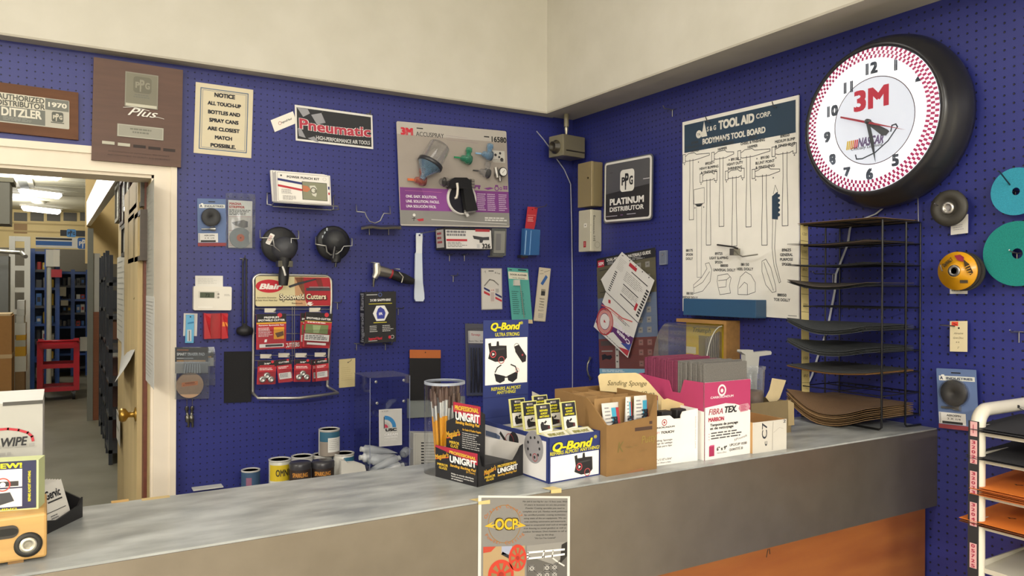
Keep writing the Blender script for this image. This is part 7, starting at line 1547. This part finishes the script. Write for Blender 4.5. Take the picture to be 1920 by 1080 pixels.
# post, boards
def upright(pxl, pxr, pyt, pyb, Y, k, name, label, cat, d=.08, group=None, gz=None):
    a, b = hit(pxl, pyt, 1, Y), hit(pxr, pyb, 1, Y); g = G(); z0 = b.z if gz is None else gz
    g.box((-(b.x-a.x)/2, 0, 0), ((b.x-a.x)/2, d, a.z-z0), k); return obj(name, g, None, label, cat, group, None, ((a.x+b.x)/2, Y, z0))
upright(164.5, 174, 428, 780, 7.0, '#77786f', 'steel_post', 'grey steel post at the end of the warehouse shelves', 'post', .1, gz=0)
upright(174.5, 187.5, 475, 585, 7.05, '#b5b3aa', 'white_board', 'white board leaning beside the grey steel post', 'panel', .03, gz=zat((-1.95, 7.05), 586))
upright(173.5, 187, 585, 780, 7.02, '#7d4a2c:w', 'wood_plank', 'brown wooden board below the white panel', 'board', .04, gz=0)
# dark shelving units right of the floor
for i, (pxl, pxr, pyt, Y, lb) in enumerate(((190, 199, 480, 6.0, 'far dark grey shelving frame beside the aisle'), (198, 207, 470, 5.2, 'middle dark grey shelving frame beside the aisle'), (205, 214, 478, 4.4, 'near dark grey shelving frame beside the aisle'))):
    a = hit(pxl, pyt, 1, Y); b = hit(pxr, pyt, 1, Y); R = empty('shelving_frame', (a.x, Y, 0), lb, 'shelving', 'dark shelving frames'); w = b.x-a.x; h = a.z
    g = G(); g.box((0, 0, 0), (w*.8, .05, h), '#4a4d52:m'); obj('post', g, R); g = G(); g.box((0, .55, 0), (w*.8, .6, h), '#4a4d52:m'); obj('post', g, R)
    for j in range(6): g = G(); g.box((.0, .0, .1+h*.16*j), (.45, .6, .13+h*.16*j), '#55585c:m'); obj('shelf', g, R)
    if i < 2:
        Rr = random.Random(i)
        for j in range(5):
            g = G(); g.box((0, 0, 0), (.3, .4, h*.09), ('#9a958a', '#2c2d30', '#b5b2a6', '#6f4a34', '#35383c')[j]); obj('stored_box', g, None, ('%s box on the %s dark shelving frame' % (('pale', 'black', 'cream', 'brown', 'dark grey')[j], ('far', 'middle')[i])), 'box', 'boxes on the dark shelving', None, (a.x+.04, Y+.08, .131+h*.16*j))
a = hit(205, 838, 2, 0); g = G(); g.box((0, 0, 0), (.06, .14, .9), '#5c3828:w'); obj('wood_plank', g, None, 'dark brown board standing at the foot of the near shelving', 'board', None, None, (a.x, 5.03, 0))
# ceiling fixtures
for i, (x0, y0, x1, y1) in enumerate(((17, 321, 115, 330), (37, 357, 114, 366), (42, 388, 112, 396))):
    a, b = hit(x0, y0, 2, WZ-.1), hit(x1, y1, 2, WZ-.1); c = (a+b)/2; L_ = (b-a).length; yw = math.atan2(b.y-a.y, b.x-a.x)
    R = empty('tube_light', (c.x, c.y, WZ), ('nearest', 'middle', 'farthest')[i]+' lit fluorescent ceiling light in the warehouse', 'ceiling light', 'warehouse ceiling lights', yw)
    if i == 0: emis('tube_glow', (1, .99, .96), 6)
    g = G(); g.box((-L_/2, -.12, -.06), (L_/2, .12, 0), '#d9d6cc:g'); obj('housing', g, R); g = G(); g.tube([(-L_/2, 0, -.1), (-L_/2+.08, 0, -.11), (L_/2-.08, 0, -.11), (L_/2, 0, -.1)], [.05, .11, .11, .05], 'tube_glow', 12); obj('tube', g, R, 'glowing tube')
a, b = hit(19, 331, 2, WZ-.02), hit(65, 350, 2, WZ-.02); g = G(); g.box((a.x, b.y, WZ-.05), (b.x, a.y, WZ-.013), '#c9c7ba'); g.box((a.x+.12, b.y+.3, WZ-.055), (b.x-.12, a.y-.3, WZ-.049), '#6f726c'); obj('ceiling_vent', g, None, 'square air vent in the warehouse ceiling between the lights', 'vent')
c = hit(74, 379, 2, WZ-.03); g = G(); g.lathe((0, 0, 0), (0, 0, -1), [(.2, 0), (.22, .04), (.12, .08), (0, .09)], '#cfccbf:g', 20); obj('smoke_detector', g, None, 'round white ceiling fitting between the warehouse lights', 'detector', None, None, (c.x, c.y, WZ))
g = G(); g.box((-6.5, 13.6, 0), (1.1, 13.7, zat((-2.6, 13.6), 466)), '#6f6a5e'); obj('backdrop_storage', g, kind=st, label='added grey backdrop behind the blue shelving')  # backdrop added to darken the view behind the shelves
# signs
def wsign(pxl, pxr, pyt, pyb, Y, label, k, draw, name='hanging_sign'):
    a, b = hit(pxl, pyt, 1, Y), hit(pxr, pyb, 1, Y); g = G(); f = F(g, (-(b.x-a.x)/2, 0, 0), (b.x-a.x, 0, 0), (0, 0, a.z-b.z), (0, -1, 0)); f.slab(.04, k); draw(f); return obj(name, g, None, label, 'sign', 'shelf signs', None, ((a.x+b.x)/2, Y, b.z))
def d(f): logo_ppg(f, .36, .5, .3, '#4f8fd0', '#2c2d30', 2); logo_ppg(f, 1.0, .5, .3, '#4f8fd0', '#2c2d30', 2)
wsign(113, 170, 431, 444, 10.67, 'dark sign with blue emblem above the white banner', '#35363a', d)
def d(f):
    f.rect(.0, .06, .64, .25, '#1d1e22', 1); f.rect(0, .38, .64, .8, '#2f62a8', 1); logo_ppg(f, .86, .5, .24, '#2f62a8', '#dcdad5', 2)
wsign(67, 172, 444, 466, 10.66, 'white banner with blue stripe and emblem over the blue shelving', '#d9d7d0', d)
# white ladder upright
Y = 9.6; a, b = hit(17, 443, 1, Y), hit(57, 443, 1, Y); R = empty('white_upright', ((a.x+b.x)/2, Y, 0), 'white metal ladder upright at the end of the blue shelving', 'upright'); w = b.x-a.x; h = a.z
for x0 in (-w/2, w/2-w*.28): g = G(); g.box((x0, 0, 0), (x0+w*.28, .06, h), '#c9c9c2:g'); obj('post', g, R)
for py in (447, 502, 543, 584): z = zat(((a.x+b.x)/2, Y), py); g = G(); g.box((-w/2, .01, z-.04), (w/2, .05, z+.03), '#c9c9c2:g'); obj('rung', g, R)
# blue shelving
def shelving(pxl, pxr, pyt, Y, nsh, label, kp='#2c4f94:g'):
    a, b = hit(pxl, pyt, 1, Y), hit(pxr, pyt, 1, Y); w, h = b.x-a.x, a.z; R = empty('blue_shelving', (a.x, Y, 0), label, 'shelving', 'blue warehouse shelving')
    for x in (0, w*.48, w-.06):
        g = G(); g.box((x, 0, 0), (x+.06, .05, h), kp); obj('post', g, R)
    g = G(); g.box((0, .75, 0), (w, .77, h*.99), '#23304a'); obj('back_panel', g, R)
    for i in range(nsh): g = G(); g.box((0, .02, .12+(h-.2)*i/(nsh-1)), (w, .75, .16+(h-.2)*i/(nsh-1)), kp if i % 2 else '#3a3d44:g'); obj('shelf', g, R)
    return a, w, h
KS_ = ['#b9b7b0', '#2c2d33', '#c9c7be', '#3f6aa8', '#c2a03a', '#8d8a84', '#35373d', '#a33a35', '#d2d0c8', '#55585c']
def stock(a, w, h, Y, nsh, per, seed, nm, where, group, levels=None):
    Rr = random.Random(seed); cn_ = {'#b9b7b0': 'grey', '#2c2d33': 'black', '#c9c7be': 'cream', '#3f6aa8': 'blue', '#c2a03a': 'yellow', '#8d8a84': 'dull grey', '#35373d': 'charcoal', '#a33a35': 'red', '#d2d0c8': 'white', '#55585c': 'dark grey'}
    for i in range(nsh-1):
        if levels and i not in levels: continue
        z = .161+(h-.2)*i/(nsh-1); gap = (h-.2)/(nsh-1)-.08; x = .07
        for j in range(per):
            bw = (w-.14)/per; hh = gap*Rr.uniform(.45, .95); k = Rr.choice(KS_); g = G()
            if Rr.random() < .5: g.lathe((bw/2, .2, 0), (0, 0, 1), [(bw*.38, 0), (bw*.38, hh*.9), (bw*.3, hh)], k, 14); n_ = 'stored_can'
            else:
                g.box((bw*.06, .05, 0), (bw*.94, .5, hh), k); f = F(g, (bw*.06, .05, 0), (bw*.88, 0, 0), (0, 0, hh), (0, -1, 0)); f.rect(.2, .3, .8, .7, Rr.choice(KS_), 2); n_ = 'stored_box'
            obj(n_, g, None, '%s %s on the %s shelf from below of the %s' % (cn_[k], n_[7:], ('first', 'second', 'third', 'fourth', 'fifth', 'sixth', 'seventh', 'eighth')[i], where), n_[7:], group, None, (a.x+x, Y, z)); x += bw
a, w, h = shelving(57, 112, 466, 10.6, 8, 'left blue shelving behind the white upright'); stock(a, w, h, 10.6, 8, 3, 5, '', 'left blue shelving', 'goods on the left blue shelving')
a, w, h = shelving(100, 168, 505, 12.2, 8, 'right blue shelving behind the red cart'); stock(a, w, h, 12.2, 8, 6, 9, '', 'right blue shelving', 'goods on the right blue shelving', (3, 4, 5, 6))
# thin pale pole with tags
a = hit(92.5, 455, 1, 10.3); g = G(); g.tube([(0, 0, 0), (0, 0, hit(92.5, 470, 1, 10.3).z)], .035, '#b9b9ae:g', 8); obj('pole', g, None, 'thin pale pole standing between the two blue shelvings', 'pole', None, None, (a.x, 10.3, 0))
for x0, x1, y0, y1, k, lb in ((86, 100, 468, 500, '#c9c8c0', 'white box with dark square on the pale pole'), (100, 112, 468, 500, '#d2cfc4', 'cream tall box beside the pale pole'), (112, 124, 538, 555, '#d6d4cc', 'upper white tag on the pale pole'), (114, 128, 563, 573, '#d6d4cc', 'lower white tag on the pale pole'), (96, 116, 505, 520, '#a8303a', 'red labelled box by the pale pole'), (150, 164, 632, 658, '#cfcec8', 'white sheet hanging by the grey post')):
    upright(x0, x1, y0, y1, 10.244 if x0 < 110 else 12.178, k, 'hung_box' if 'box' in lb else 'paper_tag', lb, 'box' if 'box' in lb else 'tag', .02)
# white and yellow boxes below the upright
zp = 0
for x0, x1, y0, y1, k, lb in (((32, 46, 563, 580, '#c9c8c3', 'topmost white carton of the stack under the white upright'), (31, 46, 580, 592, '#bfbeb8', 'second white carton of the stack under the white upright'), (30, 45, 592, 606, '#c6c5bf', 'third white carton of the stack under the white upright'), (28, 48, 606, 628, '#cfcec8', 'white carton with a printed code under the white upright'), (30, 48, 628, 638, '#c99a2a', 'upper yellow box under the white upright'), (28, 48, 638, 650, '#b5b3a8', 'grey box between the two yellow boxes'), (28, 48, 650, 660, '#c99a2a', 'lower yellow box under the white upright'), (28, 49, 668, 697, '#cfcdc6', 'white sheet covered box beside the big carton'), (28, 46, 697, 735, '#8d6f4c:c', 'brown box on the floor beside the big carton'))[::-1]):
    a, b = hit(x0, y0, 1, 8.6), hit(x1, y0, 1, 8.6); z1 = zat(((a.x+b.x)/2, 8.6), y0); hw = (b.x-a.x)/2; g = G(); g.box((-hw, 0, 0), (hw, .4, z1-zp-.001), k)
    obj('stored_box', g, None, lb, 'box', 'boxes beside the big carton', None, ((a.x+b.x)/2, 8.6, zp)); zp = z1
# big carton, grey cabinet
c = hit(22, 592, 1, 6.0); R = empty('big_carton', (c.x, 6.0, 0), 'big brown cardboard carton at the left edge of the doorway', 'carton', None); h = c.z; g = G(); g.box((-1.2, 0, 0), (0, .5, h), '#9a6f3c:c'); z = zat((c.x, 6), 668); obj('box_body', g, R)
g = G(); g.box((-1.2, -.003, z-.02), (0, 0, z+.02), '#b59a70'); g.box((0, .0, z-.02), (.003, .5, z+.02), '#b59a70'); obj('tape', g, R, 'strip of packing tape'); g = G(); g.box((-1.2, 0, h), (-.01, .5, h+.02), '#c2ab85:c'); obj('top_flap', g, R)
a, b = hit(-40, 338, 1, 5.0), hit(18, 420, 1, 5.0); R = empty('wall_cabinet', (b.x, 5.0, b.z), 'grey hanging cabinet at the upper left of the doorway', 'cabinet'); g = G(); g.box((a.x-b.x, 0, 0), (0, .4, a.z-b.z), '#77766c'); obj('body', g, R); g = G(); g.box((a.x-b.x, -.01, a.z-b.z), (.03, .41, a.z-b.z+.04), '#8d8a76'); obj('top', g, R)
a, b = hit(-10, 470, 1, 7.5), hit(40, 474, 1, 7.5); c2_ = hit(48, 481, 1, 7.2); g = G(); g.tube([a, a+(b-a)*.6, b, c2_], .025, '#b9b9b2:m', 8); obj('metal_rail', g, None, 'pale metal rail bending in from the left of the doorway', 'rail')
a = hit(-30, 595, 1, 8.0); b = hit(16, 480, 1, 8.0); g = G(); g.box((a.x, 8.0, 0), (b.x, 8.4, b.z), '#6a6c6a'); obj('grey_cabinet', g, None, 'grey cabinet behind the big carton at the left edge', 'cabinet')
# red cart
p0, p1 = hit(72, 742, 2, .12), hit(142, 742, 2, .12); Y = 9.0; xl, xr = hit(69, 690, 1, Y).x, hit(149, 690, 1, Y).x; W = xr-xl; R = empty('utility_cart', ((xl+xr)/2, Y, 0), 'red steel utility cart standing on the warehouse floor', 'cart'); KC_ = '#b0202f:g'
zt_ = zat((xl, Y), 640); zm = zat((xl, Y), 684); zb = zat((xl, Y), 728); D_ = .5
for x in (-W/2, W/2-.07):
    for y in (0, D_-.05): g = G(); g.box((x, y, zb-.05), (x+.07, y+.05, zt_), KC_); obj('post', g, R)
for z in (zb, zm, zt_-.05):
    g = G(); g.box((-W/2, .005, z-.06), (W/2, D_-.005, z-.04), KC_); g.box((-W/2+.07, 0, z-.06), (W/2-.07, .012, z+.0), KC_); g.box((-W/2+.07, D_-.012, z-.06), (W/2-.07, D_, z+.0), KC_); obj('tray', g, R)
g = G(); g.tube([(-W/2+.02, .02, zt_-.02), (-W/2+.02, -.08, zt_+.0), (W/2-.02, -.08, zt_+.0), (W/2-.02, .02, zt_-.02)], .018, KC_, 8); obj('handle', g, R)
for x in (-W/2+.07, W/2-.07):
    for y in (.06, D_-.06): g = G(); g.box((x-.03, y-.03, .09), (x+.03, y+.03, zb-.05), '#6a6a68:m'); ca_ = obj('caster', g, R, 'grey caster fork'); g = G(); g.disc((x-.015, y, .07), (1, 0, 0), .07, .035, '#2a2a2c:r', 18); obj('wheel', g, ca_, 'black caster wheel')
